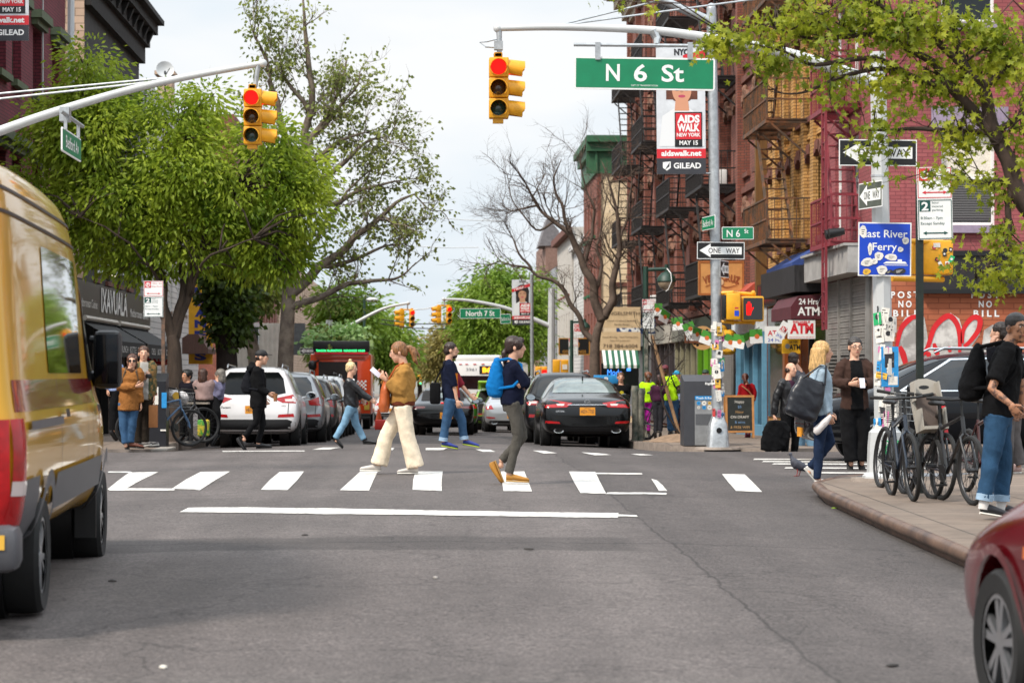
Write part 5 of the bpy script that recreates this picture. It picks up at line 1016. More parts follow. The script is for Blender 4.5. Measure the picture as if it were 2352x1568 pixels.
q = P(966, 874, 210); r_ = E('traffic_light', 'tiny distant traffic light at the end of the street', 'traffic light', q); mb = MB(); mb.bevbox(q.x - .12, q.x + .12, 210, 210.3, q.z - .35, q.z + .35, .03); mb.tube([P(966, 862, 210), P(930, 868, 210), P(925, 900, 210)], .06, 6); mb.build('signal_housing', YEL, r_); mb = MB(); mb.disc(FRAME((q.x, 209.98, q.z - .22), 0), 0, 0, .09, 0); mb.build('green_lens', mat('far_green', (.05, .8, .4), .4, emit=1), r_)
# lamps
DG = mat('lamp_green', '#1d3b30', .5, var=.15); AMB = mat('lamp_globe', '#8a7a66', .15, coat=.5, var=.2)
def globe_lamp(label, px, Y, ytop, gx, gy_, gr, zb_):
 r = E('street_lamp', label, 'street lamp', (P(px, 0, Y).x, Y, zb_)); top = P(px, ytop, Y); mb = MB(); x = top.x
 mb.tube([(x, Y, zb_), (x, Y, zb_ + .8), (x, Y, top.z)], [.11, .075, .065], 10); mb.build('pole', DG, r); mb = MB(); g = P(gx, gy_, Y); rr = gr * Y / FPX
 mb.tube([top - V((0, 0, .08)), V((g.x, Y, top.z - .06))], .045, 8); mb.tube([V((g.x, Y, top.z + .05)), V((g.x, Y, g.z + rr * .9))], .05, 8); mb.build('arm', DG, r)
 mb = MB(); mb.lathe([(.05, rr * 1.05), (rr * .5, rr * .95), (rr * .95, rr * .5), (rr * 1.08, 0), (rr * 1.02, -.02)], Matrix.Translation(g), 18); mb.build('lamp_hood', DG, r)
 mb = MB(); mb.lathe([(rr * .98, -.01), (rr * .95, -rr * .35), (rr * .7, -rr * .8), (.05, -rr)], Matrix.Translation(g), 18); mb.build('lamp_globe', AMB, r); return r
gl = globe_lamp('green street lamp with a drooping globe tied with white cord before the fire escapes', 1483, 57.2, 612, 1531, 646, 21, sw(57))
q = P(1531, 646, 57.2); mb = MB(); mb.tube([q + V((0, -.1, .3)), q + V((.08, -.22, .18)), q + V((.1, -.23, 0)), q + V((.02, -.2, -.2)), q + V((-.03, -.15, -.24))], .012, 6); mb.build('cord', WHITE, gl)
globe_lamp('farther dark lamp with a grey globe left of the bare tree trunk', 1313, 92, 735, 1343, 752, 12, sw(92))
q = P(1330, 752, 94); M = FRAME(q, 0); r_ = E('round_deli_sign', 'round white DELI GRILL sign behind the farther lamp globe', 'sign', q - V((0, 0, .25))); mb = MB(); mb.prism(M, [(.26 * cos(i * pi / 12), .26 * sin(i * pi / 12)) for i in range(24)], -.04, 0); mb.build('board', SIGNW, r_, smooth=False); mb = MB(); mb.text('DELI', M, -.02, .07, .12, .32, .004, 0, .04); mb.text('GRILL', M, -.02, -.09, .12, .36, .004, 0, .04); mb.build('lettering', RED, r_, smooth=False)
q = P(845, 690, 120); r_ = E('street_lamp', 'distant cobra head street lamp above the left trees', 'street lamp', (q.x, 120, sw(120))); mb = MB(); mb.tube([(q.x - .2, 120, sw(120)), P(837, 686, 120), P(850, 684, 120)], .07, 6); mb.build('pole', DG, r_); mb = MB(); mb.ell(P(855, 688, 120), (.32, .2, .12)); mb.build('lamp_head', GREYPAINT, r_)
mb = MB(); q = P(587, 676, 81.2); mb.tube([(q.x, 81.2, sw(81)), q, P(562, 676, 81.2)], .06, 6); tag(mb.build('lamp_post', BLACK), 'black lamp post arm above the small far parking sign', 'lamp post')
for i, (a, b, Y) in enumerate((((876, 734), (1027, 744), 97), ((872, 743), (1027, 755), 97), ((968, 497), (1170, 508), 160), ((955, 565), (1100, 568), 170), ((940, 712), (1019, 697), 99))):
 mb = MB(); p, q = P(*a, Y), P(*b, Y); mb.tube([p, p.lerp(q, .5) - V((0, 0, .08)), q], .022 if Y < 120 else .03, 5); tag(mb.build('overhead_cable', BLACK if i < 2 else GREYPAINT), ('upper of the two black cables under the far signals', 'lower of the two black cables under the far signals', 'higher faint cable across the sky left of the bare tree', 'lower faint cable across the sky left of the bare tree', 'thin pale cable linking the tops of the two far signals')[i], 'cable')
# ---- solar rubbish bin
Y = 44.3; b = P(1605, 1026, Y); z = sw(Y); x0, x1 = P(1570, 0, Y).x, P(1647, 0, Y).x
r_ = E('rubbish_bin', 'dark grey solar compacting rubbish bin with stickered front by the galvanised pole', 'bin', ((x0 + x1) / 2, Y, z)); mb = MB(); I = Matrix()
mb.prism(Matrix(((0, 0, 1, 0), (1, 0, 0, 0), (0, 1, 0, 0), (0, 0, 0, 1))), [(Y, z + .02), (Y + .65, z + .02), (Y + .65, z + 1.26), (Y + .45, z + 1.32), (Y, z + 1.2)], x0, x1); mb.build('body', mat('bin_grey', '#3a3b40', .5, var=.1), r_, smooth=False)
M = FRAME(((x0 + x1) / 2 + .09, Y - .003, z), 0); mb = MB(); mb.slab(M, -.2, .25, .03, .86, .0, .02, 0); mb.rect(M, -.19, .24, .4, .6, .022, 1)
for i in range(24): mb.rect(M, -.19, .24, .4 + i * .0085, .404 + i * .0085, .0235, 2)
mb.build('front_panel', [mat('bin_panel', '#8e8f90', .5, .3, var=.15), mat('bin_mesh', '#76777a', .6), mat('bin_dark', '#4a4b4e', .6)], r_, smooth=False)
mb = MB(); mb.slab(M, -.2, .25, .86, .93, .021, .03, 0); mb.build('blue_band', PAPER[2], r_, smooth=False); mb = MB(); mb.text('Trash & Recycle', M, .02, .895, .035, .4, .032, 0, .02); mb.text('BigBelly', M, .1, 1.16, .04, .22, .005, 0, .03); mb.build('lettering', WHITE, r_, smooth=False)
for i in range(8): Q = M @ Matrix.Translation((-.13 + .1 * (i % 4), .72 + .08 * (i // 4), .023)); mb = MB(); mb.disc(Q, 0, 0, .03 + .008 * (i % 3), 0, 0, 7 + i % 3); mb.rect(Q, -.015, .015, -.006, .006, .001, 1); mb.build('sticker', [PAPER[(0, 2, 0, 1, 2, 0, 6, 0)[i]], PAPER[1]], r_, smooth=False)
mb = MB(); q = P(1636, 1016, Y - .35); mb.lathe([(.028, 0), (.03, .1), (.012, .16), (.012, .2)], Matrix.Translation((q.x, Y - .35, z)), 10); tag(mb.build('green_bottle', mat('green_plastic', '#3aa03a', .3)), 'small green bottle standing at the foot of the galvanised pole', 'bottle')
# ---- chalkboard
Y = 56; q0, q1 = P(1667, 993, Y), P(1733, 901, Y); z = sw(Y); r_ = E('chalkboard', 'wood framed chalkboard easel on the pavement beside the woman in red', 'chalkboard', ((q0.x + q1.x) / 2, Y, z)); M = FRAME(((q0.x + q1.x) / 2, Y, z), 0) @ Matrix.Rotation(-.15, 4, 'X'); w_ = q1.x - q0.x; mb = MB(); h_ = 1.0
for a in ((-w_ / 2, -w_ / 2 + .05, 0, h_), (w_ / 2 - .05, w_ / 2, 0, h_), (-w_ / 2 + .05, w_ / 2 - .05, h_ - .05, h_), (-w_ / 2 + .05, w_ / 2 - .05, .12, .17)): mb.slab(M, *a, 0, .03)
M2 = FRAME(((q0.x + q1.x) / 2, Y + .35, z), 0) @ Matrix.Rotation(.12, 4, 'X')
for s_ in (-1, 1): mb.slab(M2, s_ * w_ / 2 - .02, s_ * w_ / 2 + .02, 0, h_ * .98, 0, .02)
mb.build('frame', mat('pine', '#b07a44', .6, var=.2), r_, smooth=False); mb = MB(); mb.slab(M, -w_ / 2 + .05, w_ / 2 - .05, .17, h_ - .05, .005, .02); mb.build('slate', mat('slate_black', '#1f2422', .8, var=.3, vs=6), r_, smooth=False); mb = MB()
for i, t_ in enumerate(('Happy', '$5', 'Hour', 'ON DRAFT', '& wine', '& FREE WIFI')): mb.text(t_, M, 0, .85 - i * .12, .06, None, .022, i % 3)
mb.build('chalk_writing', [PAPER[0], mat('chalk_blue', '#6a8ab0', .9), mat('chalk_orange', '#b08a5a', .9)], r_, smooth=False)
# ---- newspaper box (left) and brochures
Y = 44.2; x0, x1 = P(343, 0, Y).x, P(383, 0, Y).x; z = sw(Y); r_ = E('newspaper_box', 'black newspaper box with flyers behind the man in the camouflage shirt', 'newspaper box', ((x0 + x1) / 2, Y, z)); mb = MB(); mb.prism(Matrix(((0, 0, 1, 0), (1, 0, 0, 0), (0, 1, 0, 0), (0, 0, 0, 1))), [(Y, z), (Y + .5, z), (Y + .5, z + 1.35), (Y, z + 1.2)], x0, x1); mb.build('body', mat('box_black', '#1b1c22', .4, var=.2), r_, smooth=False); M = FRAME(((x0 + x1) / 2, Y - .002, z), 0)
mb = MB(); mb.slab(M, -.15, .02, .78, 1.1, 0, .006, 0); mb.slab(M, -.15, .0, .55, .75, 0, .006, 0); mb.slab(M, .08, .17, .72, 1.0, 0, .006, 1); mb.disc(M, -.07, .66, .06, .008, 1); mb.rect(M, -.12, 0, .95, 1.0, .008, 2); mb.slab(M, .06, .16, .3, .33, 0, .02, 0); mb.build('flyer', [PAPER[0], PAPER[2], PAPER[3]], r_, smooth=False)
# ---- bollard rack / stickered grey posts by the Kia
for i, (px, h) in enumerate(((1459, 1.15), (1472, 1.1))):
 Y = 50.5; q = P(px, 0, Y); mb = MB(); z = sw(Y); mb.lathe([(.09, 0), (.075, .1), (.075, h - .15), (.095, h - .1), (.08, h)], Matrix.Translation((q.x, Y, z)), 12); tag(mb.build('parking_meter_post', mat('stickered_post', '#3d4a40', .7, var=.7, vs=7, col2='#8a8478')), ('left grey stickered post beside the black sedan', 'right grey stickered post beside the black sedan')[i], 'post')
# ---- small bare staked sapling support
mb = MB(); mb.tube([(4.98, 47.6, sw(47.6)), P(1497, 770, 47.9)], .035, 6); tag(mb.build('wooden_stake', mat('stake', '#8a6a4a', .8, var=.2)), 'slanted wooden stake rising from the soil mound', 'stake')
mb = MB(); q = P(1392, 872, 62); mb.bevbox(q.x - .25, q.x + .25, 62, 62.3, sw(62), q.z - .1, .02, 0); mb.bevbox(q.x - .3, q.x + .3, 61.95, 62.35, q.z - .1, q.z + .12, .02, 0); mb.text('P', FRAME((q.x, 61.93, q.z), 0), 0, 0, .13, None, .002, 1, .04); tag(mb.build('parking_pay_station', [PAPER[2], WHITE]), 'blue pay station lettered P behind the black sedan', 'pay station')
r_ = E('neon_sign', 'blue neon shop lettering glowing in a dark window near the bare tree', 'neon sign', P(1420, 868, 90)); mb = MB(); M = FRAME(P(1418, 858, 90), 0); mb.text('Mode', M, -.1, .05, .22, .55, 0); mb.text('Shop', M, -.05, -.2, .12, .4, 0); mb.rect(M, .35, .5, .1, .3, .001); mb.build('tube', mat('neon_blue', (.05, .25, .9), .4, emit=1.2), r_, smooth=False); mb = MB(); mb.slab(M, -.6, .8, -.6, .4, -.05, -.02); mb.build('window_panel', GLASS, r_, smooth=False)
# ================================================================ vehicles (local: rear at y=0, heading +y, ground z=0)
PLATE = mat('plate_orange', '#d98f22', .5, var=.1); TLR = mat('tail_lamp_red', '#a00a10', .2, coat=.25, var=.25, vs=9); TLW = mat('lamp_clear', '#c9b9b6', .1, coat=.8); CHROME = mat('chrome', '#d6d8da', .12, 1.)
BPLAS = mat('black_plastic', '#151517', .55); ALLOY = mat('alloy_rim', '#b9bcc0', .28, .9)
def carpaint(n, c, metal=.0, rough=.28): return mat('paint_' + n, c, rough, metal, coat=.35 if sum(hx(c)) < .15 else .7, spec=.25 if sum(hx(c)) < .15 else .4)
def loftbody(st, n_mid=2):
 """closed body cage from stations (y, zb, zbelt, ztop, half width, half width at top), smoothed by subdivision"""
 bm = bmesh.new(); rings = []
 def ring(y, zb, zl, zt, w, wt, s=1.):
  k = min(.09, (zt - zl) * .35); zm = (zb + zt) / 2
  half = [(0, zb), (.78 * w, zb), (.96 * w, zb + .09), (w, zb + (zl - zb) * .55), (.99 * w, zl - .06), (.95 * w, zl + .005), (wt + (.95 * w - wt) * .38, zl + (zt - zl) * .6), (wt, zt - k), (.84 * wt, zt - .012), (0, zt)]
  pts = half + [(-x, z) for x, z in half[-2:0:-1]]
  return [bm.verts.new((x * s, y, zm + (z - zm) * s)) for x, z in pts]
 y, *r = st[0]; e = [ring(y + .004, *r, s=.55)]
 rings = e + [ring(*q) for q in st]; y, *r = st[-1]; rings.append(ring(y - .004, *r, s=.55)); n = len(rings[0])
 for a, b in zip(rings, rings[1:]):
  for i in range(n): bm.faces.new((a[i], a[(i + 1) % n], b[(i + 1) % n], b[i]))
 for rg, yy in ((rings[0], st[0][0]), (rings[-1], st[-1][0])):
  h = n // 2
  for i in range(h): 
   a, b, c, d = rg[i], rg[i + 1], rg[(n - i - 1) % n], rg[(n - i) % n]
   q = []; [q.append(v) for v in (a, b, c, d) if v not in q]
   if len(q) > 2: bm.faces.new(q)
 bmesh.ops.recalc_face_normals(bm, faces=bm.faces)
 me = bpy.data.meshes.new('b'); bm.to_mesh(me); bm.free()
 return me
class Car:
 def __init__(s, name, label, cat, loc, rz, st, paint, wheels, wr, hw, group=None, sub=2, arch=True, tw=.21):
  s.root = E(name, label, cat, loc, rz, group); s.hw = hw
  me = loftbody(st); o = bpy.data.objects.new('b', me); COL.objects.link(o)
  m = o.modifiers.new('s', 'SUBSURF'); m.levels = sub; m.render_levels = sub
  cut = []
  if arch:
   for y in wheels:
    for sx_ in (-1, 1):
     cb_ = MB(); cb_.tube([V((sx_ * hw * .62, y, wr)), V((sx_ * hw * 1.3, y, wr))], wr * 1.17, 28); c = cb_.build('c', BLACK); c.hide_render = True
     b = o.modifiers.new('x', 'BOOLEAN'); b.operation = 'DIFFERENCE'; b.object = c; b.solver = 'EXACT'; cut.append(c)
  dg = bpy.context.evaluated_depsgraph_get(); n = bpy.data.meshes.new_from_object(o.evaluated_get(dg))
  s.bvh = BVHTree.FromPolygons([v.co.copy() for v in n.vertices], [tuple(p.vertices) for p in n.polygons])
  n.materials.clear(); n.materials.append(paint); n.polygons.foreach_set('material_index', [0] * len(n.polygons)); n.polygons.foreach_set('use_smooth', [True] * len(n.polygons)); n.set_sharp_from_angle(angle=.6); n.name = 'body'
  s.body = link('body', n, s.root, True)
  for c in cut: bpy.data.objects.remove(c)
  bpy.data.objects.remove(o); s.paint = paint
  rim_y = wr * .66
  for y in wheels:
   for sx_ in (-1, 1):
    M = Matrix.Translation((sx_ * (hw - tw * .52), y, wr)) @ Matrix.Rotation(pi / 2 * sx_, 4, 'Y'); mb = MB(); t = tw / 2
    mb.lathe([(rim_y, -t * .9), (wr * .93, -t), (wr * .99, -t * .75), (wr, -t * .3), (wr, t * .3), (wr * .99, t * .75), (wr * .93, t), (rim_y, t * .9)], M, 32, 0, False); tk = mb.build('wheel', RUBBER, s.root, local=True, ang=.5)
    mb = MB(); mb.ring(M, 0, 0, rim_y * .9, rim_y, t * .86, 0, 28); mb.disc(M, 0, 0, rim_y * .9, t * .3, 1, 24); mb.lathe([(.06, t * .3), (.055, t * .8), (.01, t * .85)], M, 12)
    for k in range(10): Q = M @ Matrix.Rotation(2 * pi * (k // 2) / 5 + (.2 if k % 2 else -.2), 4, 'Z'); mb.prism(Q, [(.03, -.014), (rim_y * .92, -.02), (rim_y * .92, .02), (.03, .014)], t * .55, t * .8)
    mb.build('rim', [ALLOY, BLACK], tk, local=True, ang=.4)
    if arch:
     mb = MB(); mb.tube([V((sx_ * hw * .55, y, wr)), V((sx_ * (hw - .22), y, wr))], wr * 1.14, 20); mb.build('wheel_well', BLACK, s.root, local=True)
  
 def patch(s, name, poly, m, side='r', off=.006, mirror=True, parent=None, step=.06, thick=0):
  """panel cut to a 2D outline and laid on the body: r rear, f front, x+ / x- sides"""
  outs = []
  for mir in ((1, -1) if mirror and side in 'rf' else (1,)):
   p2 = [V((a * mir, b)) for a, b in poly]
   if mir < 0: p2 = p2[::-1]
   bd = []
   for i, p in enumerate(p2):
    q = p2[(i + 1) % len(p2)]; k = max(1, int((q - p).length / step)); bd += [p.lerp(q, j / k) for j in range(k)]
   nb = len(bd); xs = [p.x for p in bd]; ys = [p.y for p in bd]; pts = list(bd)
   nx = int((max(xs) - min(xs)) / step); ny = int((max(ys) - min(ys)) / step)
   for i in range(1, nx):
    for j in range(1, ny): pts.append(V((min(xs) + i * step, min(ys) + j * step)))
   r = delaunay_2d_cdt(pts, [(i, (i + 1) % nb) for i in range(nb)], [list(range(nb))], 1, 1e-4)
   vs = []
   for p in r[0]:
    if side == 'r': o, d = V((p.x, -2, p.y)), V((0, 1, 0))
    elif side == 'f': o, d = V((p.x, 12, p.y)), V((0, -1, 0))
    elif side == 't': o, d = V((p.x, p.y, 5)), V((0, 0, -1))
    else: sg = 1 if side == 'x+' else -1; o, d = V((4 * sg, p.x, p.y)), V((-sg, 0, 0))
    h = s.bvh.ray_cast(o, d)
    if h[0] is None: h = s.bvh.find_nearest(o + d * 2.5)
    nn = h[1] if h[1].dot(d) < 0 else -h[1]
    vs.append(h[0] + nn * off)
   mb = MB(); mb.add(vs, r[2]); outs.append(mb.build(name, m, parent or s.root, local=True, ang=1.2))
  return outs[0]
 def on(s, x, z, side='r'):
  o, d = (V((x, -2, z)), V((0, 1, 0))) if side == 'r' else (V((x, 12, z)), V((0, -1, 0)))
  return s.bvh.ray_cast(o, d)[0]
 def plate(s, t, z, x=0, m=None, w_=.31, h_=.16):
  q = s.on(x, z); M = FRAME((x, q.y - .02, z), 0); mb = MB(); mb.slab(M, -w_ / 2, w_ / 2, -h_ / 2, h_ / 2, -.02, .0); o = mb.build('number_plate', m or PLATE, s.root, smooth=False, local=True)
  mb = MB(); mb.text(t, M, 0, -.005, h_ * .45, w_ * .85, .002); mb.text('NEW YORK', M, 0, h_ * .37, h_ * .12, w_ * .4, .002); mb.build('plate_lettering', mat('plate_blue', '#1d2340', .6), o, smooth=False, local=True)
 def txt(s, t, x, z, h, m, w_=None):
  q = s.on(x, z)
  if q: mb = MB(); mb.text(t, FRAME((x, q.y - .008, z), 0), 0, 0, h, w_, 0, 0, .02); mb.build('badge', m, s.root, smooth=False, local=True)
 def mirrors(s, y, z, m, hw=None):
  hw = hw or s.hw
  for sx_ in (-1, 1): mb = MB(); mb.ell((sx_ * (hw + .1), y, z), (.12, .07, .085)); mb.tube([(sx_ * (hw - .12), y + .03, z - .06), (sx_ * (hw + .06), y + .02, z - .03)], .03, 6); o = mb.build('wing_mirror', m, s.root, local=True); mb = MB(); mb.disc(FRAME((sx_ * (hw + .1), y - .069, z), 0), 0, 0, .095, 0, 0, 16, .062); mb.build('mirror_glass', mat('mirror', '#9aa4ac', .05, 1.), o, local=True)
 def rails(s, y0, y1, x, zf, m):
  for sx_ in (-1, 1): mb = MB(); mb.tube([(sx_ * x, y0, zf - .06), (sx_ * x, y0 + .12, zf), (sx_ * x, y1 - .15, zf), (sx_ * x, y1, zf - .07)], .018, 6); mb.build('roof_rail', m, s.root, local=True)
SEDAN = [(0, .38, .62, .66, .78, .70), (.05, .29, .80, .86, .86, .76), (.13, .25, .90, .97, .895, .77), (.45, .22, .93, 1.035, .91, .74), (.78, .20, .94, 1.07, .915, .70), (1.25, .20, .95, 1.28, .915, .64), (1.75, .20, .95, 1.43, .915, .60), (2.4, .20, .94, 1.47, .915, .60), (3.0, .20, .93, 1.41, .915, .60), (3.6, .20, .90, 1.13, .91, .66), (3.95, .20, .86, .97, .90, .72), (4.5, .22, .74, .82, .86, .66), (4.78, .28, .60, .68, .74, .56), (4.85, .34, .5, .56, .6, .45)]
SUV = [(0, .42, .62, .68, .80, .72), (.05, .34, .80, .88, .885, .78), (.12, .30, .98, 1.06, .915, .78), (.26, .27, 1.03, 1.36, .925, .70), (.42, .26, 1.03, 1.60, .93, .645), (.62, .25, 1.03, 1.655, .93, .64), (1.4, .25, 1.02, 1.68, .93, .64), (2.2, .25, 1.0, 1.67, .93, .64), (2.85, .25, .98, 1.56, .93, .63), (3.35, .25, .96, 1.26, .925, .66), (3.65, .25, .92, 1.07, .91, .74), (4.2, .27, .86, .99, .89, .72), (4.42, .32, .74, .87, .82, .64), (4.5, .38, .6, .7, .7, .55)]
def scale(st, sy=1, sz=1, sw_=1): return [(a * sy, b * sz, c * sz, d * sz, e * sw_, f * sw_) for a, b, c, d, e, f in st]
def flat(x, Y0, Y1): return atan2(gy(Y1) - gy(Y0), Y1 - Y0)
def place(x, Y, rz=0, ln=4.5, cross=0):
 return V((x, Y, zr(x, Y) + .004))
def suv(name, label, x, Y, paint, sz=1., sy=1., glass=GLASS, group=None, plate='ABC', style=0, rz=0.):
 st = scale(SUV, sy, sz, 1); c = Car(name, label, 'car', place(x, Y), rz, st, paint, (.82 * sy, 3.5 * sy), .345, .93, group)
 c.root.rotation_euler.x = flat(x, Y, Y + 4.5)
 z = sz
 c.patch('rear_window', [(-.66, 1.1 * z), (-.6, 1.4 * z), (-.5, 1.53 * z), (.5, 1.53 * z), (.6, 1.4 * z), (.66, 1.1 * z), (.5, 1.065 * z), (-.5, 1.065 * z)], glass, 'r', mirror=False)
 if style == 0: c.patch('tail_lamp', [(.42, .985 * z), (.6, .90 * z), (.86, .89 * z), (.9, 1.03 * z), (.8, 1.07 * z)], TLR)
 elif style == 1: c.patch('tail_lamp', [(.55, .98 * z), (.58, .88 * z), (.88, .86 * z), (.9, 1.06 * z), (.84, 1.09 * z)], TLR)
 else: c.patch('tail_lamp', [(.74, .8 * z), (.86, .78 * z), (.88, 1.3 * z), (.78, 1.32 * z)], TLR)
 if style == 0: c.patch('lamp_lens', [(.66, .925 * z), (.8, .925 * z), (.84, .985 * z), (.64, .975 * z)], TLW, 'r', .009)
 c.patch('bumper', [(-.84, .3), (-.86, .5 * z), (-.7, .56 * z), (.7, .56 * z), (.86, .5 * z), (.84, .3), (.5, .3), (-.5, .3)], BPLAS, 'r', mirror=False)
 c.patch('reflector', [(.5, .60 * z), (.52, .66 * z), (.82, .68 * z), (.84, .61 * z)], TLR, 'r')
 for sd in ('x+', 'x-'): c.patch('side_window', [(.42 * sy, 1.1 * z), (.62 * sy, 1.5 * z), (1.6 * sy, 1.575 * z), (2.5 * sy, 1.53 * z), (3.25 * sy, 1.06 * z)], glass, sd)
 c.patch('panel_gap', [(.7, .62 * z), (.715, .62 * z), (.74, 1.05 * z), (.725, 1.05 * z)], BLACK, 'r', .004, step=.1)
 c.plate(plate, .76 * z); c.mirrors(3.15 * sy, 1.08 * z, paint); c.rails(.6 * sy, 2.8 * sy, .56, 1.70 * z, SILVER)
 mb = MB(); q = c.on(0, 1.1 * z); mb.beam(q + V((-.02, -.02, .0)), c.on(.35, 1.12 * z) + V((0, -.02, 0)), .02); mb.build('rear_wiper', BPLAS, c.root, local=True)
 return c
def sedan(name, label, x, Y, paint, sy=1., sz=1., glass=GLASS, group=None, plate='ABC', style=0, rz=0.):
 st = scale(SEDAN, sy, sz, 1); c = Car(name, label, 'car', place(x, Y), rz, st, paint, (1.0 * sy, 3.85 * sy), .33, .91, group); c.root.rotation_euler.x = flat(x, Y, Y + 4.5); z = sz
 c.patch('rear_window', [(-.66, 1.1 * z), (-.56, 1.36 * z), (-.4, 1.4 * z), (.4, 1.4 * z), (.56, 1.36 * z), (.66, 1.1 * z)], glass, 'r', mirror=False)
 for sd in ('x+', 'x-'): c.patch('side_window', [(1.1 * sy, 1.0 * z), (1.55 * sy, 1.3 * z), (2.4 * sy, 1.37 * z), (2.95 * sy, 1.31 * z), (3.5 * sy, 1.0 * z)], glass, sd)
 if style == 0: c.patch('tail_lamp', [(.3, .885 * z), (.42, .80 * z), (.85, .79 * z), (.88, .92 * z), (.8, .96 * z)], TLR); c.patch('lamp_lens', [(.48, .83 * z), (.6, .83 * z), (.63, .87 * z), (.46, .87 * z)], TLW, 'r', .009)
 else: c.patch('tail_lamp', [(.6, .78 * z), (.84, .76 * z), (.87, .95 * z), (.72, .97 * z)], TLR)
 c.patch('reflector', [(.55, .47), (.57, .51), (.84, .53), (.85, .48)], TLR, 'r'); c.patch('diffuser', [(-.78, .27), (-.74, .40), (.74, .40), (.78, .27)], BPLAS, 'r', mirror=False)
 c.plate(plate, .72 * z if style == 0 else .55); c.mirrors(3.2 * sy, 1.03 * z, paint)
 for sx_ in (-1, 1): mb = MB(); q = c.on(sx_ * .58, .33) or V((sx_ * .58, .02, .33)); mb.loft([(q + V((0, .08, 0)), (.09, 0, 0), (0, 0, .045)), (q + V((0, -.015, 0)), (.1, 0, 0), (0, 0, .05)), (q + V((0, -.014, 0)), (.08, 0, 0), (0, 0, .036)), (q + V((0, .07, 0)), (.07, 0, 0), (0, 0, .03))], 16); mb.build('exhaust_pipe', CHROME, c.root, local=True)
 mb = MB(); mb.prism(Matrix(((0, 0, 1, 0), (1, 0, 0, 1.55 * sy), (0, 1, 0, 1.36 * z), (0, 0, 0, 1))), [(0, 0), (.16, 0), (.03, .1), (0, .1)], -.012, .012); mb.build('roof_aerial', BLACK, c.root, local=True, smooth=False)
 return c
LEFTROW, RIGHTROW = 'cars parked along the left kerb', 'cars parked along the right kerb'
c = sedan('parked_car', 'shiny black sedan parked at the right corner with wide red tail lamps', 3.2, 48.7, carpaint('black', '#050506', .0, .2), glass=mat('sky_reflection_glass', '#5a6664', .05, spec=.8, var=.5, vs=1.5), group=RIGHTROW, plate='HDX-7750')  # rear glass base colour lightened to imitate the sky reflected in it
c.patch('chrome_strip', [(-.4, .845), (.4, .845), (.4, .855), (-.4, .855)], CHROME, 'r', .01, mirror=False); q = c.on(0, .9); mb = MB(); mb.ring(FRAME((0, q.y - .01, .9), 0), 0, 0, .05, .06, 0, 0, 20); mb.text('KIA', FRAME((0, q.y - .012, .9), 0), 0, 0, .03, .08); mb.build('badge', CHROME, c.root, local=True, smooth=False); c.txt('OPTIMA', -.55, .72, .035, CHROME, .18)
suv('parked_car', 'charcoal sport utility car parked just ahead of the shiny black sedan', 3.1, 54.7, carpaint('charcoal', '#15171a', .3), .98, 1.02, group=RIGHTROW, plate='GLT-2291')
suv('parked_car', 'dark car third in the right row beyond the charcoal one', 3.15, 60.4, carpaint('dusk', '#1b1c20', .3), .95, 1., group=RIGHTROW, plate='FKR-8817', style=1)
sedan('moving_car', 'silver sedan in the right lane behind the woman with the blue backpack', 2.75, 80, carpaint('silver', '#a4a7aa', .5), group='cars in the far traffic', plate='T62-184C', style=1)
c = suv('parked_car', 'white sport utility car parked first at the left corner behind the man in the cap', -3.57, 49.2, carpaint('white', '#d2d0d0', .05, .3), .99, .99, mat('deep_glass', '#0b0d0f', .12, spec=.22), LEFTROW, 'HEX-6164')
c.txt('Tucson', -.55, .8, .045, CHROME, .2); c.txt('AWD', .62, .83, .035, CHROME, .09); q = c.on(0, 1.0); mb = MB(); mb.ring(FRAME((0, q.y - .012, .99), 0), 0, 0, .05, .06, 0, 0, 20); mb.text('H', FRAME((0, q.y - .012, .99), 0, -8), 0, 0, .06); mb.build('badge', CHROME, c.root, local=True, smooth=False)
suv('parked_car', 'silver grey sport utility car second in the left row', -3.28, 54.8, carpaint('silver_grey', '#8f9194', .5), .98, 1., group=LEFTROW, plate='GMA-1172', style=1)
suv('parked_car', 'dark grey car third in the left row', -3.2, 60.2, carpaint('dark_grey', '#4a4a4a', .4), .96, 1., group=LEFTROW, plate='EWB-5540', style=1)
suv('parked_car', 'brownish grey car fourth in the left row with dark mirrors', -3.22, 65.6, carpaint('brown_grey', '#57524a', .4), .94, .95, group=LEFTROW, plate='DZT-9026')
c = suv('parked_car', 'white boxy car with a roof rack behind the blonde walker', -3.2, 70.8, carpaint('plain_white', '#cfcfce', .05, .3), 1.06, 1., mat('smoky_glass', '#3a4046', .06, spec=.6), LEFTROW, 'PLT-4410', 2); c.txt('PILOT', .6, .82, .05, CHROME, .24); c.rails(.5, 3, .4, 1.86, BPLAS)
sedan('parked_car', 'dark red car just behind the orange food truck', -3.3, 82, carpaint('dark_red', '#7a0f16', .2), group=LEFTROW, plate='RDC-3301', style=1)
sedan('moving_car', 'bright white car far off left of the black convertible', -1.8, 119, carpaint('plain_white', '#cfcfce'), group='cars in the far traffic', plate='T70-551C', style=1)
sedan('moving_car', 'green car beyond the black convertible, its flank showing right of the navy walker', .62, 74.2, carpaint('green', '#2c6a12', .3), group='cars in the far traffic', plate='T19-330C', style=1)
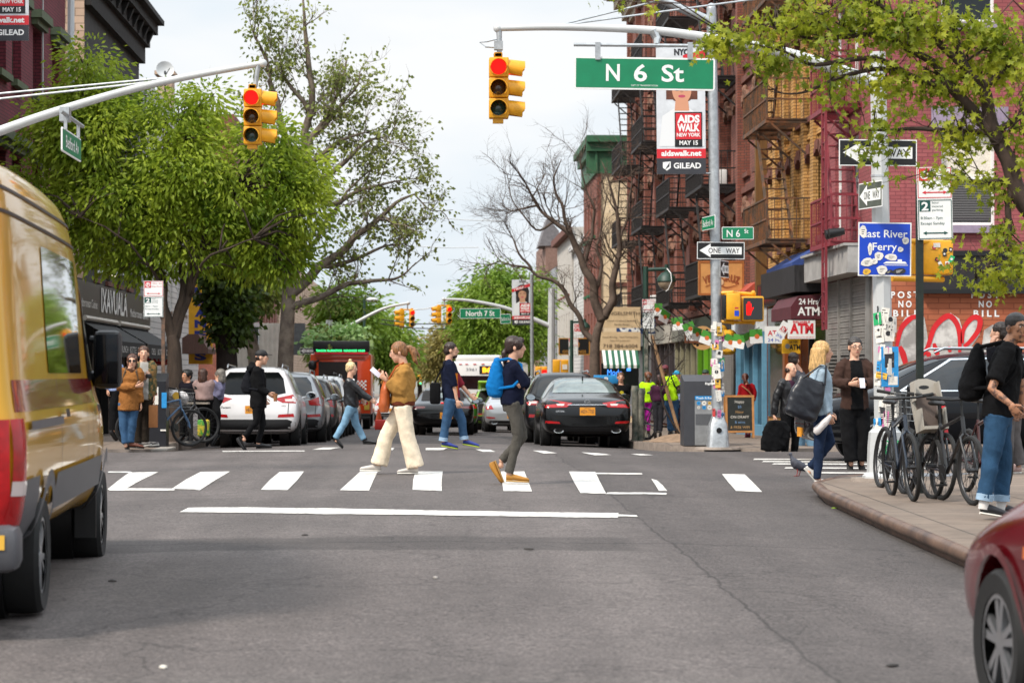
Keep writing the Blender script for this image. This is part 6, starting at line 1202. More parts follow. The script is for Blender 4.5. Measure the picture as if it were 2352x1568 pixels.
# black convertible
CONV = [(0, .42, .60, .64, .78, .68), (.06, .32, .74, .80, .86, .74), (.2, .27, .84, .90, .895, .74), (.6, .22, .87, .97, .90, .7), (.95, .2, .88, 1.12, .90, .62), (1.35, .2, .88, 1.32, .9, .56), (1.9, .2, .88, 1.37, .9, .55), (2.5, .2, .87, 1.3, .9, .56), (3.0, .2, .84, 1.0, .9, .66), (3.6, .2, .78, .88, .88, .68), (4.2, .22, .66, .74, .82, .6), (4.42, .3, .5, .56, .62, .45)]
c = Car('moving_car', 'black convertible with a raised soft top and orange plate behind the tan jacket woman', 'car', place(.4, 69), 0, scale(CONV, 1, 1.03), carpaint('black', '#050506'), (.95, 3.4), .33, .9, 'cars in the far traffic'); c.root.rotation_euler.x = flat(0, 69, 73)
c.patch('soft_top', [(-.62, .98), (-.55, 1.3), (-.4, 1.38), (.4, 1.38), (.55, 1.3), (.62, .98)], mat('soft_top_cloth', '#1c1c1e', .9, bump=.1), 'r', mirror=False); c.patch('rear_window', [(-.36, 1.06), (-.3, 1.2), (.3, 1.2), (.36, 1.06)], mat('sky_reflection_glass', '#5a6664', .05), 'r', .012, mirror=False)
c.patch('tail_lamp', [(.5, .82), (.52, .77), (.84, .75), (.86, .83)], mat('tail_dim', '#5a1210', .15, coat=.6)); c.patch('bumper', [(-.8, .3), (-.82, .42), (.82, .42), (.8, .3)], BPLAS, 'r', mirror=False); c.plate('SANTINOS', .56, .1, w_=.36, h_=.18); c.mirrors(2.9, .98, carpaint('black', '#050506'))
mb = MB(); mb.box(-.08, .08, .0, .02, .845, .875); 
for o in (c.patch('brake_light', [(-.06, .90), (.06, .90), (.06, .925), (-.06, .925)], LENSR, 'r', .012, mirror=False),): pass
# lime hatchback with its tailgate up
LIME = carpaint('lime', '#7fae1c', .1)
c = suv('moving_car', 'lime green hatchback with its tailgate raised next to the silver sedan', 2.45, 88, LIME, .92, .9, group='cars in the far traffic', plate='LMG-7702')
c.patch('load_bay', [(-.7, .62), (-.66, 1.2), (-.58, 1.4), (.58, 1.4), (.66, 1.2), (.7, .62)], mat('load_bay_dark', '#161412', .9), 'r', .02, mirror=False)
mb = MB(); M = Matrix.Translation((0, .5, 1.5)) @ Matrix.Rotation(radians(-14), 4, 'X'); mb.bevbox(-.66, .66, -1.0, .0, -.02, .06, .02, M=M); t = mb.build('tailgate', LIME, c.root, local=True); mb = MB(); mb.box(-.5, .5, -.85, -.2, .061, .066, 0, M); mb.build('tailgate_glass', GLASS, t, local=True, smooth=False)
# ---- orange food truck
Y = 90.5; OR = carpaint('orange', '#c8400e', .0, .35); x0, x1 = P(713, 0, Y).x, P(853, 0, Y).x; xc = (x0 + x1) / 2; hw = (x1 - x0) / 2; z = zr(xc, Y)
r = E('food_truck', 'orange food truck with a dark menu board and lit green letters on its roof', 'truck', (xc, Y, z)); mb = MB(); mb.bevbox(-hw, hw, 0, 5.6, .55, 2.85, .08); mb.bevbox(-hw * .95, hw * .95, 5.5, 6.8, .5, 2.0, .12); mb.build('body', OR, r, local=True)
mb = MB(); mb.bevbox(-hw, hw, -.06, 0, .5, .62, .02); mb.bevbox(-hw * .98, hw * .98, -.12, .02, .4, .5, .02); mb.build('bumper', BPLAS, r, local=True)
mb = MB(); mb.box(-hw * .72, hw * .55, -.012, .02, 1.35, 2.55); mb.build('rear_hatch_opening', mat('hatch_dark', '#1a1210', .7, var=.8, vs=2), r, local=True, smooth=False)
mb = MB(); mb.bevbox(-hw * .9, hw * .95, -.1, .35, 2.9, 3.32, .03); bd = mb.build('menu_board', BLACK, r, local=True); mb = MB(); M = FRAME((0, -.11, 3.0), 0); mb.text('TACOS BURRITOS  NACHOS 10:30', M, 0, -.04, .07, hw * 1.6, 0, 0, .04); mb.build('lit_lettering', mat('led_green', (.05, .9, .25), .5, emit=1.2), bd, local=True, smooth=False); mb = MB(); mb.rect(M, -hw * .85, hw * .9, -.17, -.1, .0, 0); mb.build('red_strip', RED, bd, local=True, smooth=False)
mb = MB()
for i in range(8):
 for j in range(5):
  if (i + j) % 2: mb.rect(FRAME((hw * .62 + .0, -.016, 1.5), 0), -.3 + i * .07, -.23 + i * .07, j * .07, j * .07 + .07, 0)
mb.build('checker_panel', SIGNW, r, local=True, smooth=False)
for sx_ in (-1, 1):
 mb = MB(); mb.bevbox(sx_ * hw * .86 - .1, sx_ * hw * .86 + .1, -.03, .02, .75, 1.1, .01); tl = mb.build('tail_lamp_panel', mat('lamp_yellow', '#b89a3a', .5), r, local=True); mb = MB(); M = FRAME((sx_ * hw * .86, -.035, 1.0), 0); mb.disc(M, 0, 0, .07, 0); mb.build('tail_lamp', TLR, tl, local=True); mb = MB(); mb.lathe([(.2, -.13), (.42, -.14), (.44, 0), (.42, .14), (.2, .13)], Matrix.Translation((sx_ * (hw - .2), 1.1, .44)) @ Matrix.Rotation(pi / 2, 4, 'Y'), 20); mb.build('wheel', RUBBER, r, local=True)
 mb = MB(); mb.lathe([(.2, -.13), (.42, -.14), (.44, 0), (.42, .14), (.2, .13)], Matrix.Translation((sx_ * (hw - .2), 5.6, .44)) @ Matrix.Rotation(pi / 2, 4, 'Y'), 20); mb.build('wheel', RUBBER, r, local=True)
mb = MB(); mb.ell((-hw * .92, -.1, 2.4), (.16, .1, .2)); mb.tube([(-hw * .7, -.02, 2.6), (-hw * .92, -.1, 2.5)], .03, 6); mb.build('convex_mirror', BLACK, r, local=True)
mb = MB(); mb.slab(FRAME((0, -.014, 2.68), 0), -hw * .8, hw * .8, -.03, .05, 0, .03); mb.build('marker_lights', mat('marker_orange', '#8a2a10', .4), r, local=True, smooth=False)
# ---- bus
Y = 117; WB = carpaint('bus_white', '#d0cfcc', 0, .4); xc = 2.35; z = zr(xc, Y)
r = E('bus', 'white city bus seen from behind with an orange B62 display', 'bus', (xc, Y, z), radians(-8)); mb = MB(); mb.bevbox(-1.28, 1.28, 0, 12, .35, 2.95, .16); mb.bevbox(-1.1, 1.1, .15, 3, 2.9, 3.25, .12); mb.build('body', WB, r, local=True)
mb = MB(); M = FRAME((0, -.01, 0), 0); mb.poly(M, [(-1.1, 2.25), (.95, 2.25), (.6, 1.75), (.1, 1.6), (-1.1, 1.6)], 0); mb.build('rear_window', GLASS, r, local=True, smooth=False)
mb = MB(); mb.slab(M, .1, 1.0, 2.34, 2.72, 0, .02); bd = mb.build('route_display', BLACK, r, local=True, smooth=False); mb = MB(); mb.text('B62', M, .55, 2.53, .22, .6, .024, 0, .05); mb.build('lit_lettering', mat('led_orange', (1, .35, .02), .5, emit=1.5), bd, local=True, smooth=False)
mb = MB(); mb.text('3961', M, -.3, 2.55, .14, .5, .003); mb.build('fleet_number', mat('bus_grey', '#6a6a6e', .6), r, local=True, smooth=False)
for x in (-.9, -.6, -.2, .2, 1.0): mb = MB(); mb.slab(M, x, x + .14, 2.79, 2.83, .0, .02); mb.build('marker_light', RED, r, local=True, smooth=False)
mb = MB(); mb.slab(M, -1.15, 1.15, .5, 1.1, 0, .015); mb.build('engine_grille', BPLAS, r, local=True, smooth=False)
mb = MB(); mb.box(1.281, 1.29, .8, 11, 1.4, 2.4); mb.build('side_window', GLASS, r, local=True, smooth=False)
for y in (2.6, 8.8):
 for sx_ in (-1, 1): mb = MB(); mb.lathe([(.2, -.14), (.46, -.14), (.48, 0), (.46, .14), (.2, .14)], Matrix.Translation((sx_ * 1.16, y, .48)) @ Matrix.Rotation(pi / 2, 4, 'Y'), 18); mb.build('wheel', RUBBER, r, local=True)
# traffic cone / boxes by the far left lane
q = P(880, 962, 88); mb = MB(); mb.bevbox(q.x - .3, q.x + .3, 88, 88.4, zr(-1.6, 88), zr(-1.6, 88) + .35, .02); tag(mb.build('red_crate', mat('crate_red', '#a8241c', .6)), 'red crate standing in the road by the orange bag', 'crate')
mb = MB(); q = P(870, 930, 100); mb.lathe([(.22, 0), (.22, .04), (.17, .05), (.05, .75), (.03, .76)], Matrix.Translation((q.x, 100, zr(q.x, 100))), 12, 0); tag(mb.build('traffic_cone', mat('cone_orange', '#c8501c', .6)), 'orange traffic cone far off beyond the orange bag', 'cone')
# ---- dark car on the cross street, front to the left
xf = P(1852, 0, 36).x; L_ = 4.75
c = Car('moving_car', 'dark car waiting on the cross street behind the grey octagonal pole', 'car', V((xf + L_, 36.7, zr(8, 36.7) + .004)), radians(90), scale(SUV, L_ / 4.5, .99, 1.0), carpaint('ink', '#0d0f14', .3, .2), (.9, 3.72), .35, .93)
SG = mat('smoky_glass2', '#1c2024', .05, spec=.6, var=.4, vs=2)
for sd in ('x-', 'x+'):
 c.patch('side_window', [(.55, 1.08), (.75, 1.45), (1.7, 1.545), (2.55, 1.52), (3.3, 1.07)], SG, sd, .006)
 for pl in ([(.5, 1.055), (3.36, 1.045), (3.36, 1.065), (.5, 1.075)], [(.73, 1.465), (1.7, 1.56), (2.58, 1.535), (3.38, 1.06), (3.35, 1.05), (2.56, 1.515), (1.7, 1.54), (.77, 1.45)]): c.patch('chrome_trim', pl, CHROME, sd, .012, step=.1)
 c.patch('door_handle', [(2.0, .93), (2.2, .93), (2.2, .96), (2.0, .96)], CHROME, sd, .015)
c.patch('windscreen', [(-.6, 2.75), (.6, 2.75), (.68, 3.5), (-.68, 3.5)], SG, 't', .006); c.mirrors(3.25, 1.08, carpaint('ink', '#0d0f14'))
c.patch('headlamp', [(.5, .74), (.52, .66), (.8, .66), (.82, .76)], TLW, 'f'); c.patch('grille', [(-.45, .5), (-.45, .72), (.45, .72), (.45, .5)], BPLAS, 'f', mirror=False)
for z in (.55, .62, .69): c.patch('grille_bar', [(-.44, z), (.44, z), (.44, z + .015), (-.44, z + .015)], CHROME, 'f', .012, mirror=False)
q = c.on(0, .42, 'f'); mb = MB(); mb.box(-.16, .16, q.y, q.y + .02, .36, .5); mb.build('number_plate', PLATE, c.root, local=True, smooth=False); c.rails(.8, 2.8, .56, 1.7, SILVER)
# ---- dark red car cropped by the right edge
RP = carpaint('deep_red', '#5a0712', .25, .2); a = radians(5); hubY = 10.5; hx_ = P(2334, 0, hubY).x; lx, ly = -.80, 3.85
zc = zr(hx_, hubY) + .05
loc = V((hx_ - (lx * cos(a) - ly * sin(a)), hubY - (lx * sin(a) + ly * cos(a)), zc))
c = Car('moving_car', 'deep red car cut off by the lower right edge with a silver spoked wheel', 'car', loc, a, scale(SEDAN, 1, 1., 1), RP, (1.0, 3.85), .325, .91)
for sd in ('x+', 'x-'): c.patch('side_window', [(1.1, 1.0), (1.55, 1.3), (2.4, 1.37), (2.95, 1.31), (3.5, 1.0)], GLASS, sd); c.patch('door_gap', [(2.0, .3), (2.012, .3), (2.012, .95), (2.0, .95)], BLACK, sd, .003); c.patch('amber_patch', [(3.36, .72), (3.46, .72), (3.46, .77), (3.36, .77)], mat('amber', '#c86414', .3, coat=.5), sd, .008)  # small amber patch on each flank just behind the front wheel arch
c.patch('windscreen', [(-.6, 3.05), (.6, 3.05), (.68, 3.75), (-.68, 3.75)], GLASS, 't', .006)
c.patch('headlamp', [(.5, .62), (.52, .54), (.78, .54), (.8, .66)], TLW, 'f'); c.mirrors(2.0, 1.05, RP)
for sd in ('x-', 'x+'):
 ar = [(3.85 + .43 * cos(t * pi / 14), .325 + .43 * sin(t * pi / 14)) for t in range(15)] + [(3.85 + .385 * cos(t * pi / 14), .325 + .385 * sin(t * pi / 14)) for t in range(14, -1, -1)]
 c.patch('arch_lip', ar, RP, sd, .022, step=.08)
# ---- yellow delivery van, left foreground
VY = mat('paint_van_yellow', '#d09a1c', .3, 0, coat=.8, spec=.4); VANST = [(0, .55, 1.2, 2.5, .93, .80), (.05, .46, 1.25, 2.66, .985, .84), (.3, .42, 1.28, 2.73, .995, .86), (1.5, .42, 1.28, 2.75, .998, .865), (3.0, .42, 1.28, 2.75, .998, .865), (4.0, .42, 1.28, 2.72, .996, .86), (4.6, .42, 1.28, 2.58, .992, .845), (5.1, .40, 1.28, 2.30, .99, .82), (5.5, .38, 1.26, 1.98, .985, .80), (5.85, .36, 1.22, 1.62, .97, .80), (6.1, .36, 1.15, 1.38, .95, .78), (6.45, .38, 1.0, 1.12, .88, .70), (6.62, .46, .72, .82, .74, .58)]
a = radians(2.9); wx, wy = .9, 1.35; wY = 14.8; wX = P(112, 0, wY).x
loc = V((wX - (wx * cos(a) - wy * sin(a)) - .1, wY - (wx * sin(a) + wy * cos(a)), zr(-2.6, 16) - .0))
c = Car('delivery_van', 'yellow high roof delivery van with a red side stripe cut off by the left edge', 'van', loc, a, VANST, VY, (1.35, 5.65), .355, .99, tw=.24)
DG_ = mat('van_grey_plastic', '#4a4a4e', .45, var=.1, bump=.05); sd = 'x+'
for sd in ('x+', 'x-'):
 c.patch('red_stripe', [(.1, 1.24), (5.0, 1.24), (5.0, 1.42), (.1, 1.42)], mat('stripe_red', '#8f1620', .2, coat=1), sd, .004, step=.12)
 for p0, p1 in ((1.8, 5.2),): c.patch('side_moulding', [(p0, .62), (5.2, .62), (5.2, .84), (p0, .84)], DG_, sd, .03, step=.12)
 c.patch('side_moulding', [(.06, .5), (.9, .5), (.9, .86), (.06, .86)], DG_, sd, .02, step=.12)
 for yc in (1.35, 5.65):
  ar = [(yc + .5 * cos(t * pi / 16), .36 + .52 * sin(t * pi / 16)) for t in range(17)] + [(yc + .41 * cos(t * pi / 16), .36 + .42 * sin(t * pi / 16)) for t in range(16, -1, -1)]
  c.patch('wheel_arch', ar, DG_, sd, .035, step=.08)
 c.patch('side_glass', [(1.9, 1.46), (1.9, 2.26), (4.15, 2.26), (4.15, 1.46)], mat('gold_glass', '#4a3612', .03, coat=1, spec=.8), sd, .006, step=.12)
 c.patch('cab_window', [(4.75, 1.4), (4.75, 2.12), (5.2, 2.06), (5.55, 1.82), (5.9, 1.42)], mat('cab_glass', '#0a0a0c', .25, spec=.25), sd, .01, step=.1)
 for y in (2.3, 4.25, 4.7): c.patch('door_gap', [(y, .5), (y + .014, .5), (y + .014, 2.4), (y, 2.4)], BLACK, sd, .005, step=.12)
 for z in (2.36, 2.5): c.patch('roof_gutter', [(.1, z), (4.4, z), (4.4, z + .022), (.1, z + .022)], BLACK, sd, .008, step=.14)
 c.patch('door_rail', [(.5, 1.13), (2.3, 1.13), (2.3, 1.18), (.5, 1.18)], DG_, sd, .02, step=.12); c.patch('door_handle', [(4.85, 1.17), (5.1, 1.17), (5.1, 1.22), (4.85, 1.22)], BLACK, sd, .03); c.patch('side_handle', [(2.4, 1.17), (2.65, 1.17), (2.65, 1.22), (2.4, 1.22)], BLACK, sd, .03)
 c.patch('tail_lamp', [(.03, .62), (.18, .62), (.15, 1.2), (.03, 1.2)], TLR, sd, .03, step=.03); c.patch('lamp_lens', [(.03, .78), (.17, .78), (.17, .86), (.03, .86)], TLW, sd, .034, step=.03); c.patch('roof_marker', [(4.35, 2.52), (4.5, 2.5), (4.5, 2.55), (4.35, 2.57)], mat('amber', '#c86414', .3, emit=.3), sd, .012)
c.patch('tail_lamp', [(.8, .62), (.93, .62), (.92, 1.2), (.82, 1.2)], TLR, 'r', .03, step=.03); c.patch('rear_window', [(.08, 1.5), (.08, 2.2), (.72, 2.2), (.76, 1.5)], GLASS, 'r', .008); c.patch('windscreen', [(-.74, 5.0), (.74, 5.0), (.8, 6.0), (-.8, 6.0)], GLASS, 't', .008, mirror=False)
mb = MB(); mb.bevbox(-.99, .99, -.1, .2, .36, .62, .06); mb.build('bumper', DG_, c.root, local=True); mb = MB(); mb.slab(FRAME((.8, -.102, .53), 0), -.12, .12, -.04, .04, 0, .006); mb.build('reflector', PAPER[6], c.root, local=True, smooth=False)
for sx_ in (-1, 1):
 mb = MB(); mb.bevbox(sx_ * 1.04 - .105, sx_ * 1.04 + .105, 5.22, 5.42, 1.34, 1.79, .05); mb.tube([(sx_ * .9, 5.45, 1.42), (sx_ * 1.1, 5.36, 1.4)], .06, 8); mb.tube([(sx_ * .9, 5.4, 1.72), (sx_ * 1.1, 5.36, 1.7)], .03, 8); o = mb.build('wing_mirror', BPLAS, c.root, local=True); mb = MB(); mb.bevbox(sx_ * 1.04 - .085, sx_ * 1.04 + .085, 5.212, 5.225, 1.38, 1.76, .005); mb.build('mirror_glass', mat('dark_mirror', '#14161a', .05, .6), o, local=True)
 for y in (1.72, 5.22): mb = MB(); mb.box(sx_ * .93 - .13, sx_ * .93 + .03, y - .02, y + .02, .2, .55); mb.build('mud_flap', BLACK, c.root, local=True, smooth=False)
# ================================================================ people (joints read off the picture, depth from the body's own axes)
SKIN = [mat('skin_light', '#c99a80', .55, var=.08, vs=20), mat('skin_tan', '#b07c5e', .55, var=.08, vs=20), mat('skin_dark', '#4e3122', .5, var=.08, vs=20)]
EYEW = mat('eye_white', '#d8d4ce', .3); EYED = mat('eye_dark', '#1e1612', .3); LIP = mat('lip', '#9a5048', .5)
def hairm(n, c): return mat('hair_' + n, c, .45, var=.45, vs=60, stretch=(1, 1, .25), bump=.3, bs=90)
def cloth(n, c, b=.25, **k): return mat('cloth_' + n, c, .9, spec=.15, bump=b, bs=k.pop('bs', 55), var=k.pop('var', .14), vs=k.pop('vs', 9), **k)
def build_cloth(mb, vox, m, name, root, amp=.007, fq=11, mats=None, paint=None, zs=.7):
 o = remesh(mb, vox, 3); v = np.array(o.v); me = bpy.data.meshes.new(name); me.from_pydata(o.v, [], o.f); n = np.array([tuple(q.vector) for q in me.vertex_normals]); bpy.data.meshes.remove(me)
 for i in range(len(v)):
  p = v[i]; q = V((p[0] * fq + p[2] * fq * .45 * (zs > .5), p[1] * fq, p[2] * fq * zs)); d = 1.1 - 2.6 * abs(noise.noise(q)) - 1.1 * abs(noise.noise(q * 2.1 + V((7, 0, 0)))); v[i] = p + n[i] * d * amp
 o.v = [tuple(q) for q in v]
 if paint: o.m = [paint(V(v[f[0]])) for f in o.f]
 return o.build(name, mats or [m], root, ang=3)
def hand(mb, w_, d, n, s, curl=.5, flip=1, mi=0):
 """palm, four unequal bent fingers and a thumb; d along the hand, n out of the palm"""
 d = V(d).normalized(); n = (V(n) - d * V(n).dot(d)); n = n.normalized() if n.length > .01 else d.orthogonal(); l = d.cross(n) * flip; w_ = V(w_)
 mb.loft([(w_ - d * .01 * s, l * .025 * s, n * .02 * s), (w_ + d * .03 * s, l * .036 * s, n * .017 * s), (w_ + d * .085 * s, l * .042 * s, n * .014 * s), (w_ + d * .097 * s, l * .036 * s, n * .009 * s)], 10, mi)
 for i, (o, ln) in enumerate(((-.031, .058), (-.011, .072), (.010, .078), (.031, .07))):
  p = w_ + d * .09 * s + l * o * s; a = curl * 1.0; p1 = p + (d * cos(a) + n * sin(a)) * ln * .45 * s; a2 = curl * 2.1; p2 = p1 + (d * cos(a2) + n * sin(a2)) * ln * .33 * s; a3 = curl * 2.9; p3 = p2 + (d * cos(a3) + n * sin(a3)) * ln * .25 * s
  mb.tube([p - d * .01 * s, p1, p2, p3], [.0095 * s, .009 * s, .008 * s, .006 * s], 7, mi)
 p = w_ + d * .025 * s + l * .03 * s; p1 = p + (d * .6 + l * .75 + n * .15).normalized() * .042 * s; p2 = p1 + (d * .9 + l * .15 + n * .5 * curl).normalized() * .034 * s; p3 = p2 + (d * .9 + n * .6 * curl).normalized() * .02 * s
 mb.tube([p, p1, p2, p3], [.0125 * s, .011 * s, .0095 * s, .007 * s], 7, mi)
def shoe(root, heel, toe, s, up, m, sole, name='shoe', high=.0, sock=None):
 d = V(toe) - V(heel); L_ = d.length; d.normalize(); l = d.cross(V(up)).normalized(); u = l.cross(d).normalized(); mb = MB(); h = V(heel)
 R_ = [(-.03, .026, .03, .04), (.0, .034, .04, .045), (.06, .036, .036, .045), (.12, .040, .030, .038), (.175, .045, .025, .030), (.215, .042, .022, .025), (.24, .030, .017, .02), (.25, .014, .01, .015)]
 mb.loft([(h + d * (x * s) + u * (zc * s + .012), l * (a * s), u * (b * s)) for x, a, b, zc in R_], 12, 0)
 if high: mb.loft([(h + u * .05 * s + d * .01 * s, l * .036 * s, d * .05 * s), (h + u * (.06 + high) * s + d * .012 * s, l * .042 * s, d * .05 * s)], 12, 0)
 mb.loft([(h + d * (x * s) + u * (.009 * s), l * (a * 1.06 * s), u * (.011 * s)) for x, a, b, zc in R_], 12, 1)
 return mb.build(name, [m, sole], root, ang=1)
def person(label, Y, fr_, J, phi, top, bottom, shoes, hair, skin=0, hphi=None, hpitch=0., S=None, lat=.0, vox=.014, group=None, base=None, wide=1., seat=False, hem=None, sleeve='long', scarf=None, face=True, hands=(.5, .5), palm=None, shm=None):
 W_ = lambda q, dy=0.: P(*fr_(q[0], q[1]), Y + dy + (q[2] if len(q) > 2 else 0))
 ph = radians(phi); F = V((sin(ph), -cos(ph), 0)); Rv = V((F.y, -F.x, 0)); Z = V((0, 0, 1))
 hd = W_(J['hd']); toes = [J[k][-1] for k in ('lR', 'lL')]; low = max(toes, key=lambda q: q[1])
 if S is None: S = (fr_(*low[:2])[1] - fr_(*J['hd'][:2])[1]) * Y / FPX / .925
 s = S / 1.75
 nk, hp = W_(J['nk']), W_(J['hp']); sh = {'R': nk + Rv * .165 * s * wide - Z * .045 * s, 'L': nk - Rv * .165 * s * wide - Z * .045 * s}; hj = {'R': hp + Rv * .09 * s, 'L': hp - Rv * .09 * s}
 arm, leg = {}, {}
 for k in 'RL':
  dy = (sh[k] - nk).y; arm[k] = [sh[k]] + [W_(q, dy * .9) for q in J['a' + k]]
  dy = (hj[k] - hp).y; leg[k] = [hj[k]] + [W_(q, dy) for q in J['l' + k]]
 gz = min(leg['R'][-1].z, leg['L'][-1].z) - .01
 root = E('person', label, 'person', (hp.x, hp.y, gz), 0, group)
 up = (nk - hp).normalized(); hph = radians(phi if hphi is None else hphi); HF = V((sin(hph), -cos(hph), 0)); HR = V((HF.y, -HF.x, 0)); hu = Z
 if hpitch: a = radians(hpitch); HF, hu = HF * cos(a) - Z * sin(a), HF * sin(a) + Z * cos(a)
 HM = Matrix((( -HR.x, HF.x, hu.x), (-HR.y, HF.y, hu.y), (-HR.z, HF.z, hu.z)))      # local x to the left, y forward, z up
 hk = 1.12; h = lambda x, y, z: hd + HM @ V((x, y, z)) * s * hk
 # ---- body: one continuous surface
 mb = MB(); el = lambda x, y, z, a, b, c: mb.ell(h(x, y, z), (a * s * hk, b * s * hk, c * s * hk), HM, 14)
 el(0, -.012, .03, .075, .094, .088); el(0, .025, -.04, .057, .068, .075); el(0, .05, -.088, .03, .032, .03); el(0, .06, .0, .06, .032, .06)
 mb.loft([(h(0, .086, .03), HM @ V((.008 * s, 0, 0)), HM @ V((0, .01 * s, 0))), (h(0, .1, -.008), HM @ V((.012 * s, 0, 0)), HM @ V((0, .014 * s, 0))), (h(0, .106, -.026), HM @ V((.017 * s, 0, 0)), HM @ V((0, .015 * s, 0))), (h(0, .088, -.035), HM @ V((.014 * s, 0, 0)), HM @ V((0, .01 * s, 0)))], 8)
 for e in (-1, 1): el(.076 * e, -.012, -.008, .012, .02, .032)
 mb.tube([h(0, -.02, -.05), nk + F * .0 + up * .02 * s, nk - up * .05 * s], [.06 * s, .06 * s, .078 * s], 14)
 fl = F * .115 * s; lr = Rv * .15 * s
 mb.loft([(hp - up * .06 * s, lr * .9, fl * .85), (hp + up * .05 * s, lr, fl), (hp.lerp(nk, .35), lr * .86, fl * .85), (hp.lerp(nk, .72), lr * 1.0, fl * .98), (hp.lerp(nk, .92), lr * .92, fl * .7), (nk, lr * .5, fl * .5)], 16)
 for k in 'RL':
  a, e, w_ = arm[k][:3]; mb.tube([a, a.lerp(e, .5), e, e.lerp(w_, .3), w_], [.05 * s, .045 * s, .038 * s, .037 * s, .026 * s], 10)
  q = leg[k]; mb.tube([q[0], q[0].lerp(q[1], .5), q[1], q[1].lerp(q[2], .35), q[2]], [.07 * s, .06 * s, .042 * s, .04 * s, .033 * s], 12); mb.ell(q[2].lerp(q[3], .2), (.035 * s, .035 * s, .04 * s))
 b = remesh(mb, vox * .75, 3)
 for i, k in enumerate('RL'):
  e, w_ = arm[k][1], arm[k][2]; d = (arm[k][3] - w_) if len(arm[k]) > 3 else (w_ - e); inn = (hp.lerp(nk, .6) - w_); hand(b, w_, d, V(palm[k]) if palm and k in palm else inn, s, hands[i], 1 if k == 'R' else -1)
 if face:
  for e in (-1, 1):
   b.ell(h(.031 * e, .082, .008), (.0125 * s, .008 * s, .0065 * s), HM, 8, 1); b.ell(h(.031 * e, .089, .008), (.0058 * s, .004 * s, .0058 * s), HM, 8, 2)
   b.tube([h(.048 * e, .078, .024), h(.03 * e, .09, .029), h(.014 * e, .091, .024)], [.003 * s, .0045 * s, .0035 * s], 6, 2)
  b.ell(h(0, .087, -.057), (.022 * s, .008 * s, .0065 * s), HM, 10, 3)
 b.m += [0] * (len(b.f) - len(b.m)); b.build('body', [SKIN[skin], EYEW, EYED, LIP], root, ang=2)
 # ---- hair
 hs, hm_ = hair[0], hair[1]; mb = MB()
 if hs in ('short', 'tail', 'long', 'bun', 'bob', 'curly'):
  el(0, -.02, .05, .084, .096, .08); el(0, -.055, .0, .076, .062, .075)
  if hs != 'short': 
   for e in (-1, 1): el(.06 * e, -.005, .035, .026, .07, .06)
 if hs == 'curly':
  for i in range(26): a = i * 2.4; el(.07 * cos(a), -.03 + .08 * sin(a), .05 + .05 * ((i * 7) % 5) / 5, .024, .024, .024)
 if hs == 'buzz': el(0, -.016, .042, .081, .096, .083)
 if hs == 'bald': el(0, -.05, -.005, .08, .055, .055); [el(.07 * e, -.02, .0, .018, .045, .035) for e in (-1, 1)]
 if hs == 'tail': mb.tube([h(0, -.1, .035), h(0, -.15, .02), h(.01, -.175, -.06), h(.02, -.17, -.14), h(.01, -.19, -.2)], [.03 * s, .04 * s, .042 * s, .03 * s, .008 * s], 10); mb.tube([h(0, -.12, .03), h(0, -.19, -.0), h(-.02, -.225, -.08), h(0, -.235, -.15)], [.02 * s, .025 * s, .02 * s, .005 * s], 8)
 if hs == 'lowtail': el(0, -.028, .044, .084, .094, .085); el(0, -.055, .0, .076, .062, .075); [el(.058 * e, .01, .03, .03, .07, .06) for e in (-1, 1)]; el(0, .045, .075, .06, .05, .035); mb.tube([h(0, -.1, -.02), h(0, -.125, -.06), h(.0, -.115, -.13), h(0, -.12, -.19)], [.025 * s, .034 * s, .03 * s, .008 * s], 10)
 if hs == 'bun': el(0, -.03, .15, .034, .034, .03); el(.01, -.03, .125, .024, .024, .02)
 if hs == 'long':
  for i in range(11):
   a = -.2 + (pi + .4) * i / 10; x, y = .072 * cos(a), -.02 - .085 * sin(a); mb.tube([h(x, y, .04), h(x * 1.15, y * 1.1, -.06), h(x * 1.2, y * 1.15 - .01, -.17), h(x * 1.0, y * 1.1 - .01, -.27 - .03 * (i % 3))], [.028 * s, .03 * s, .027 * s, .008 * s], 8)
 if hs == 'bob': [el(.05 * cos(a), -.035 - .055 * sin(a), -.06, .035, .035, .08) for a in (0, .8, 1.57, 2.3, 3.14)]
 if hs == 'cap':
  el(0, -.03, .0, .077, .07, .06); build_cloth(mb, vox * .7, hair[2], 'hair', root, .003, 40); mb = MB(); el(0, -.008, .052, .084, .103, .075)
  mb.loft([(h(0, .07, .05), HM @ V((.07 * s, 0, 0)), HM @ V((0, 0, .006 * s))), (h(0, .13, .048), HM @ V((.066 * s, 0, 0)), HM @ V((0, 0, .006 * s))), (h(0, .17, .04), HM @ V((.04 * s, 0, 0)), HM @ V((0, 0, .005 * s)))], 12); build_cloth(mb, vox * .7, hm_, 'cap', root, .001)
 elif hs != 'none': build_cloth(mb, vox * .6, hm_, 'hair', root, .001 if hs == 'buzz' else .005, 60, zs=.12 if hs in ('long', 'tail', 'lowtail', 'bob') else .5)
 # ---- upper garment
 tm, bulk = top[0], top[1]; T = .018 * bulk; low_ = -.03 if hem is None else hem; mb = MB(); g = lambda t: hp.lerp(nk, t)
 lr = Rv * (.158 + T) * s; fl = F * (.118 + T) * s
 mb.loft([(hp + up * low_ * s, lr * .98, fl * 1.02), (g(.12) if low_ < .02 else hp + up * (low_ + .05) * s, lr * 1.0, fl * 1.04), (g(.4), lr * .94, fl * .98), (g(.72), lr * 1.04 * wide, fl * 1.02), (g(.9), lr * .98 * wide, fl * .76), (g(1.0) - up * .005, lr * .5, fl * .56)], 20)
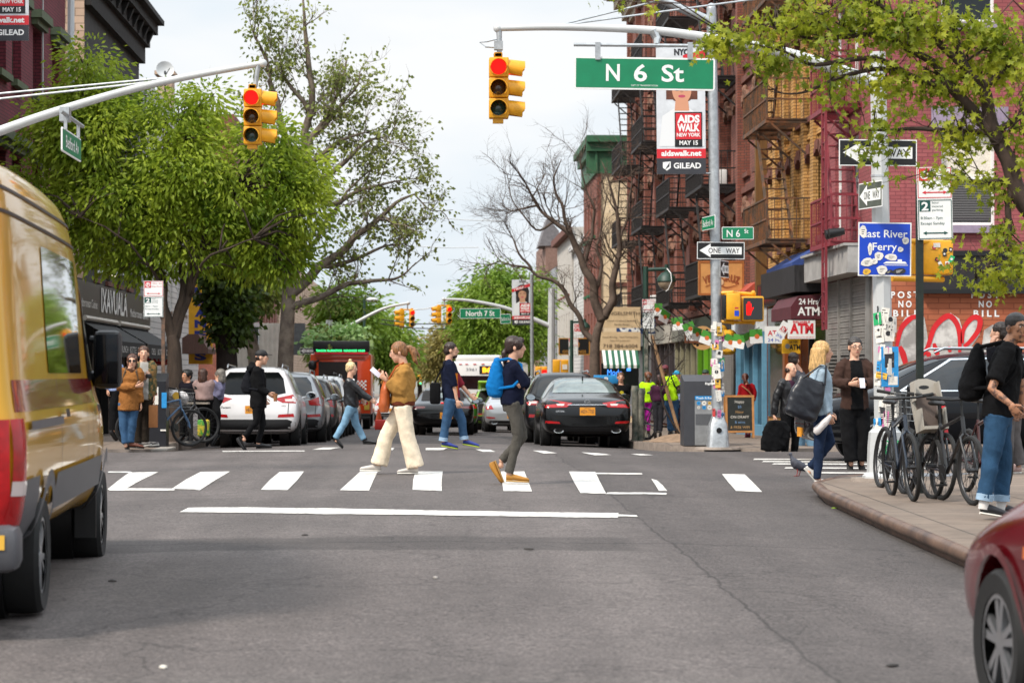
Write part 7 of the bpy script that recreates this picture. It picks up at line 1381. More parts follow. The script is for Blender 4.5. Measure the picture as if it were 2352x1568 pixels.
 for k in 'RL':
  a, e, w_ = arm[k][:3]; tt = {'long': 1.0, 'short': 0., 'mid': .12, 'none': -1}[sleeve]; t2 = T * s
  mb.ell(a - Rv * (.02 * s * (1 if k == 'R' else -1)), ((.052 * s + t2 * .75),) * 3)
  if sleeve == 'short': mb.tube([a, a.lerp(e, .5), a.lerp(e, .8)], [.054 * s + t2 * .6, .054 * s + t2 * .7, .056 * s + t2 * .8], 12)
  else: mb.tube([a, a.lerp(e, .5), e, e.lerp(w_, .35 if tt > .5 else .1)] + ([w_.lerp(e, .04)] if tt > .5 else []), [.052 * s + t2 * .85, .05 * s + t2 * .9, .044 * s + t2, .042 * s + t2] + ([.033 * s + t2 * .9] if tt > .5 else []), 12)
 o = build_cloth(mb, vox, tm, 'jacket' if bulk >= 1.4 else ('shirt' if sleeve != 'short' else 't_shirt'), root, .004 + .003 * bulk, 7.5, mats=top[2] if len(top) > 2 else None, paint=(lambda p: top[3](p, hp, nk, Rv, F, s)) if len(top) > 3 else None)
 # ---- trousers
 bm_, fit = bottom[0], bottom[1]; r = {'slim': (.094, .064, .056, .05), 'reg': (.105, .078, .07, .068), 'wide': (.115, .10, .105, .118), 'loose': (.118, .095, .09, .088)}[fit]; mb = MB(); lr = Rv * .165 * s; fl = F * .125 * s
 mb.loft([(hp - up * .1 * s, lr * .85, fl * .85), (hp - up * .02 * s, lr, fl), (hp + up * .1 * s, lr * .93, fl * .93)], 18)
 hemf = bottom[2] if len(bottom) > 2 else .97
 for k in 'RL':
  q = leg[k]; an = q[1].lerp(q[2], hemf); mb.tube([q[0], q[0].lerp(q[1], .5), q[1], q[1].lerp(an, .45), an], [r[0] * s, (r[0] + r[1]) / 2 * s, r[1] * s, r[2] * s, r[3] * s], 14)
 pants = build_cloth(mb, vox, bm_, 'trousers', root, .007, 7)
 if len(bottom) > 3:
  for k in 'RL':
   q = leg[k]; an = q[1].lerp(q[2], hemf); u = (an - q[1]).normalized(); c = MB(); c.tube([an - u * .055 * s, an - u * .05 * s, an + u * .004 * s, an + u * .006], [r[3] * s * .95, r[3] * s * 1.09, r[3] * s * 1.09, r[3] * s * .9], 16); c.build('trouser_cuff', bottom[3], root)
 for k in 'RL':
  q = leg[k]; an, to = q[2], q[3]; d = (to - an); hz = V((d.x, d.y, 0)); 
  if hz.length < .03: hz = F.copy()
  heel = V(an) - (Z * .075 * s if abs(d.normalized().z) < .75 else d.cross(Rv).normalized() * -.045 * s); tip = V(to)
  if abs(d.normalized().z) < .75: 
   tip = heel + (to - heel).normalized() * .25 * s
   if heel.z < gz: heel.z = gz
   if tip.z < gz: tip.z = gz + .004
  hd2 = (tip - heel).normalized(); shoe(root, heel, heel + hd2 * .25 * s, s, Z if abs(hd2.z) < .8 else -F, shoes[0], shoes[1], 'boot' if len(shoes) > 2 and shoes[2] else 'shoe', shoes[2] if len(shoes) > 2 and shoes[2] else 0)
  if len(shoes) > 3: c = MB(); c.tube([an - Z * .03 * s, an + (q[1] - an).normalized() * .13 * s], [.044 * s, .045 * s], 12); c.build('sock', shoes[3], root)
 if scarf: c = MB(); [c.tube([nk + V((.085 * s * cos(t), .075 * s * sin(t), .012 * sin(3 * t + i) + i * .03 - .055)) for t in [2 * pi * j / 14 for j in range(15)]], .034 * s, 8) for i in range(2)]; build_cloth(c, vox, scarf, 'scarf', root, .008, 20)
 class R0: pass
 o = R0(); o.__dict__.update(root=root, hd=hd, nk=nk, hp=hp, arm=arm, leg=leg, F=F, R=Rv, up=up, s=s, h=h, HM=HM, sh=sh, W=W_, g=g); return o
def glasses(p, dark=False):
 mb = MB(); h, s = p.h, p.s
 for e in (-1, 1):
  M = Matrix.Translation(h(.033 * e, .1, .007)) @ p.HM.to_4x4() @ Matrix.Rotation(-pi / 2, 4, 'X')
  if dark: mb.disc(M, 0, 0, .026 * s, 0, 0, 14, .021 * s)
  mb.ring(M, 0, 0, .021 * s, .026 * s, -.001, 0, 16); mb.tube([h(.058 * e, .092, .012), h(.078 * e, -.01, .012)], .003 * s, 5)
 mb.tube([h(-.01, .102, .012), h(.01, .102, .012)], .003 * s, 5); mb.build('glasses', BLACK, p.root)
def backpack(p, m, label, back=.2, h_=.46, w_=.15, strap=True, name='backpack', z0=.28, d_=.09):
 """worn rucksack: a thing of its own resting on the back"""
 b = p.hp.lerp(p.nk, .62) - p.F * back * p.s; r = E(name, label, 'backpack', b - V((0, 0, h_ / 2))); mb = MB(); u = p.up
 mb.loft([(b + u * h_ * t, p.R * w_ * a, p.F * d_ * c) for t, a, c in ((-.52, .5, .5), (-.47, .85, 1.1), (-.25, 1.0, 1.45), (.1, .92, 1.05), (.4, .68, .55), (.5, .4, .25))], 18); build_cloth(mb, .014, m, 'bag', r, .006, 14); mb = MB()
 for e in (-1, 1): a = p.nk + p.R * .1 * e * p.s; mb.tube([b + u * h_ * .42 + p.R * .06 * e, a + u * .03 - p.F * .05, a + p.F * .1 * p.s - u * .04, p.hp.lerp(p.nk, .6) + p.R * .15 * e * p.s + p.F * .1 * p.s, p.hp.lerp(p.nk, .4) + p.R * .19 * e * p.s, b - u * h_ * .3 + p.R * w_ * .8 * e], [.018] * 6, 6)
 mb.build('strap', m, r); return r
WS = mat('shoe_white', '#d6d4d0', .6, var=.06); SOLE = mat('sole_white', '#dcd9d2', .6); BSOLE = mat('sole_black', '#161514', .7); BLK = cloth('black', '#0d0d0f'); DENIM = cloth('denim', '#34506e', .3, bs=90, var=.25, vs=5); DKDEN = cloth('dark_denim', '#1c2940', .3); LTDEN = cloth('light_denim', '#7092aa', .3, bs=90, var=.2, vs=5)
def thing1(name, label, cat, mb, m, smooth=True, ang=.7): return tag(mb.build(name, m, smooth=smooth, ang=ang), label, cat)
def phone(label, p, k='R', m=BLACKG):
 w_ = p.arm[k][2]; d = (w_ - p.arm[k][1]).normalized(); c = w_ + d * .1 * p.s + V((0, 0, .035)); mb = MB(); mb.bevbox(-.036, .036, -.075, .075, -.004, .004, .003, M=Matrix.Translation(c) @ V((0, -1, .5)).to_track_quat('Z', 'Y').to_matrix().to_4x4()); thing1('phone', label, 'phone', mb, m)
# 1 tan jacket
p = person('woman in tan bomber jacket and wide cream trousers looking at her phone', 30.7, R6, dict(hd=(1388, 562), nk=(1428, 662), hp=(1418, 935), aL=[(1412, 850), (1312, 762), (1272, 722)], aR=[(1350, 838), (1288, 748), (1250, 712)], lL=[(1452, 1150), (1512, 1372), (1412, 1412)], lR=[(1305, 1150), (1250, 1355), (1145, 1392)]), -90,
           (cloth('tan', '#99713a', .4, bs=26), 2.3), (cloth('cream', '#d8c9b2', .2), 'wide', .96), (mat('shoe_pale_grey', '#bcb6b0', .6), SOLE), ('tail', hairm('honey', '#7d5430')), 0, hpitch=14, hem=.03)
mb = MB(); mb.loft([(p.hp + p.up * .0 * p.s, p.R * .185 * p.s, p.F * .15 * p.s), (p.hp + p.up * .01, p.R * .2 * p.s, p.F * .165 * p.s), (p.hp + p.up * .055, p.R * .2 * p.s, p.F * .165 * p.s), (p.hp + p.up * .065, p.R * .18 * p.s, p.F * .15 * p.s)], 24); RIB = cloth('rust_rib', '#5c2c1c', .5, bs=120); mb.build('waistband', RIB, p.root)
for k in 'LR': mb = MB(); e, w_ = p.arm[k][1:3]; mb.tube([w_.lerp(e, .02), w_.lerp(e, .05), w_.lerp(e, .16), w_.lerp(e, .2)], [.042, .052, .058, .05], 14); mb.build('cuff', RIB, p.root)
mb = MB(); mb.loft([(p.nk - p.up * .02, p.R * .085, p.F * .085), (p.nk + p.up * .04 - p.F * .01, p.R * .078, p.F * .08), (p.nk + p.up * .045 - p.F * .01, p.R * .07, p.F * .07)], 16); mb.build('collar', cloth('tan', '#99713a'), p.root)
mb = MB(); c = p.W((1255, 702)); mb.bevbox(-.037, .037, -.075, .075, -.004, .004, .003, M=Matrix.Translation(c + V((-.045, 0, .0))) @ Matrix.Rotation(radians(42), 4, 'Y') @ Matrix.Rotation(radians(55), 4, 'X') @ Matrix.Rotation(pi / 2, 4, 'Z')); thing1('phone', 'white phone held up by the woman in the tan jacket', 'phone', mb, mat('phone_white', '#c8c6d0', .2))
mb = MB(); a = p.W((1300, 870), -.02); mb.loft([(a + V((.02, 0, .24)), (.03, 0, 0), (0, .10, 0)), (a + V((0, 0, .1)), (.06, 0, 0), (0, .15, 0)), (a + V((-.02, 0, -.12)), (.075, 0, 0), (0, .16, 0)), (a + V((-.02, 0, -.2)), (.05, 0, 0), (0, .13, 0))], 16); r = E('shoulder_bag', 'orange leather shoulder bag hanging in front of the woman in the tan jacket', 'bag', a - V((0, 0, .2))); build_cloth(mb, .014, mat('tan_leather', '#a34e1c', .45, var=.15, bump=.1), 'bag', r, .004); mb = MB(); mb.tube([a + V((.03, -.05, .2)), p.nk + V((-.1, -.12, 0)), p.nk + V((0, -.15, .05))], .012, 6); mb.build('strap', mat('tan_leather', '#a34e1c'), r)
# 2 blonde walker
p = person('blonde woman with a top bun, black leather jacket and light jeans', 41.3, R6, dict(hd=(1062, 676), nk=(1050, 748), hp=(1060, 940), aR=[(1122, 838), (1195, 895), (1225, 912)], aL=[(1090, 838), (1130, 890)], lL=[(1090, 1058), (1150, 1178), (1225, 1205)], lR=[(1012, 1050), (945, 1170), (985, 1225)]), 85,
           (mat('black_leather', '#17181b', .35, bump=.15, bs=30, var=.2), 1.7), (LTDEN, 'reg', .93), (mat('boot_black', '#111112', .5), BSOLE, .07), ('bun', hairm('platinum', '#c9b083')), 0, hphi=70, hem=-.02)
mb = MB(); mb.tube([p.nk + V((.0, -.08, -.03)), p.nk + V((.06, -.04, -.02)), p.nk + V((.06, .04, -.02))], .025, 8); mb.build('shirt_collar', WHITE, p.root)
mb = MB(); q = p.arm['R'][2] + V((.16, 0, .02)); mb.lathe([(.006, -.07), (.006, .07)], Matrix.Translation(q) @ Matrix.Rotation(.4, 4, 'Y'), 8)
# 3 cap man
p = person('man in black hoodie and cap carrying a paper coffee cup', 41.8, R6, dict(hd=(432, 598), nk=(402, 668), hp=(408, 925), aR=[(425, 812), (478, 852), (508, 868)], aL=[(400, 815), (445, 885)], lL=[(438, 1060), (405, 1205), (468, 1232)], lR=[(392, 1050), (305, 1155), (325, 1235)]), 90,
           (BLK, 1.5), (cloth('faded_black', '#101012'), 'slim', .93), (mat('shoe_black', '#151416', .6), BSOLE), ('cap', mat('cap_black', '#0b0b0d', .7), hairm('dark', '#241812')), 0, hem=-.06)
mb = MB(); mb.tube([p.nk + V((-.03, 0, -.06)), p.nk + V((-.1, 0, .0)), p.nk + V((-.07, 0, .09))], [.09, .1, .05], 12); build_cloth(mb, .014, BLK, 'hood', p.root)
backpack(p, cloth('pack_black', '#14151a'), 'small dark backpack worn by the man in the black cap', .17, .4, .12)
mb = MB(); q = p.arm['R'][3] + V((.05, -.03, -.02)); mb.lathe([(.028, -.07), (.04, .05), (.043, .052), (.04, .06)], Matrix.Translation(q), 14); thing1('coffee_cup', 'brown paper coffee cup in the hand of the man in the black cap', 'cup', mb, mat('kraft_paper', '#8a5c38', .7))
# 4 navy man
STR = [cloth('navy', '#12182c'), cloth('stripe_orange', '#c8741a'), cloth('stripe_red', '#7c2430')]
def navy(p, hp, nk, R_, F, s):
 f = (p - hp).dot(F); h = (p - hp).z
 return 0 if f < .06 * s or h > .42 * s or h < .02 or abs((p - hp).dot(R_)) > .14 * s else (1 if f < .105 * s else 2)
p = person('bearded man in glasses, navy sweater and blue jeans walking right', 40.5, S1, dict(hd=(86, 592), nk=(66, 668), hp=(85, 958), aR=[(102, 850), (128, 968), (140, 1005)], aL=[(160, 850), (222, 925), (250, 945)], lR=[(48, 1120), (22, 1280), (100, 1332)], lL=[(162, 1110), (183, 1268), (275, 1318)]), 90,
           (STR[0], 1.2, STR, navy), (DENIM, 'reg', .94, cloth('denim_pale', '#8ea6bc')), (mat('trainer_blue', '#1d2f7c', .6, var=.2), mat('sole_lime', '#a8b83a', .6)), ('short', hairm('brown', '#2a1b12')), 0, hem=-.03, sleeve='mid')
glasses(p); mb = MB(); mb.ell(p.h(0, .035, -.075), (.056 * p.s, .062 * p.s, .05 * p.s), p.HM); build_cloth(mb, .01, hairm('brown', '#2a1b12'), 'beard', p.root, .004, 50)
mb = MB(); mb.loft([(p.hp - p.up * .09, p.R * .17, p.F * .13), (p.hp - p.up * .02, p.R * .18, p.F * .145)], 18); mb.build('shirt_tail', cloth('grey_shirt', '#9a9aa4'), p.root)
a = p.hp + V((-.28, .0, .12)); r = E('shoulder_bag', 'black messenger bag behind the hip of the man in the navy sweater', 'bag', a - V((0, 0, .2))); mb = MB(); mb.bevbox(a.x - .08, a.x + .1, a.y - .17, a.y + .17, a.z - .2, a.z + .16, .04); mb.build('bag', BLK, r); mb = MB(); mb.tube([a + V((0, -.1, .15)), p.nk + V((-.05, -.12, 0)), p.nk + V((.05, 0, .02))], .014, 6); mb.build('strap', BLK, r)
# 5 woman with blue backpack
p = person('woman in navy jumper, grey jeans and mustard flats crossing with arms folded', 28.5, S1, dict(hd=(570, 568), nk=(548, 672), hp=(545, 985), aR=[(655, 858), (640, 835), (610, 850)], aL=[(650, 830), (625, 875), (600, 890)], lR=[(588, 1235), (515, 1530), (612, 1582)], lL=[(628, 1245), (455, 1430), (478, 1560)]), 90,
           (cloth('dark_navy', '#0d1226', .2), 1.1), (cloth('grey_cord', '#4a4742', .3), 'slim', .93, cloth('grey_cord', '#4a4742')), (mat('mustard_suede', '#a8752a', .7, var=.15), mat('sole_tan', '#b08a50', .7)), ('lowtail', hairm('dark_brown', '#2a1711')), 0, hem=-.02)
BLU = cloth('azure', '#0a62a0', .2, bs=20, vs=4)
backpack(p, BLU, 'bright blue backpack worn by the woman in the navy jumper', .19, .46, .13)
mb = MB(); q = p.nk + p.F * .16 + V((0, -.1, -.04)); q += V((-.06, 0, -.09)); mb.lathe([(.022, -.08), (.022, .03), (.014, .04), (.014, .055)], Matrix.Translation(q), 12); thing1('water_bottle', 'blue bottle top tucked in the arms of the woman in the navy jumper', 'bottle', mb, BLU)
# 6, 7 couple
p = person('smiling woman in sunglasses and camel cable knit coat at the left corner', 42.2, S7, dict(hd=(374, 508), nk=(362, 590), hp=(340, 935), aR=[(245, 775, -.05), (415, 765, -.28), (465, 752, -.3)], aL=[(440, 770), (462, 940), (470, 985)], lR=[(285, 1180), (305, 1368), (322, 1414)], lL=[(372, 1180), (355, 1355), (395, 1400)]), 5,
           (cloth('camel', '#8a5a2e', 1.0, bs=22), 1.8), (DENIM, 'reg', .92), (mat('boot_brown', '#5a2c1a', .5), BSOLE, .1), ('bob', hairm('auburn', '#4a2a1a')), 0, hem=-.14, scarf=cloth('scarf_brown', '#4a3022'))
glasses(p, True); 
backpack(p, cloth('bag_grey_tan', '#5a4a3c'), 'grey and tan rucksack behind the woman in the camel coat', .2, .4, .14)
HAW = mat('camouflage_floral', '#2c3a22', .85, col2='#8f6a3a', vs=16, lo=.45, hi=.6)
p = person('tall grinning man in open camouflage floral shirt over a grey tee', 42.7, S7, dict(hd=(492, 432), nk=(488, 512), hp=(488, 868), aR=[(425, 690, -.06), (500, 690, -.3), (530, 645, -.32)], aL=[(585, 700), (600, 860), (600, 900)], lR=[(430, 1120), (432, 1355), (470, 1392)], lL=[(515, 1120), (505, 1345), (565, 1382)]), 8,
           (HAW, 1.4, [HAW, cloth('tee_grey', '#98948e')], lambda q, hp, nk, R_, F, s: 1 if (q - hp).dot(F) > .05 and abs((q - hp).dot(R_) + .02) < .07 and (q - hp).length < .75 else 0), (cloth('olive_dark', '#2a241e'), 'reg', .95), (mat('trainer_mixed', '#8f8a86', .6, col2='#2a2422', vs=25), SOLE), ('short', hairm('ginger', '#4a3020')), 0, hem=-.06)
q = p.arm['R'][2] + V((.08, -.05, .05)); mb = MB(); mb.bevbox(q.x - .05, q.x + .05, q.y - .02, q.y + .02, q.z - .035, q.z + .04, .01); thing1('camera', 'small dark camera in the hand of the man in the camouflage shirt', 'camera', mb, BLACK)
a, b = P(*S7(548, 1190), 42.5), P(*S7(636, 960), 42.5); r = E('paper_bag', 'brown paper carrier bag hanging beside the black newspaper box', 'bag', (a + b) / 2 - V((0, 0, (b.z - a.z) / 2))); mb = MB(); mb.bevbox(a.x, b.x, 42.42, 42.56, a.z, b.z, .01); mb.build('bag', mat('kraft_bag', '#9a6438', .8, var=.15, bump=.2), r); mb = MB(); mb.tube([V((a.x + .1, 42.49, b.z)), p.arm['L'][2] + V((0, -.05, -.1)), V((b.x - .08, 42.49, b.z))], .008, 6); mb.build('handle', mat('kraft_bag', '#9a6438'), r)
# 8 tattooed man
TAT = mat('skin_tattooed', '#a8775a', .55, col2='#4e3a34', vs=22, lo=.5, hi=.62); SKIN.append(TAT); SKIN.append(SKIN[1])
p = person('shaven headed man with tattooed arms, black tee and rolled jeans', 21.6, S4, dict(hd=(1768, 165), nk=(1712, 282), hp=(1642, 760), aR=[(1592, 585, -.12), (1725, 690, -.2), (1762, 745, -.2)], aL=[(1800, 560), (1800, 700), (1790, 750)], lR=[(1590, 1060), (1535, 1385), (1612, 1462)], lL=[(1672, 1060), (1658, 1390), (1795, 1465)]), 72,
           (BLK, 1.6), (cloth('mid_denim', '#2a4763', .3, bs=90, var=.25, vs=4), 'reg', .88, cloth('denim_pale', '#8ea6bc')), (mat('shoe_navy', '#17181f', .6), SOLE, 0, cloth('sock_white', '#cfcbc8')), ('buzz', hairm('stubble', '#1c1512')), 3, hphi=25, hem=-.02, sleeve='short', vox=.012)
backpack(p, BLK, 'black rucksack on the back of the tattooed man', .26, .52, .16)
# 9 blonde with tote
p = person('blonde woman in a pale denim jacket and skinny jeans stepping onto the right kerb', 28.3, S4, dict(hd=(432, 332), nk=(415, 428), hp=(420, 765), aR=[(400, 600), (468, 755), (482, 795)], aL=[(440, 600), (475, 740)], lR=[(405, 985), (393, 1212), (500, 1252)], lL=[(485, 950), (335, 1135), (372, 1218)]), 88,
           (cloth('washed_denim', '#93a5b3', .3), 1.2), (DKDEN, 'slim', .95), (WS, SOLE), ('long', hairm('blonde', '#b8925c')), 0, hem=-.0)
a = p.W((320, 640), -.2); r = E('tote_bag', 'large black leather tote bag on the shoulder of the blonde woman', 'bag', a - V((0, 0, .3))); mb = MB(); M = Matrix.Translation(a) @ Matrix.Rotation(.35, 4, 'Y'); mb.loft([(M @ V((0, 0, z)), M.to_3x3() @ V((x * .82, 0, 0)), M.to_3x3() @ V((0, y, 0))) for z, x, y in ((-.26, .2, .06), (-.22, .24, .09), (.0, .25, .08), (.2, .2, .05), (.23, .19, .03))], 24, sq=.6); build_cloth(mb, .014, mat('tote_leather', '#15171f', .35, bump=.1), 'bag', r, .006, 8); mb = MB(); mb.tube([M @ V((-.12, -.05, .2)), p.sh['R'] + V((-.03, -.05, .05)), p.sh['R'] + V((.04, -.05, .05)), M @ V((.15, -.05, .2))], .012, 6); mb.build('handle', mat('tote_leather', '#15171f'), r)
a = p.W((430, 830), -.2); mb = MB(); mb.loft([(a + V((.1, 0, .11)), (.014, 0, -.014), (0, .02, 0)), (a + V((.04, 0, .04)), (.03, 0, -.03), (0, .04, 0)), (a + V((-.07, 0, -.07)), (.036, 0, -.036), (0, .045, 0)), (a + V((-.09, 0, -.1)), (.02, 0, -.02), (0, .03, 0))], 14); thing1('plastic_bag', 'white plastic bag rolled in the hand of the blonde woman with the tote', 'bag', mb, mat('thin_plastic', '#c8c2c0', .3, var=.2, vs=12, bump=.4, bs=30))
# 10 brown jacket man
BRN = cloth('brown_jacket', '#3b2a24', .3)
p = person('man in glasses and open brown jacket standing by the octagonal pole', 33, S4, dict(hd=(655, 298), nk=(650, 385), hp=(650, 715), aR=[(530, 540, -.06), (620, 548, -.3), (665, 545, -.32)], aL=[(770, 540, -.06), (722, 555, -.3), (690, 552, -.32)], lR=[(610, 930), (628, 1085), (625, 1140)], lL=[(712, 930), (700, 1080), (708, 1135)]), 8,
           (BRN, 1.8, [BRN, BLK], lambda q, hp, nk, R_, F, s: 1 if (q - hp).dot(F) > .06 and abs((q - hp).dot(R_)) < .085 and abs((q - hp).dot(R_)) < .2 else 0), (cloth('faded_black', '#101012'), 'loose', .98), (mat('shoe_black', '#151416', .6), BSOLE), ('short', hairm('greying', '#2c2622')), 0, hem=-.02)
glasses(p); phone('pale phone held by the man in the brown jacket', p, 'L', mat('phone_white', '#c8c6d0', .2))
# 11 balding man
p = person('balding man in a black leather coat and plum shirt carrying a black suit bag', 42.6, S4, dict(hd=(215, 452), nk=(195, 522), hp=(200, 745), aR=[(112, 640), (96, 765), (100, 800)], aL=[(275, 640), (285, 745), (285, 780)], lR=[(178, 900), (170, 1030), (165, 1058)], lL=[(245, 900), (235, 1030), (232, 1058)]), 40,
           (mat('coat_leather', '#141315', .4, bump=.12, bs=30), 1.5, [mat('coat_leather', '#141315'), cloth('plum', '#3a2030')], lambda q, hp, nk, R_, F, s: 1 if (q - hp).dot(F) > .05 and abs((q - hp).dot(R_)) < .07 else 0), (BLK, 'reg', .98), (mat('shoe_black', '#151416', .6), BSOLE), ('bald', hairm('dark', '#241812')), 0, hem=-.05)
a = P(*S4(105, 905), 42.3); r = E('garment_bag', 'bulky black folded suit bag held by the balding man', 'bag', a - V((0, 0, .27))); mb = MB(); mb.loft([(a + V((x, 0, z)), V((w_, 0, 0)), V((0, .08, 0))) for x, z, w_ in ((-.06, -.27, .1), (-.05, -.24, .2), (-.0, -.05, .25), (.03, .12, .24), (.03, .24, .16), (.0, .27, .08))], 20, sq=.7); build_cloth(mb, .014, BLK, 'bag', r, .012, 8); mb = MB(); q = p.arm['R'][2] - V((0, .02, .1)); mb.tube([a + V((-.08, 0, .26)), q, a + V((.1, 0, .26))], .014, 6); mb.build('handle', BLK, r)
# 12 woman in red
p = person('woman in a red top seen from behind walking away past the chalkboard', 57, S8, dict(hd=(1310, 425), nk=(1325, 485), hp=(1332, 665), aR=[(1408, 575), (1395, 660)], aL=[(1250, 575), (1240, 655)], lR=[(1362, 810), (1355, 960), (1352, 985)], lL=[(1312, 815), (1322, 965), (1322, 992)]), 172,
           (cloth('red_top', '#8c1018'), 1.0), (cloth('charcoal_trousers', '#26262a'), 'loose', .96), (mat('shoe_plum', '#6a2440', .6), BSOLE), ('tail', hairm('reddish', '#4a2418')), 0, hem=.0)
a = p.W((1235, 705), -.1); mb = MB(); mb.loft([(a + V((0, 0, z)), V((w_, 0, 0)), V((0, w_ * .7, 0))) for z, w_ in ((-.16, .03), (-.1, .08), (.05, .06), (.2, .015))], 12); thing1('tote_bag', 'pale cloth bag hanging from the hand of the woman in red', 'bag', mb, cloth('canvas_pale', '#b8a888')); mb = MB(); mb.tube([p.nk + V((-.13, -.1, -.04)), p.hp.lerp(p.nk, .6) + V((.02, -.17, 0)), p.hp + V((.17, -.12, .05))], .015, 6); thing1('bag_strap', 'tan strap slung across the back of the woman in red', 'strap', mb, mat('tan_strap', '#9a6a4a', .6))
# 13-17 neon group and others on the far right pavement
NEON = cloth('neon', '#a8d818', .1)
p = person('man in a neon yellow tee and patterned headscarf with a bicycle', 49.3, S8, dict(hd=(498, 345), nk=(525, 405), hp=(560, 640), aR=[(455, 520), (545, 495)], aL=[(640, 520), (575, 625)], lR=[(545, 800), (550, 965), (548, 990)], lL=[(605, 800), (605, 960), (612, 990)]), -15, (NEON, 1.5), (DENIM, 'reg', .98), (mat('shoe_black', '#151416', .6), BSOLE), ('cap', mat('headscarf', '#7a2430', .8, col2='#20242c', vs=40), hairm('dark', '#241812')), 2, sleeve='short', wide=1.1); backpack(p, BLK, 'black rucksack of the man in the neon tee', .18, .4, .14)
person('person in a neon tee half hidden behind the stickered lamp post', 51.5, S8, dict(hd=(328, 412), nk=(318, 472), hp=(305, 660), aR=[(238, 570), (245, 660)], aL=[(378, 570), (365, 650)], lR=[(280, 820), (275, 965), (272, 992)], lL=[(330, 820), (330, 965), (335, 992)]), 5, (NEON, 1.3), (cloth('magenta', '#a0208a'), 'slim', .97), (mat('shoe_black', '#151416', .6), BSOLE), ('curly', hairm('rust', '#6a3a1c')), 2, sleeve='short')
person('person in dark purple seen from behind facing the neon tee man', 49.0, S8, dict(hd=(438, 438), nk=(432, 500), hp=(428, 650), aR=[(498, 575), (525, 515)], aL=[(362, 580), (372, 650)], lR=[(455, 820), (450, 965), (450, 990)], lL=[(405, 820), (400, 965), (400, 990)]), 178, (cloth('purple', '#3a1c30'), 1.2), (cloth('charcoal_trousers', '#26262a'), 'reg', .97), (mat('shoe_black', '#151416', .6), BSOLE), ('bob', hairm('dark_red', '#3a1810')), 2)
person('person in a turquoise cap behind the man in the neon tee', 53.5, S8, dict(hd=(612, 398), nk=(640, 452), hp=(640, 650), aR=[(660, 560), (650, 650)], aL=[(680, 560), (690, 650)], lR=[(630, 820), (625, 960), (632, 985)], lL=[(660, 820), (660, 960), (668, 985)]), 60, (cloth('white_blue', '#8a98b8'), 1.3), (DKDEN, 'reg', .97), (mat('shoe_black', '#151416', .6), BSOLE), ('cap', mat('cap_turquoise', '#178ab0', .7), hairm('dark', '#241812')), 1)
person('bearded man in a dark green cap behind the solar bin', 47.8, S8, dict(hd=(908, 388), nk=(902, 452), hp=(900, 650), aR=[(845, 560), (850, 660)], aL=[(965, 560), (955, 660)], lR=[(875, 820), (872, 965), (870, 995)], lL=[(930, 820), (930, 965), (935, 995)]), 15, (cloth('pale_pink', '#b08a8c'), 1.2), (DKDEN, 'reg', .97), (mat('shoe_black', '#151416', .6), BSOLE), ('cap', mat('cap_green', '#16301f', .7), hairm('dark', '#241812')), 1, hphi=-20)
p = person('man in a black jacket over a printed tee standing beyond the black sedan', 57.5, S1, dict(hd=(1362, 795), nk=(1365, 848), hp=(1365, 1010), aR=[(1315, 930), (1325, 1000)], aL=[(1415, 930), (1405, 1000)], lR=[(1345, 1130), (1342, 1255), (1340, 1280)], lL=[(1385, 1130), (1388, 1255), (1390, 1280)]), 0, (cloth('black_jacket', '#0d0d0f'), 1.6), (BLK, 'reg', .97), (mat('shoe_black', '#151416', .6), BSOLE), ('short', hairm('light_brown', '#5a4030')), 0)
mb = MB(); mb.disc(FRAME(p.g(.62) + V((0, -.165, 0)), 0), 0, 0, .05, 0); mb.build('tee_print', mat('print_yellow', '#b8a818', .7), p.root)
# diners and others, left pavement
DIN = 'people at the left pavement tables'
for lab, Y, J, phi, c, hr, sk in (('dark haired diner in a blazer and spotted shirt at the left pavement table', 48.2, dict(hd=(935, 660), nk=(945, 722), hp=(950, 905), aR=[(900, 820), (935, 880)], aL=[(1000, 820), (960, 880)], lR=[(900, 1040, -.3), (895, 1290, -.3), (880, 1325, -.35)], lL=[(960, 1040, -.3), (955, 1290, -.3), (945, 1325, -.35)]), -40, '#14121a', ('curly', hairm('black', '#0d0a08')), 1),
                             ('brown haired diner in a pale pink top seen from behind at the left table', 47.6, dict(hd=(1103, 652), nk=(1112, 708), hp=(1120, 890), aR=[(1180, 800), (1150, 870)], aL=[(1050, 800), (1075, 880)], lR=[(1150, 1040, .3), (1150, 1290, .3), (1150, 1320, .4)], lL=[(1090, 1040, .3), (1090, 1290, .3), (1090, 1320, .4)]), 175, '#8a7470', ('bob', hairm('warm_brown', '#3e2418')), 0),
                             ('grey haired diner in a lavender top beside the white car', 48.4, dict(hd=(1278, 655), nk=(1262, 712), hp=(1240, 890), aR=[(1215, 800), (1230, 870)], aL=[(1290, 800), (1260, 870)], lR=[(1200, 1040, -.25), (1200, 1290, -.25), (1190, 1325, -.3)], lL=[(1250, 1040, -.25), (1250, 1290, -.25), (1240, 1325, -.3)]), -120, '#6a6880', ('bob', hairm('grey', '#6a645c')), 0)):
 person(lab, Y, S7, J, phi, (cloth('d' + c, c), 1.3), (BLK, 'reg', .97), (mat('shoe_black', '#151416', .6), BSOLE), hr, sk, S=1.7, group=DIN, vox=.018)
person('man in a pale blue shirt standing behind the van wing mirror', 46.5, S7, dict(hd=(200, 480), nk=(195, 545), hp=(195, 800), aR=[(125, 680), (120, 800)], aL=[(262, 680), (265, 800)], lR=[(175, 1010), (180, 1220), (185, 1255)], lL=[(225, 1010), (222, 1220), (230, 1255)]), 150, (cloth('pale_blue', '#8a9cc4'), 1.4), (BLK, 'loose', .98), (mat('shoe_black', '#151416', .6), BSOLE), ('short', hairm('dark', '#241812')), 0, vox=.018)
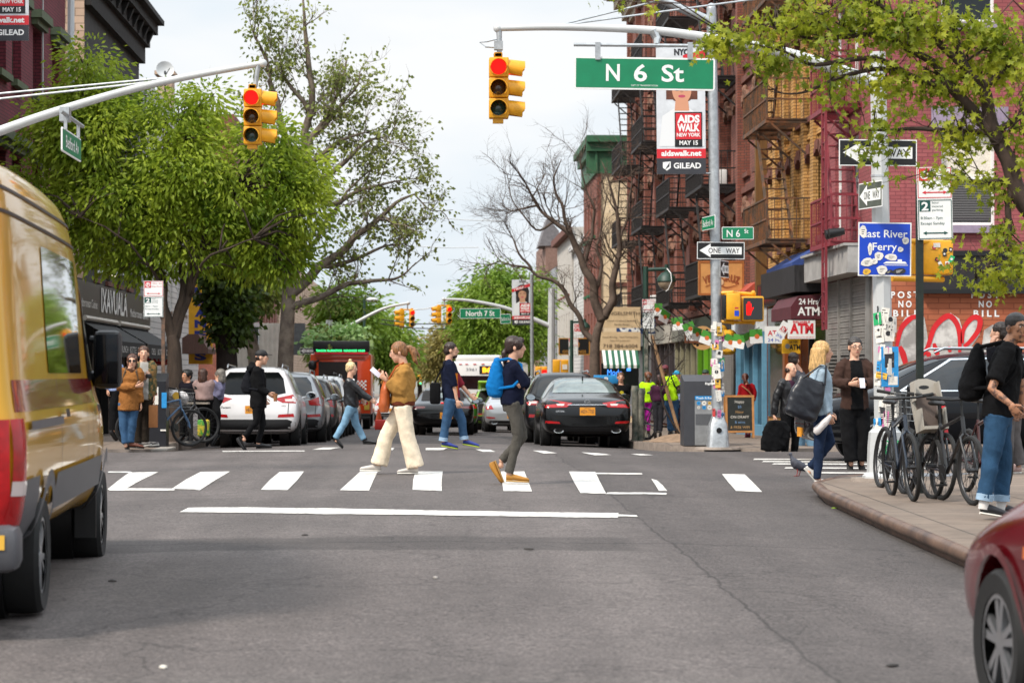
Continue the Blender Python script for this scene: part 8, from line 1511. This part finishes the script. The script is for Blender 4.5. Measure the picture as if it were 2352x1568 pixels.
person('dark haired man on the phone walking away behind the tattooed man', 29.5, S4, dict(hd=(1648, 205), nk=(1690, 292), hp=(1715, 640), aR=[(1720, 450), (1700, 600)], aL=[(1600, 420), (1590, 290), (1605, 230)], lR=[(1735, 900), (1780, 1120), (1740, 1165)], lL=[(1690, 900), (1690, 1090), (1670, 1165)]), -130, (cloth('black_tee', '#15151a'), 1.4), (cloth('grey_sweat', '#5a5656'), 'loose', .95), (mat('trainer_pink', '#b89a94', .6), SOLE), ('short', hairm('dark', '#241812')), 0)
person('dark haired person in a grey hooded top behind the balding man', 44.6, S4, dict(hd=(232, 388), nk=(268, 465), hp=(285, 690), aR=[(300, 590), (310, 690)], aL=[(250, 590), (260, 690)], lR=[(320, 880), (360, 985), (345, 1040)], lL=[(290, 880), (280, 1010), (300, 1042)]), 70, (cloth('grey_hood', '#4a4a50'), 1.5), (LTDEN, 'reg', .95), (mat('shoe_brown', '#4a3a34', .6), SOLE), ('short', hairm('brown', '#2a1b12')), 0, hphi=160)
# pigeon on the asphalt
a = G(*S8(1835, 1418)); r = E('pigeon', 'grey pigeon walking on the road in front of the blonde woman', 'pigeon', a); mb = MB(); F_ = V((-.75, 0, .66)).normalized(); U_ = V((0, 1, 0)).cross(F_)
mb.loft([(a + V((x, 0, z)), V((0, w_, 0)), V((w_ * .55, 0, w_ * .9))) for x, z, w_ in ((.2, .06, .008), (.14, .085, .03), (.06, .12, .058), (-.02, .16, .062), (-.06, .2, .045), (-.075, .245, .024), (-.08, .27, .022), (-.085, .29, .015))], 14); mb.ell(a + V((-.085, 0, .285)), (.026, .024, .024)); b = remesh(mb, .007, 3); b.tube([a + V((-.105, 0, .283)), a + V((-.13, 0, .275))], [.007, .002], 6, 1); [b.ell(a + V((-.095, e * .02, .29)), (.005, .004, .005), mi=2, n=6) for e in (-1, 1)]; b.m += [0] * (len(b.f) - len(b.m)); b.build('body', [mat('pigeon_grey', '#3a3c46', .6, var=.3, vs=18), mat('beak', '#2a2626', .5), EYED], r, ang=2)
for e in (-1, 1): mb = MB(); mb.tube([a + V((.02 + .02 * e, e * .025, .11)), a + V((.025 + .02 * e, e * .025, .05)), a + V((.01 + .02 * e, e * .025, .006))], [.012, .006, .005], 6); [mb.tube([a + V((.01 + .02 * e, e * .025, .006)), a + V((.01 + .02 * e - .035 * cos(t), e * .025 + .035 * sin(t), .004))], .004, 5) for t in (-.5, 0, .5)]; mb.build('leg', mat('pigeon_leg', '#8a3a3a', .6), r)
# ================================================================ bicycles and small things round them
def bike(name, label, loc, rz, c, basket=False, seat=False, lean=0., group=None):
 r = E(name, label, 'bicycle', loc, rz, group); r.rotation_euler = (0, radians(lean), rz); m = mat('bike_' + c, c, .35, coat=.5); R_ = .34; B = lambda mb, n, mm=m, p=r: mb.build(n, mm, p, local=True)
 for y in (0., 1.05):
  M = Matrix.Translation((0, y, R_)) @ Matrix.Rotation(pi / 2, 4, 'Y'); mb = MB(); n = 36; mb.tube([M @ V((.32 * cos(2 * pi * i / n), .32 * sin(2 * pi * i / n), 0)) for i in range(n + 1)], .024, 8, caps=False); w_ = B(mb, 'wheel', RUBBER)
  mb = MB(); mb.tube([M @ V((.298 * cos(2 * pi * i / n), .298 * sin(2 * pi * i / n), 0)) for i in range(n + 1)], .009, 6, caps=False); mb.tube([M @ V((0, 0, -.05)), M @ V((0, 0, .05))], .022, 8)
  for i in range(18): a = 2 * pi * i / 18; mb.tube([M @ V((0, 0, .03 * (-1) ** i)), M @ V((.297 * cos(a), .297 * sin(a), 0))], .0022, 4)
  B(mb, 'rim', mat('dull_rim', '#3a3a3c', .4, .6), w_)
 bb_, st, hd, fa, ra = V((0, .42, .29)), V((0, .28, .78)), V((0, .86, .86)), V((0, 1.05, R_)), V((0, 0, R_)); mb = MB()
 for a, b, t in ((bb_, st, .017), (bb_, hd - V((0, -.02, .12)), .02), (st - V((0, 0, .05)), hd, .018), (hd, hd - V((0, -.03, .16)), .022), (ra + V((.05, 0, 0)), bb_, .01), (ra - V((.05, 0, 0)), bb_, .01), (ra + V((.05, 0, 0)), st, .009), (ra - V((.05, 0, 0)), st, .009)): mb.tube([a, b], t, 8)
 B(mb, 'frame'); mb = MB()
 for e in (-.05, .05): mb.tube([hd - V((0, -.03, .16)), hd + V((e, .05, -.2)), fa + V((e, -.02, .1)), fa + V((e, 0, 0))], .013, 8)
 B(mb, 'fork'); mb = MB(); mb.tube([hd, hd + V((0, -.02, .16))], .014, 8); mb.tube([hd + V((-.3, -.1, .19)), hd + V((-.12, .02, .17)), hd + V((.12, .02, .17)), hd + V((.3, -.1, .19))], .012, 8); h_ = B(mb, 'handlebar', BLACK)
 for e in (-1, 1): mb = MB(); mb.tube([hd + V((e * .2, -.035, .18)), hd + V((e * .32, -.115, .192))], .018, 8); B(mb, 'grip', RUBBER, h_)
 mb = MB(); mb.loft([(st + V((0, y, .2 + z)), V((w_, 0, 0)), V((0, 0, t))) for y, z, w_, t in ((-.15, .0, .06, .02), (-.1, .01, .085, .03), (.0, .01, .06, .028), (.1, .0, .025, .02), (.14, -.005, .012, .012))], 12); mb.tube([st, st + V((0, -.02, .19))], .013, 8); B(mb, 'saddle', BLACK)
 mb = MB(); mb.lathe([(.09, -.004), (.09, .004)], Matrix.Translation(bb_ + V((.05, 0, 0))) @ Matrix.Rotation(pi / 2, 4, 'Y'), 24); mb.beam(bb_ + V((.06, 0, 0)), bb_ + V((.07, .12, -.11)), .014); mb.beam(bb_ - V((.06, 0, 0)), bb_ + V((-.07, -.12, .11)), .014); mb.box(.07, .16, bb_.y + .08, bb_.y + .16, bb_.z - .12, bb_.z - .1); mb.box(-.16, -.07, bb_.y - .16, bb_.y - .08, bb_.z + .1, bb_.z + .12); mb.tube([bb_ + V((.05, 0, .085)), ra + V((.05, 0, .03))], .005, 5); mb.tube([bb_ + V((.05, 0, -.085)), ra + V((.05, 0, -.03))], .005, 5); B(mb, 'crank', BLACK)
 if basket:
  mb = MB(); c0 = hd + V((0, .2, .02))
  for k in range(5):
   s_, z = .72 + .28 * k / 4, -.12 + .07 * k; q = [c0 + V((x * .18 * s_, y * .13 * s_, z)) for x, y in ((-1, -1), (1, -1), (1, 1), (-1, 1), (-1, -1))]; mb.tube(q, .004, 4)
  for i in range(24): a = i / 24 * 4; k = int(a); f = a - k; x, y = [(-1 + 2 * f, -1), (1, -1 + 2 * f), (1 - 2 * f, 1), (-1, 1 - 2 * f)][k]; mb.tube([c0 + V((x * .13, y * .094, -.12)), c0 + V((x * .18, y * .13, .16))], .003, 4)
  B(mb, 'basket', STEEL)
 if seat:
  mb = MB(); o = V((0, -.06, .92)); PL = mat('child_seat_white', '#9c968c', .5)
  pts = [(-.16, -.3), (.16, -.3), (.19, .12), (.17, .36), (.06, .4), (-.06, .4), (-.17, .36), (-.19, .12)]; F0 = Matrix.Translation(o) @ Matrix.Scale(.8, 4) @ Matrix.Rotation(radians(12), 4, 'X') @ Matrix(((1, 0, 0, 0), (0, 0, 1, 0), (0, 1, 0, 0), (0, 0, 0, 1)))
  mb.prism(F0, pts, -.05, -.02); mb.prism(F0, [(-.16, -.3), (.16, -.3), (.16, -.26), (-.16, -.26)], -.02, .26)
  for e in (-1, 1): mb.prism(F0, [(e * .19, .1), (e * .17, .34), (e * .15, .34), (e * .17, .1)][::e], -.03, .1); mb.prism(F0, [(e * .17, -.3), (e * .17, -.02), (e * .15, -.02), (e * .15, -.3)][::e], -.03, .22)
  s_ = B(mb, 'child_seat', PL); mb = MB(); mb.prism(F0, [(-.12, -.24), (.12, -.24), (.14, .2), (-.14, .2)], -.019, .0); mb.prism(F0, [(.07 * cos(i * pi / 6), .29 + .025 * sin(i * pi / 6)) for i in range(12)], -.02, -.017, 1); B(mb, 'seat_pad', [mat('pad_brown', '#5a4e48', .9), BLACK], s_)
  mb = MB(); mb.prism(F0, [(-.24, -.4), (-.19, -.4), (-.19, .06), (-.24, .08)], -.02, .03); B(mb, 'footrest', RED, s_)
 return r
NB = 'bicycles locked at the right signpost'
def at_ground(px, Y): q = P(px, 0, Y); return V((q.x, Y, sw(Y) - .0))
def aim(f, rz): return V((f.x + sin(rz) * 1.05, f.y - cos(rz) * 1.05, f.z))      # rear wheel from the front wheel
for px, Y, deg, c, bk, st_, lean, lab in ((2096, 24.0, 181, '#1b2636', False, False, 3, 'dark blue bicycle locked just left of the parking sign post'), (2078, 25.4, 184, '#2a2c30', True, False, -5, 'bicycle with a wire basket against the base of the octagonal pole'), (2160, 24.2, 189, '#141416', False, False, -4, 'black bicycle in the middle between the sign post and the child seat one'), (2232, 23.4, 190, '#17171a', False, True, 2, 'black bicycle carrying a white child seat nearest the tattooed man'), (2292, 24.6, 186, '#3a1416', False, False, -3, 'dark bicycle with reddish fork behind the tattooed man')):
 a = radians(deg); bike('bicycle', lab, aim(at_ground(px, Y), a), a, c, bk, st_, lean, NB)
a = radians(-68); f = at_ground(436, 44.6); f.z = sw(44.6); b1 = bike('bicycle', 'silver blue bicycle with a full wire basket by the black newspaper box', aim(f, a), a, '#3a5a7a', False, False, 3)
q = P(*S7(840, 890), 44.8); r = E('bicycle_basket', 'wire basket stuffed with a plastic bag on the silver blue bicycle', 'basket', q - V((0, 0, .2))); mb = MB()
for k in range(5): s_ = .75 + .25 * k / 4; z = -.16 + .065 * k; mb.tube([q + V((x * .32 * s_, y * .17 * s_, z)) for x, y in ((-1, -1), (1, -1), (1, 1), (-1, 1), (-1, -1))], .005, 4)
for i in range(22): x = -1 + 2 * i / 21; mb.tube([q + V((x * .24, -.13, -.16)), q + V((x * .32, -.17, .1))], .004, 4)
mb.build('wire_frame', STEEL, r); mb = MB(); mb.ell(q + V((-.08, 0, .03)), (.22, .15, .15)); mb.ell(q + V((.05, .0, .0)), (.16, .14, .13)); build_cloth(mb, .02, mat('thin_plastic', '#c8c2c0', .3), 'plastic_bag', r, .02, 12); mb = MB(); mb.disc(FRAME(q + V((-.0, -.19, .05)), 0), 0, 0, .07, 0); mb.build('bag_print', PAPER[6], r)
a = radians(-60); f = at_ground(470, 46.8); bike('bicycle', 'dark bicycle parked behind the basket bicycle beside the white car', aim(f, a), a, '#1c1c20', False, False, -4)
q0, q1 = P(*S7(1045, 1280), 46.2), P(*S7(1160, 1110), 46.2); r = E('shopping_bag', 'colourful green and yellow shopping bag on the pavement beside the white car', 'bag', (q0 + q1) / 2 - V((0, 0, .2))); mb = MB(); mb.bevbox(q0.x, q1.x, 46.2, 46.5, q0.z, q1.z, .03); mb.build('bag', mat('bag_print', '#3f8a2a', .6, col2='#c8a82a', vs=7, lo=.45, hi=.55), r)
q = P(*S7(1010, 880), 47.9); r = E('cafe_table', 'small pavement table in front of the seated diners', 'table', (q.x, 47.4, sw(47.4))); mb = MB(); mb.box(q.x - .5, q.x + .35, 47.1, 47.6, .68, .71); mb.build('table_top', mat('table_wood', '#8f8578', .6, var=.2), r, smooth=False); mb = MB(); mb.tube([(q.x, 47.35, sw(47)), (q.x, 47.35, .68)], .04, 8); mb.lathe([(.25, 0), (.24, .03)], Matrix.Translation((q.x, 47.35, sw(47.3))), 14); mb.build('leg', BLACK, r)
RB = 'bicycles by the young bare tree'
for px, Y, deg, c, lab in ((1610, 48.4, 200, '#5a1418', 'red bicycle held by the man in the neon tee'), (1560, 49.6, 215, '#3a3d42', 'grey bicycle leaning near the purple top person')):
 a = radians(deg); bike('bicycle', lab, aim(at_ground(px, Y), a), a, c, c == '#3a3d42', False, 3, RB)
# ================================================================ trees
BARK = mat('bark_grey_brown', '#40342b', .9, var=.4, vs=7, bump=.6, bs=16, stretch=(1, 1, .25)); BARKP = mat('bark_plane', '#5d5148', .85, var=.35, vs=4, bump=.3, bs=9, col2='#8a7d6e'); BARKD = mat('bark_dark', '#2a201b', .9, var=.3, vs=9, bump=.5)
def limb_path(pts, n=5):
 out = []
 for i in range(len(pts) - 1):
  p0, p1, p2, p3 = pts[max(0, i - 1)], pts[i], pts[i + 1], pts[min(len(pts) - 1, i + 2)]
  for j in range(n): t = j / n; out.append(.5 * ((2 * p1) + (p2 - p0) * t + (2 * p0 - 5 * p1 + 4 * p2 - p3) * t * t + (3 * p1 - p0 - 3 * p2 + p3) * t ** 3))
 return out + [pts[-1]]
class Leaves:
 def __init__(s): s.v = []; s.f = []
 def lance(s, c, d, l, w_, R_):
  d = d.normalized(); a = d.orthogonal(); a.rotate(Matrix.Rotation(R_.uniform(0, 6.28), 3, d)); n = len(s.v)
  s.v += [c, c + d * l * .45 + a * w_, c + d * l - V((0, 0, l * .12)), c + d * l * .45 - a * w_]; s.f.append((n, n + 1, n + 2, n + 3))
 def star(s, c, d, r, R_):
  z = (d + V((R_.gauss(0, .5), R_.gauss(0, .5), R_.gauss(.3, .5)))).normalized(); x = d.cross(z)
  x = x.normalized() if x.length > .01 else z.orthogonal().normalized(); y = z.cross(x); n = len(s.v); pr = (1.0, .42, .95, .4, .72, .3, .38, .3, .72, .4, .95, .42); k = len(pr)
  s.v += [c + (y * cos(2 * pi * i / k) + x * sin(2 * pi * i / k)) * r * q - z * r * .12 * (i % 2) for i, q in enumerate(pr)]; s.f.append(tuple(range(n, n + k)))
 def build(s, name, m, root):
  me = bpy.data.meshes.new(name); me.from_pydata([tuple(q) for q in s.v], [], s.f); me.materials.append(m); me.update(); return link(name, me, root)
def lobe_sample(R_, lobes, Y, dz=1.15, shell=.55):
 w_ = [a * b for _, _, a, b, *_ in lobes]; L_ = R_.choices(lobes, w_)[0]; yy = Y + (L_[4] if len(L_) > 4 else 0); k = yy / FPX; c = P(L_[0], L_[1], yy); d = V((R_.gauss(0, 1), R_.gauss(0, 1), R_.gauss(0, 1))).normalized(); rr = (shell + (1 - shell) * R_.random()) ** .8
 return c + V((d.x * L_[2] * k, d.y * (L_[2] + L_[3]) / 2 * k * dz, d.z * L_[3] * k)) * rr, d, c
def tree(label, base, Y, trunk, limbs, lobes, leafm, bark, nspray, leaf, seed, r0, size, group=None, twigs=0, twl=1.0, dens=12, cat='tree', name='tree', shell=.5, dz=1.15, droop=.6, spread=.35, hole=.0, limbr=.35, tw_r=.012, tipp=.8):
 R_ = random.Random(seed); W_ = lambda q: P(q[0], q[1], Y + (q[2] if len(q) > 2 else 0)); r = E(name, label, cat, base, 0, group); tp = limb_path([V(base)] + [W_(q) for q in trunk]); n = len(tp); mb = MB(); rad = [r0 * (1 - .45 * i / (n - 1)) for i in range(n)]; rad[0] *= 1.35
 mb.tube(tp, rad, 12); ends = []; paths = []
 for l in limbs:
  p = limb_path([W_((l[0][0], l[0][1]))] + [W_(q) for q in l[1:]]); k = len(p); a = r0 * (l[0][3] if len(l[0]) > 3 else limbr * 1.3); p = [q + V((noise.noise(q * 1.7), noise.noise(q * 1.7 + V((9, 0, 0))), noise.noise(q * 1.7 + V((0, 9, 0))))) * .12 for i, q in enumerate(p)]; mb.tube(p, [max(a * (1 - i / k) ** .8, tw_r) for i in range(k)], 8); paths.append((p, a))
 tips = []
 def twig(p, d, l, rr, dep):
  pts = [p]; q = p.copy(); d = d.copy()
  for i in range(4): d = (d + V((R_.gauss(0, .22), R_.gauss(0, .22), R_.gauss(.04, .2)))).normalized(); q = q + d * l / 4; pts.append(q)
  mb.tube(pts, [rr, rr * .8, rr * .6, rr * .45, rr * .3], 5)
  if dep > 0:
   for i in (1, 2, 3): 
    for _ in range(R_.choice((1, 1, 2))): twig(pts[i], (d + V((R_.gauss(0, .6), R_.gauss(0, .6), R_.gauss(.1, .5)))).normalized(), l * R_.uniform(.45, .7), rr * .55, dep - 1)
  tips.append((pts[-1], d)); tips.append((pts[2], d))
 for p, a in paths:
  for _ in range(twigs): i = int(len(p) * R_.uniform(.2, .98)); d = (p[min(i + 1, len(p) - 1)] - p[max(0, i - 1)]).normalized(); twig(p[i], (d + V((R_.gauss(0, .7), R_.gauss(0, .6), R_.gauss(.15, .6)))).normalized(), twl * R_.uniform(.6, 1.3), max(tw_r * 1.3, a * .18), 2 if not leafm or twl > 1.2 else 1)
 lv = Leaves() if leafm else None; spr = []
 for _ in range(nspray):
  c, d, ctr = lobe_sample(R_, lobes, Y, dz, shell)
  if hole and noise.noise(c * .9 + V((seed, 0, 0))) < -hole: continue
  spr.append((c, d))
  if R_.random() < .12 and paths:
   pp = min((q for p, a in paths for q in p[::3]), key=lambda q: (q - c).length); mid = pp.lerp(c, .5) + V((0, 0, .15)); mb.tube([pp, mid, c], [tw_r * 2, tw_r * 1.5, tw_r], 5)
 if leafm:
  src = spr + [(t, d) for t, d in tips if R_.random() < tipp] 
  for c, d in src:
   for _ in range(dens):
    o = V((R_.gauss(0, spread), R_.gauss(0, spread), R_.gauss(0, spread * .7))); dd = (d * .5 + o * (1.2 / spread * .5) + V((0, 0, -droop))); q = c + o
    lv.lance(q, dd, size * R_.uniform(.7, 1.3), size * (.16 if leaf == 'lance' else .36), R_) if leaf != 'star' else lv.star(q, dd.normalized(), size * R_.uniform(.6, 1.15), R_)
  lv.build('crown', leafm, r)
 mb.build('trunk', bark, r, ang=2); return r
LF1 = leafmat('leaf_fresh', '#607e1c', '#b6c444', .55, 1.1); LF2 = leafmat('leaf_dark_ivy', '#26380f', '#566a22', .3); LF3 = leafmat('leaf_plane', '#64743a', '#a4ac5a', .5, 1.5); LF4 = leafmat('leaf_far', '#5a7c24', '#98b044', .45, .5); LF5 = leafmat('leaf_maple', '#667a1e', '#b6b838', .55, 2.2); LF6 = leafmat('leaf_tan', '#7d7440', '#a59a5a', .35, .5); LF7 = leafmat('leaf_pale', '#6f9a4a', '#a8c088', .4, 1)
b = at_ground(402, 49.5)
tree('big bright green leafy tree with drooping foliage beside the black newspaper box', b, 49.5, [(402, 900), (400, 800), (395, 770)], [[(396, 790, 0, .65), (376, 690), (345, 600), (280, 480), (200, 330), (215, 200)], [(400, 780, 0, .5), (428, 700), (446, 610), (490, 500), (560, 420)], [(398, 780, -.3, .5), (420, 680), (410, 560), (420, 420), (430, 300)], [(374, 680, .5, .2), (340, 600, .8), (220, 520, 1), (90, 440, 1)], [(436, 680, .6, .22), (450, 600, .9), (540, 500, 1), (640, 370, 1)], [(436, 680, -.6, .2), (480, 590, -1), (600, 540, -1.2)], [(374, 680, -.6, .2), (300, 560, -1), (160, 480, -1.2)]],
     [(215, 165, 70, 78), (160, 300, 110, 90), (85, 430, 70, 62), (250, 330, 140, 120), (385, 290, 110, 85), (420, 400, 165, 110), (550, 430, 125, 100), (610, 340, 90, 75), (675, 480, 82, 90), (300, 470, 165, 90), (150, 490, 105, 70), (440, 545, 160, 80), (600, 570, 100, 70), (240, 560, 105, 55), (700, 410, 55, 55), (330, 610, 70, 35), (480, 240, 45, 45), (660, 610, 50, 40), (205, 240, 70, 60)], LF1, BARK, 3900, 'lance', 3, .2, .14, dens=15, spread=.19, shell=.42, hole=.26)
tree('slender tree wrapped in dark ivy behind the yellow cleaners sign', at_ground(522, 57), 57, [(522, 880), (520, 780), (524, 690), (528, 560)], [[(520, 820, 0, .6), (500, 740), (480, 640)], [(522, 800, 0, .6), (545, 720), (560, 620)]], [(515, 640, 55, 85), (528, 745, 42, 60), (500, 560, 60, 50), (550, 590, 45, 60), (535, 690, 50, 50)], LF2, BARKD, 560, 'oval', 5, .3, .13, dens=13, spread=.17, shell=.3)
tree('leaning pale grey trunk between the ivy tree and the plane tree', at_ground(592, 66), 66, [(585, 830), (572, 760), (566, 700), (575, 620)], [[(572, 740, 0, .5), (600, 660), (640, 600)]], [(575, 640, 55, 45), (600, 680, 40, 30), (545, 670, 35, 30)], LF3, BARKP, 150, 'oval', 8, .2, .14, dens=12, spread=.22)
tree('tall sparse plane tree with a forked pale trunk and small leaf clusters', at_ground(655, 62), 62, [(655, 860), (660, 740), (668, 600), (690, 450)], [[(690, 470, 0, .55), (705, 330), (715, 200), (700, 60), (696, -10)], [(664, 680, 0, .6), (740, 610), (830, 540), (900, 480), (960, 445)], [(688, 460, .3, .4), (760, 400), (830, 335), (895, 315)], [(702, 350, 0, .4), (760, 250), (800, 130)], [(690, 420, -.3, .45), (640, 260), (610, 140), (582, 70)], [(662, 700, .5, .45), (720, 690), (800, 655), (890, 640), (955, 605)], [(715, 320, .5, .3), (790, 240), (828, 160)], [(740, 610, -.4, .3), (800, 600), (880, 570), (930, 560)], [(690, 440, 1, .4), (760, 470), (850, 430), (930, 410)], [(710, 260, -.5, .3), (660, 190), (640, 110)], [(664, 650, 1, .35), (720, 560), (790, 460), (860, 390)], [(700, 380, 1, .35), (770, 330), (850, 300)]],
     [(760, 470, 110, 80), (800, 600, 120, 60), (740, 330, 90, 90), (700, 690, 90, 50), (850, 430, 80, 55), (720, 560, 70, 70)], LF3, BARKP, 70, 'oval', 12, .24, .1, twigs=8, twl=1.25, dens=4, spread=.09, shell=.1, tw_r=.008, tipp=.42)
tree('leafless tree with a dark forked trunk on the right pavement', at_ground(1368, 73), 73, [(1366, 830), (1370, 770), (1384, 728)], [[(1380, 740, 0, .8), (1365, 674), (1342, 610), (1310, 547), (1278, 516), (1234, 471), (1190, 380)], [(1386, 728, 0, .8), (1402, 702), (1411, 642), (1421, 563), (1415, 468), (1380, 373)], [(1360, 790, 0, .5), (1342, 750), (1310, 693), (1266, 645), (1218, 623), (1171, 610), (1139, 600)], [(1310, 547, 0, .35), (1291, 484), (1272, 421), (1285, 367)], [(1342, 610, .5, .35), (1361, 547), (1361, 484), (1342, 421), (1329, 341)], [(1234, 471, 0, .2), (1180, 484), (1149, 465)], [(1365, 674, .8, .35), (1380, 610), (1376, 547), (1400, 430)], [(1421, 563, 0, .25), (1440, 500), (1450, 420), (1440, 330)], [(1278, 516, 0, .22), (1230, 520), (1180, 470), (1165, 400)], [(1218, 623, .4, .25), (1190, 570), (1165, 530)]], [], None, mat('bark_bare', '#5a4c42', .9, var=.3, vs=7), 0, 'oval', 4, .19, .1, twigs=13, twl=1.2, tw_r=.007)
sapb = V((5.0, 47.55, sw(47.5) + .05))
tree('thin leafless sapling in the soil mound beside the wooden stake', sapb, 47.5, [(1524, 930), (1516, 860)], [[(1518, 880, 0, .9), (1510, 830), (1502, 780), (1496, 735)], [(1514, 850, 0, .7), (1530, 810), (1545, 770)], [(1520, 900, 0, .7), (1545, 860), (1562, 825)], [(1506, 800, 0, .6), (1485, 770), (1478, 740)]], [], None, BARKD, 0, 'oval', 6, .025, .1, twigs=5, twl=.5, tw_r=.006)
tree('full green tree in the middle distance behind the North 7 St sign', at_ground(1160, 130), 130, [(1155, 820), (1150, 770)], [[(1150, 790, 0, .7), (1110, 720), (1100, 660)], [(1152, 780, 0, .7), (1180, 700), (1190, 640)]], [(1145, 710, 90, 80), (1085, 765, 50, 55), (1180, 650, 55, 42), (1112, 665, 48, 42), (1200, 760, 60, 55), (1150, 790, 85, 55), (1220, 690, 40, 60), (1080, 700, 35, 35), (1130, 630, 30, 28)], LF4, BARKD, 2000, 'lance', 9, .3, .27, dens=14, spread=.36, shell=.35, hole=.2)
for lab, px, Y, lobes, m, sd, n in (('yellow green far tree left of the far signals', 880, 150, [(880, 770, 55, 45), (845, 800, 50, 45), (910, 815, 40, 38), (855, 745, 35, 25)], LF4, 21, 420), ('olive far tree right of the orange truck', 905, 175, [(900, 830, 40, 45), (930, 800, 30, 40), (890, 790, 45, 30)], LF6, 22, 300), ('tan budding tree at the end of the street', 1020, 185, [(1010, 810, 42, 40), (1035, 780, 40, 48), (1000, 850, 40, 20)], LF6, 23, 380), ('low green trees closing the end of the street', 965, 230, [(965, 840, 60, 26), (1010, 848, 50, 20), (920, 850, 40, 20)], LF4, 24, 300), ('dense tree filling the left side beyond the plane tree', 800, 128, [(800, 760, 55, 50), (760, 790, 45, 40), (830, 720, 40, 40), (780, 700, 40, 40)], LF4, 25, 420), ('green tree beside the far gabled building', 1215, 165, [(1235, 720, 35, 70), (1200, 780, 40, 50)], LF4, 27, 260)):
 tree(lab, at_ground(px, Y), Y, [(px, 850), (px, 810)], [[(px, 830, 0, .6), (px - 20, 780), (px - 30, 750)], [(px, 820, 0, .6), (px + 18, 780)]], lobes, m, BARKD, int(n * 1.3), 'lance', sd, .25, .34, dens=14, spread=.45, shell=.3, hole=.35, group='trees at the end of the street')
tree('pale flowering shrub tree round the far left signal mast', at_ground(768, 97), 97, [(765, 830), (768, 800)], [[(766, 830, 0, .6), (745, 790)], [(768, 820, 0, .6), (800, 780)]], [(742, 790, 30, 22), (795, 782, 32, 26), (770, 800, 30, 20)], LF7, BARKD, 260, 'oval', 31, .15, .2, dens=12, spread=.25)
MB0 = V((6.75, 19.8, sw(20)))
tree('near maple with yellow green leaves reaching in over the upper right corner', MB0, 20.5, [(2740, 900), (2560, 650), (2400, 500)], [[(2420, 520, 0, .75), (2343, 437), (2290, 305), (2256, 214), (2223, 167), (2190, 60), (2150, -20)], [(2290, 307, 0, .5), (2243, 260), (2183, 194), (2150, 147), (2103, 120), (1990, 95), (1870, 70), (1740, 35)], [(2183, 194, 0, .25), (2000, 152), (1880, 140), (1790, 118), (1640, 105)], [(2183, 194, 0, .25), (2060, 170), (1950, 182), (1850, 205), (1760, 215)], [(2290, 307, 0, .25), (2160, 285), (2050, 300), (1960, 290)], [(2343, 437, 0, .35), (2270, 430), (2190, 395)], [(2343, 437, 0, .3), (2330, 540), (2270, 600), (2230, 650)], [(2256, 214, 0, .35), (2330, 120), (2352, 20)], [(2223, 167, 0, .3), (2120, 60), (2000, 10), (1880, -10)], [(2290, 307, 0, .3), (2360, 250), (2400, 150)]],
     [(2150, 70, 180, 75), (1990, 50, 130, 55), (2300, 130, 90, 120), (1820, 55, 110, 42), (1700, 95, 85, 30), (1640, 112, 45, 30), (2200, 315, 80, 40), (2060, 195, 90, 50), (1910, 205, 80, 30), (2290, 440, 48, 45), (2305, 545, 50, 45), (2285, 645, 52, 30), (2345, 340, 30, 70), (2010, 285, 45, 18), (1780, 150, 60, 22), (1480, 15, 45, 12), (1420, 2, 40, 8), (2180, 200, 100, 60), (2340, 620, 30, 60)], LF5, mat('bark_maple', '#3d3029', .9, var=.3, vs=9), 1080, 'star', 14, .115, .05, twigs=6, twl=.5, dens=4, spread=.075, shell=.15, droop=.3, tw_r=.004, dz=.9)
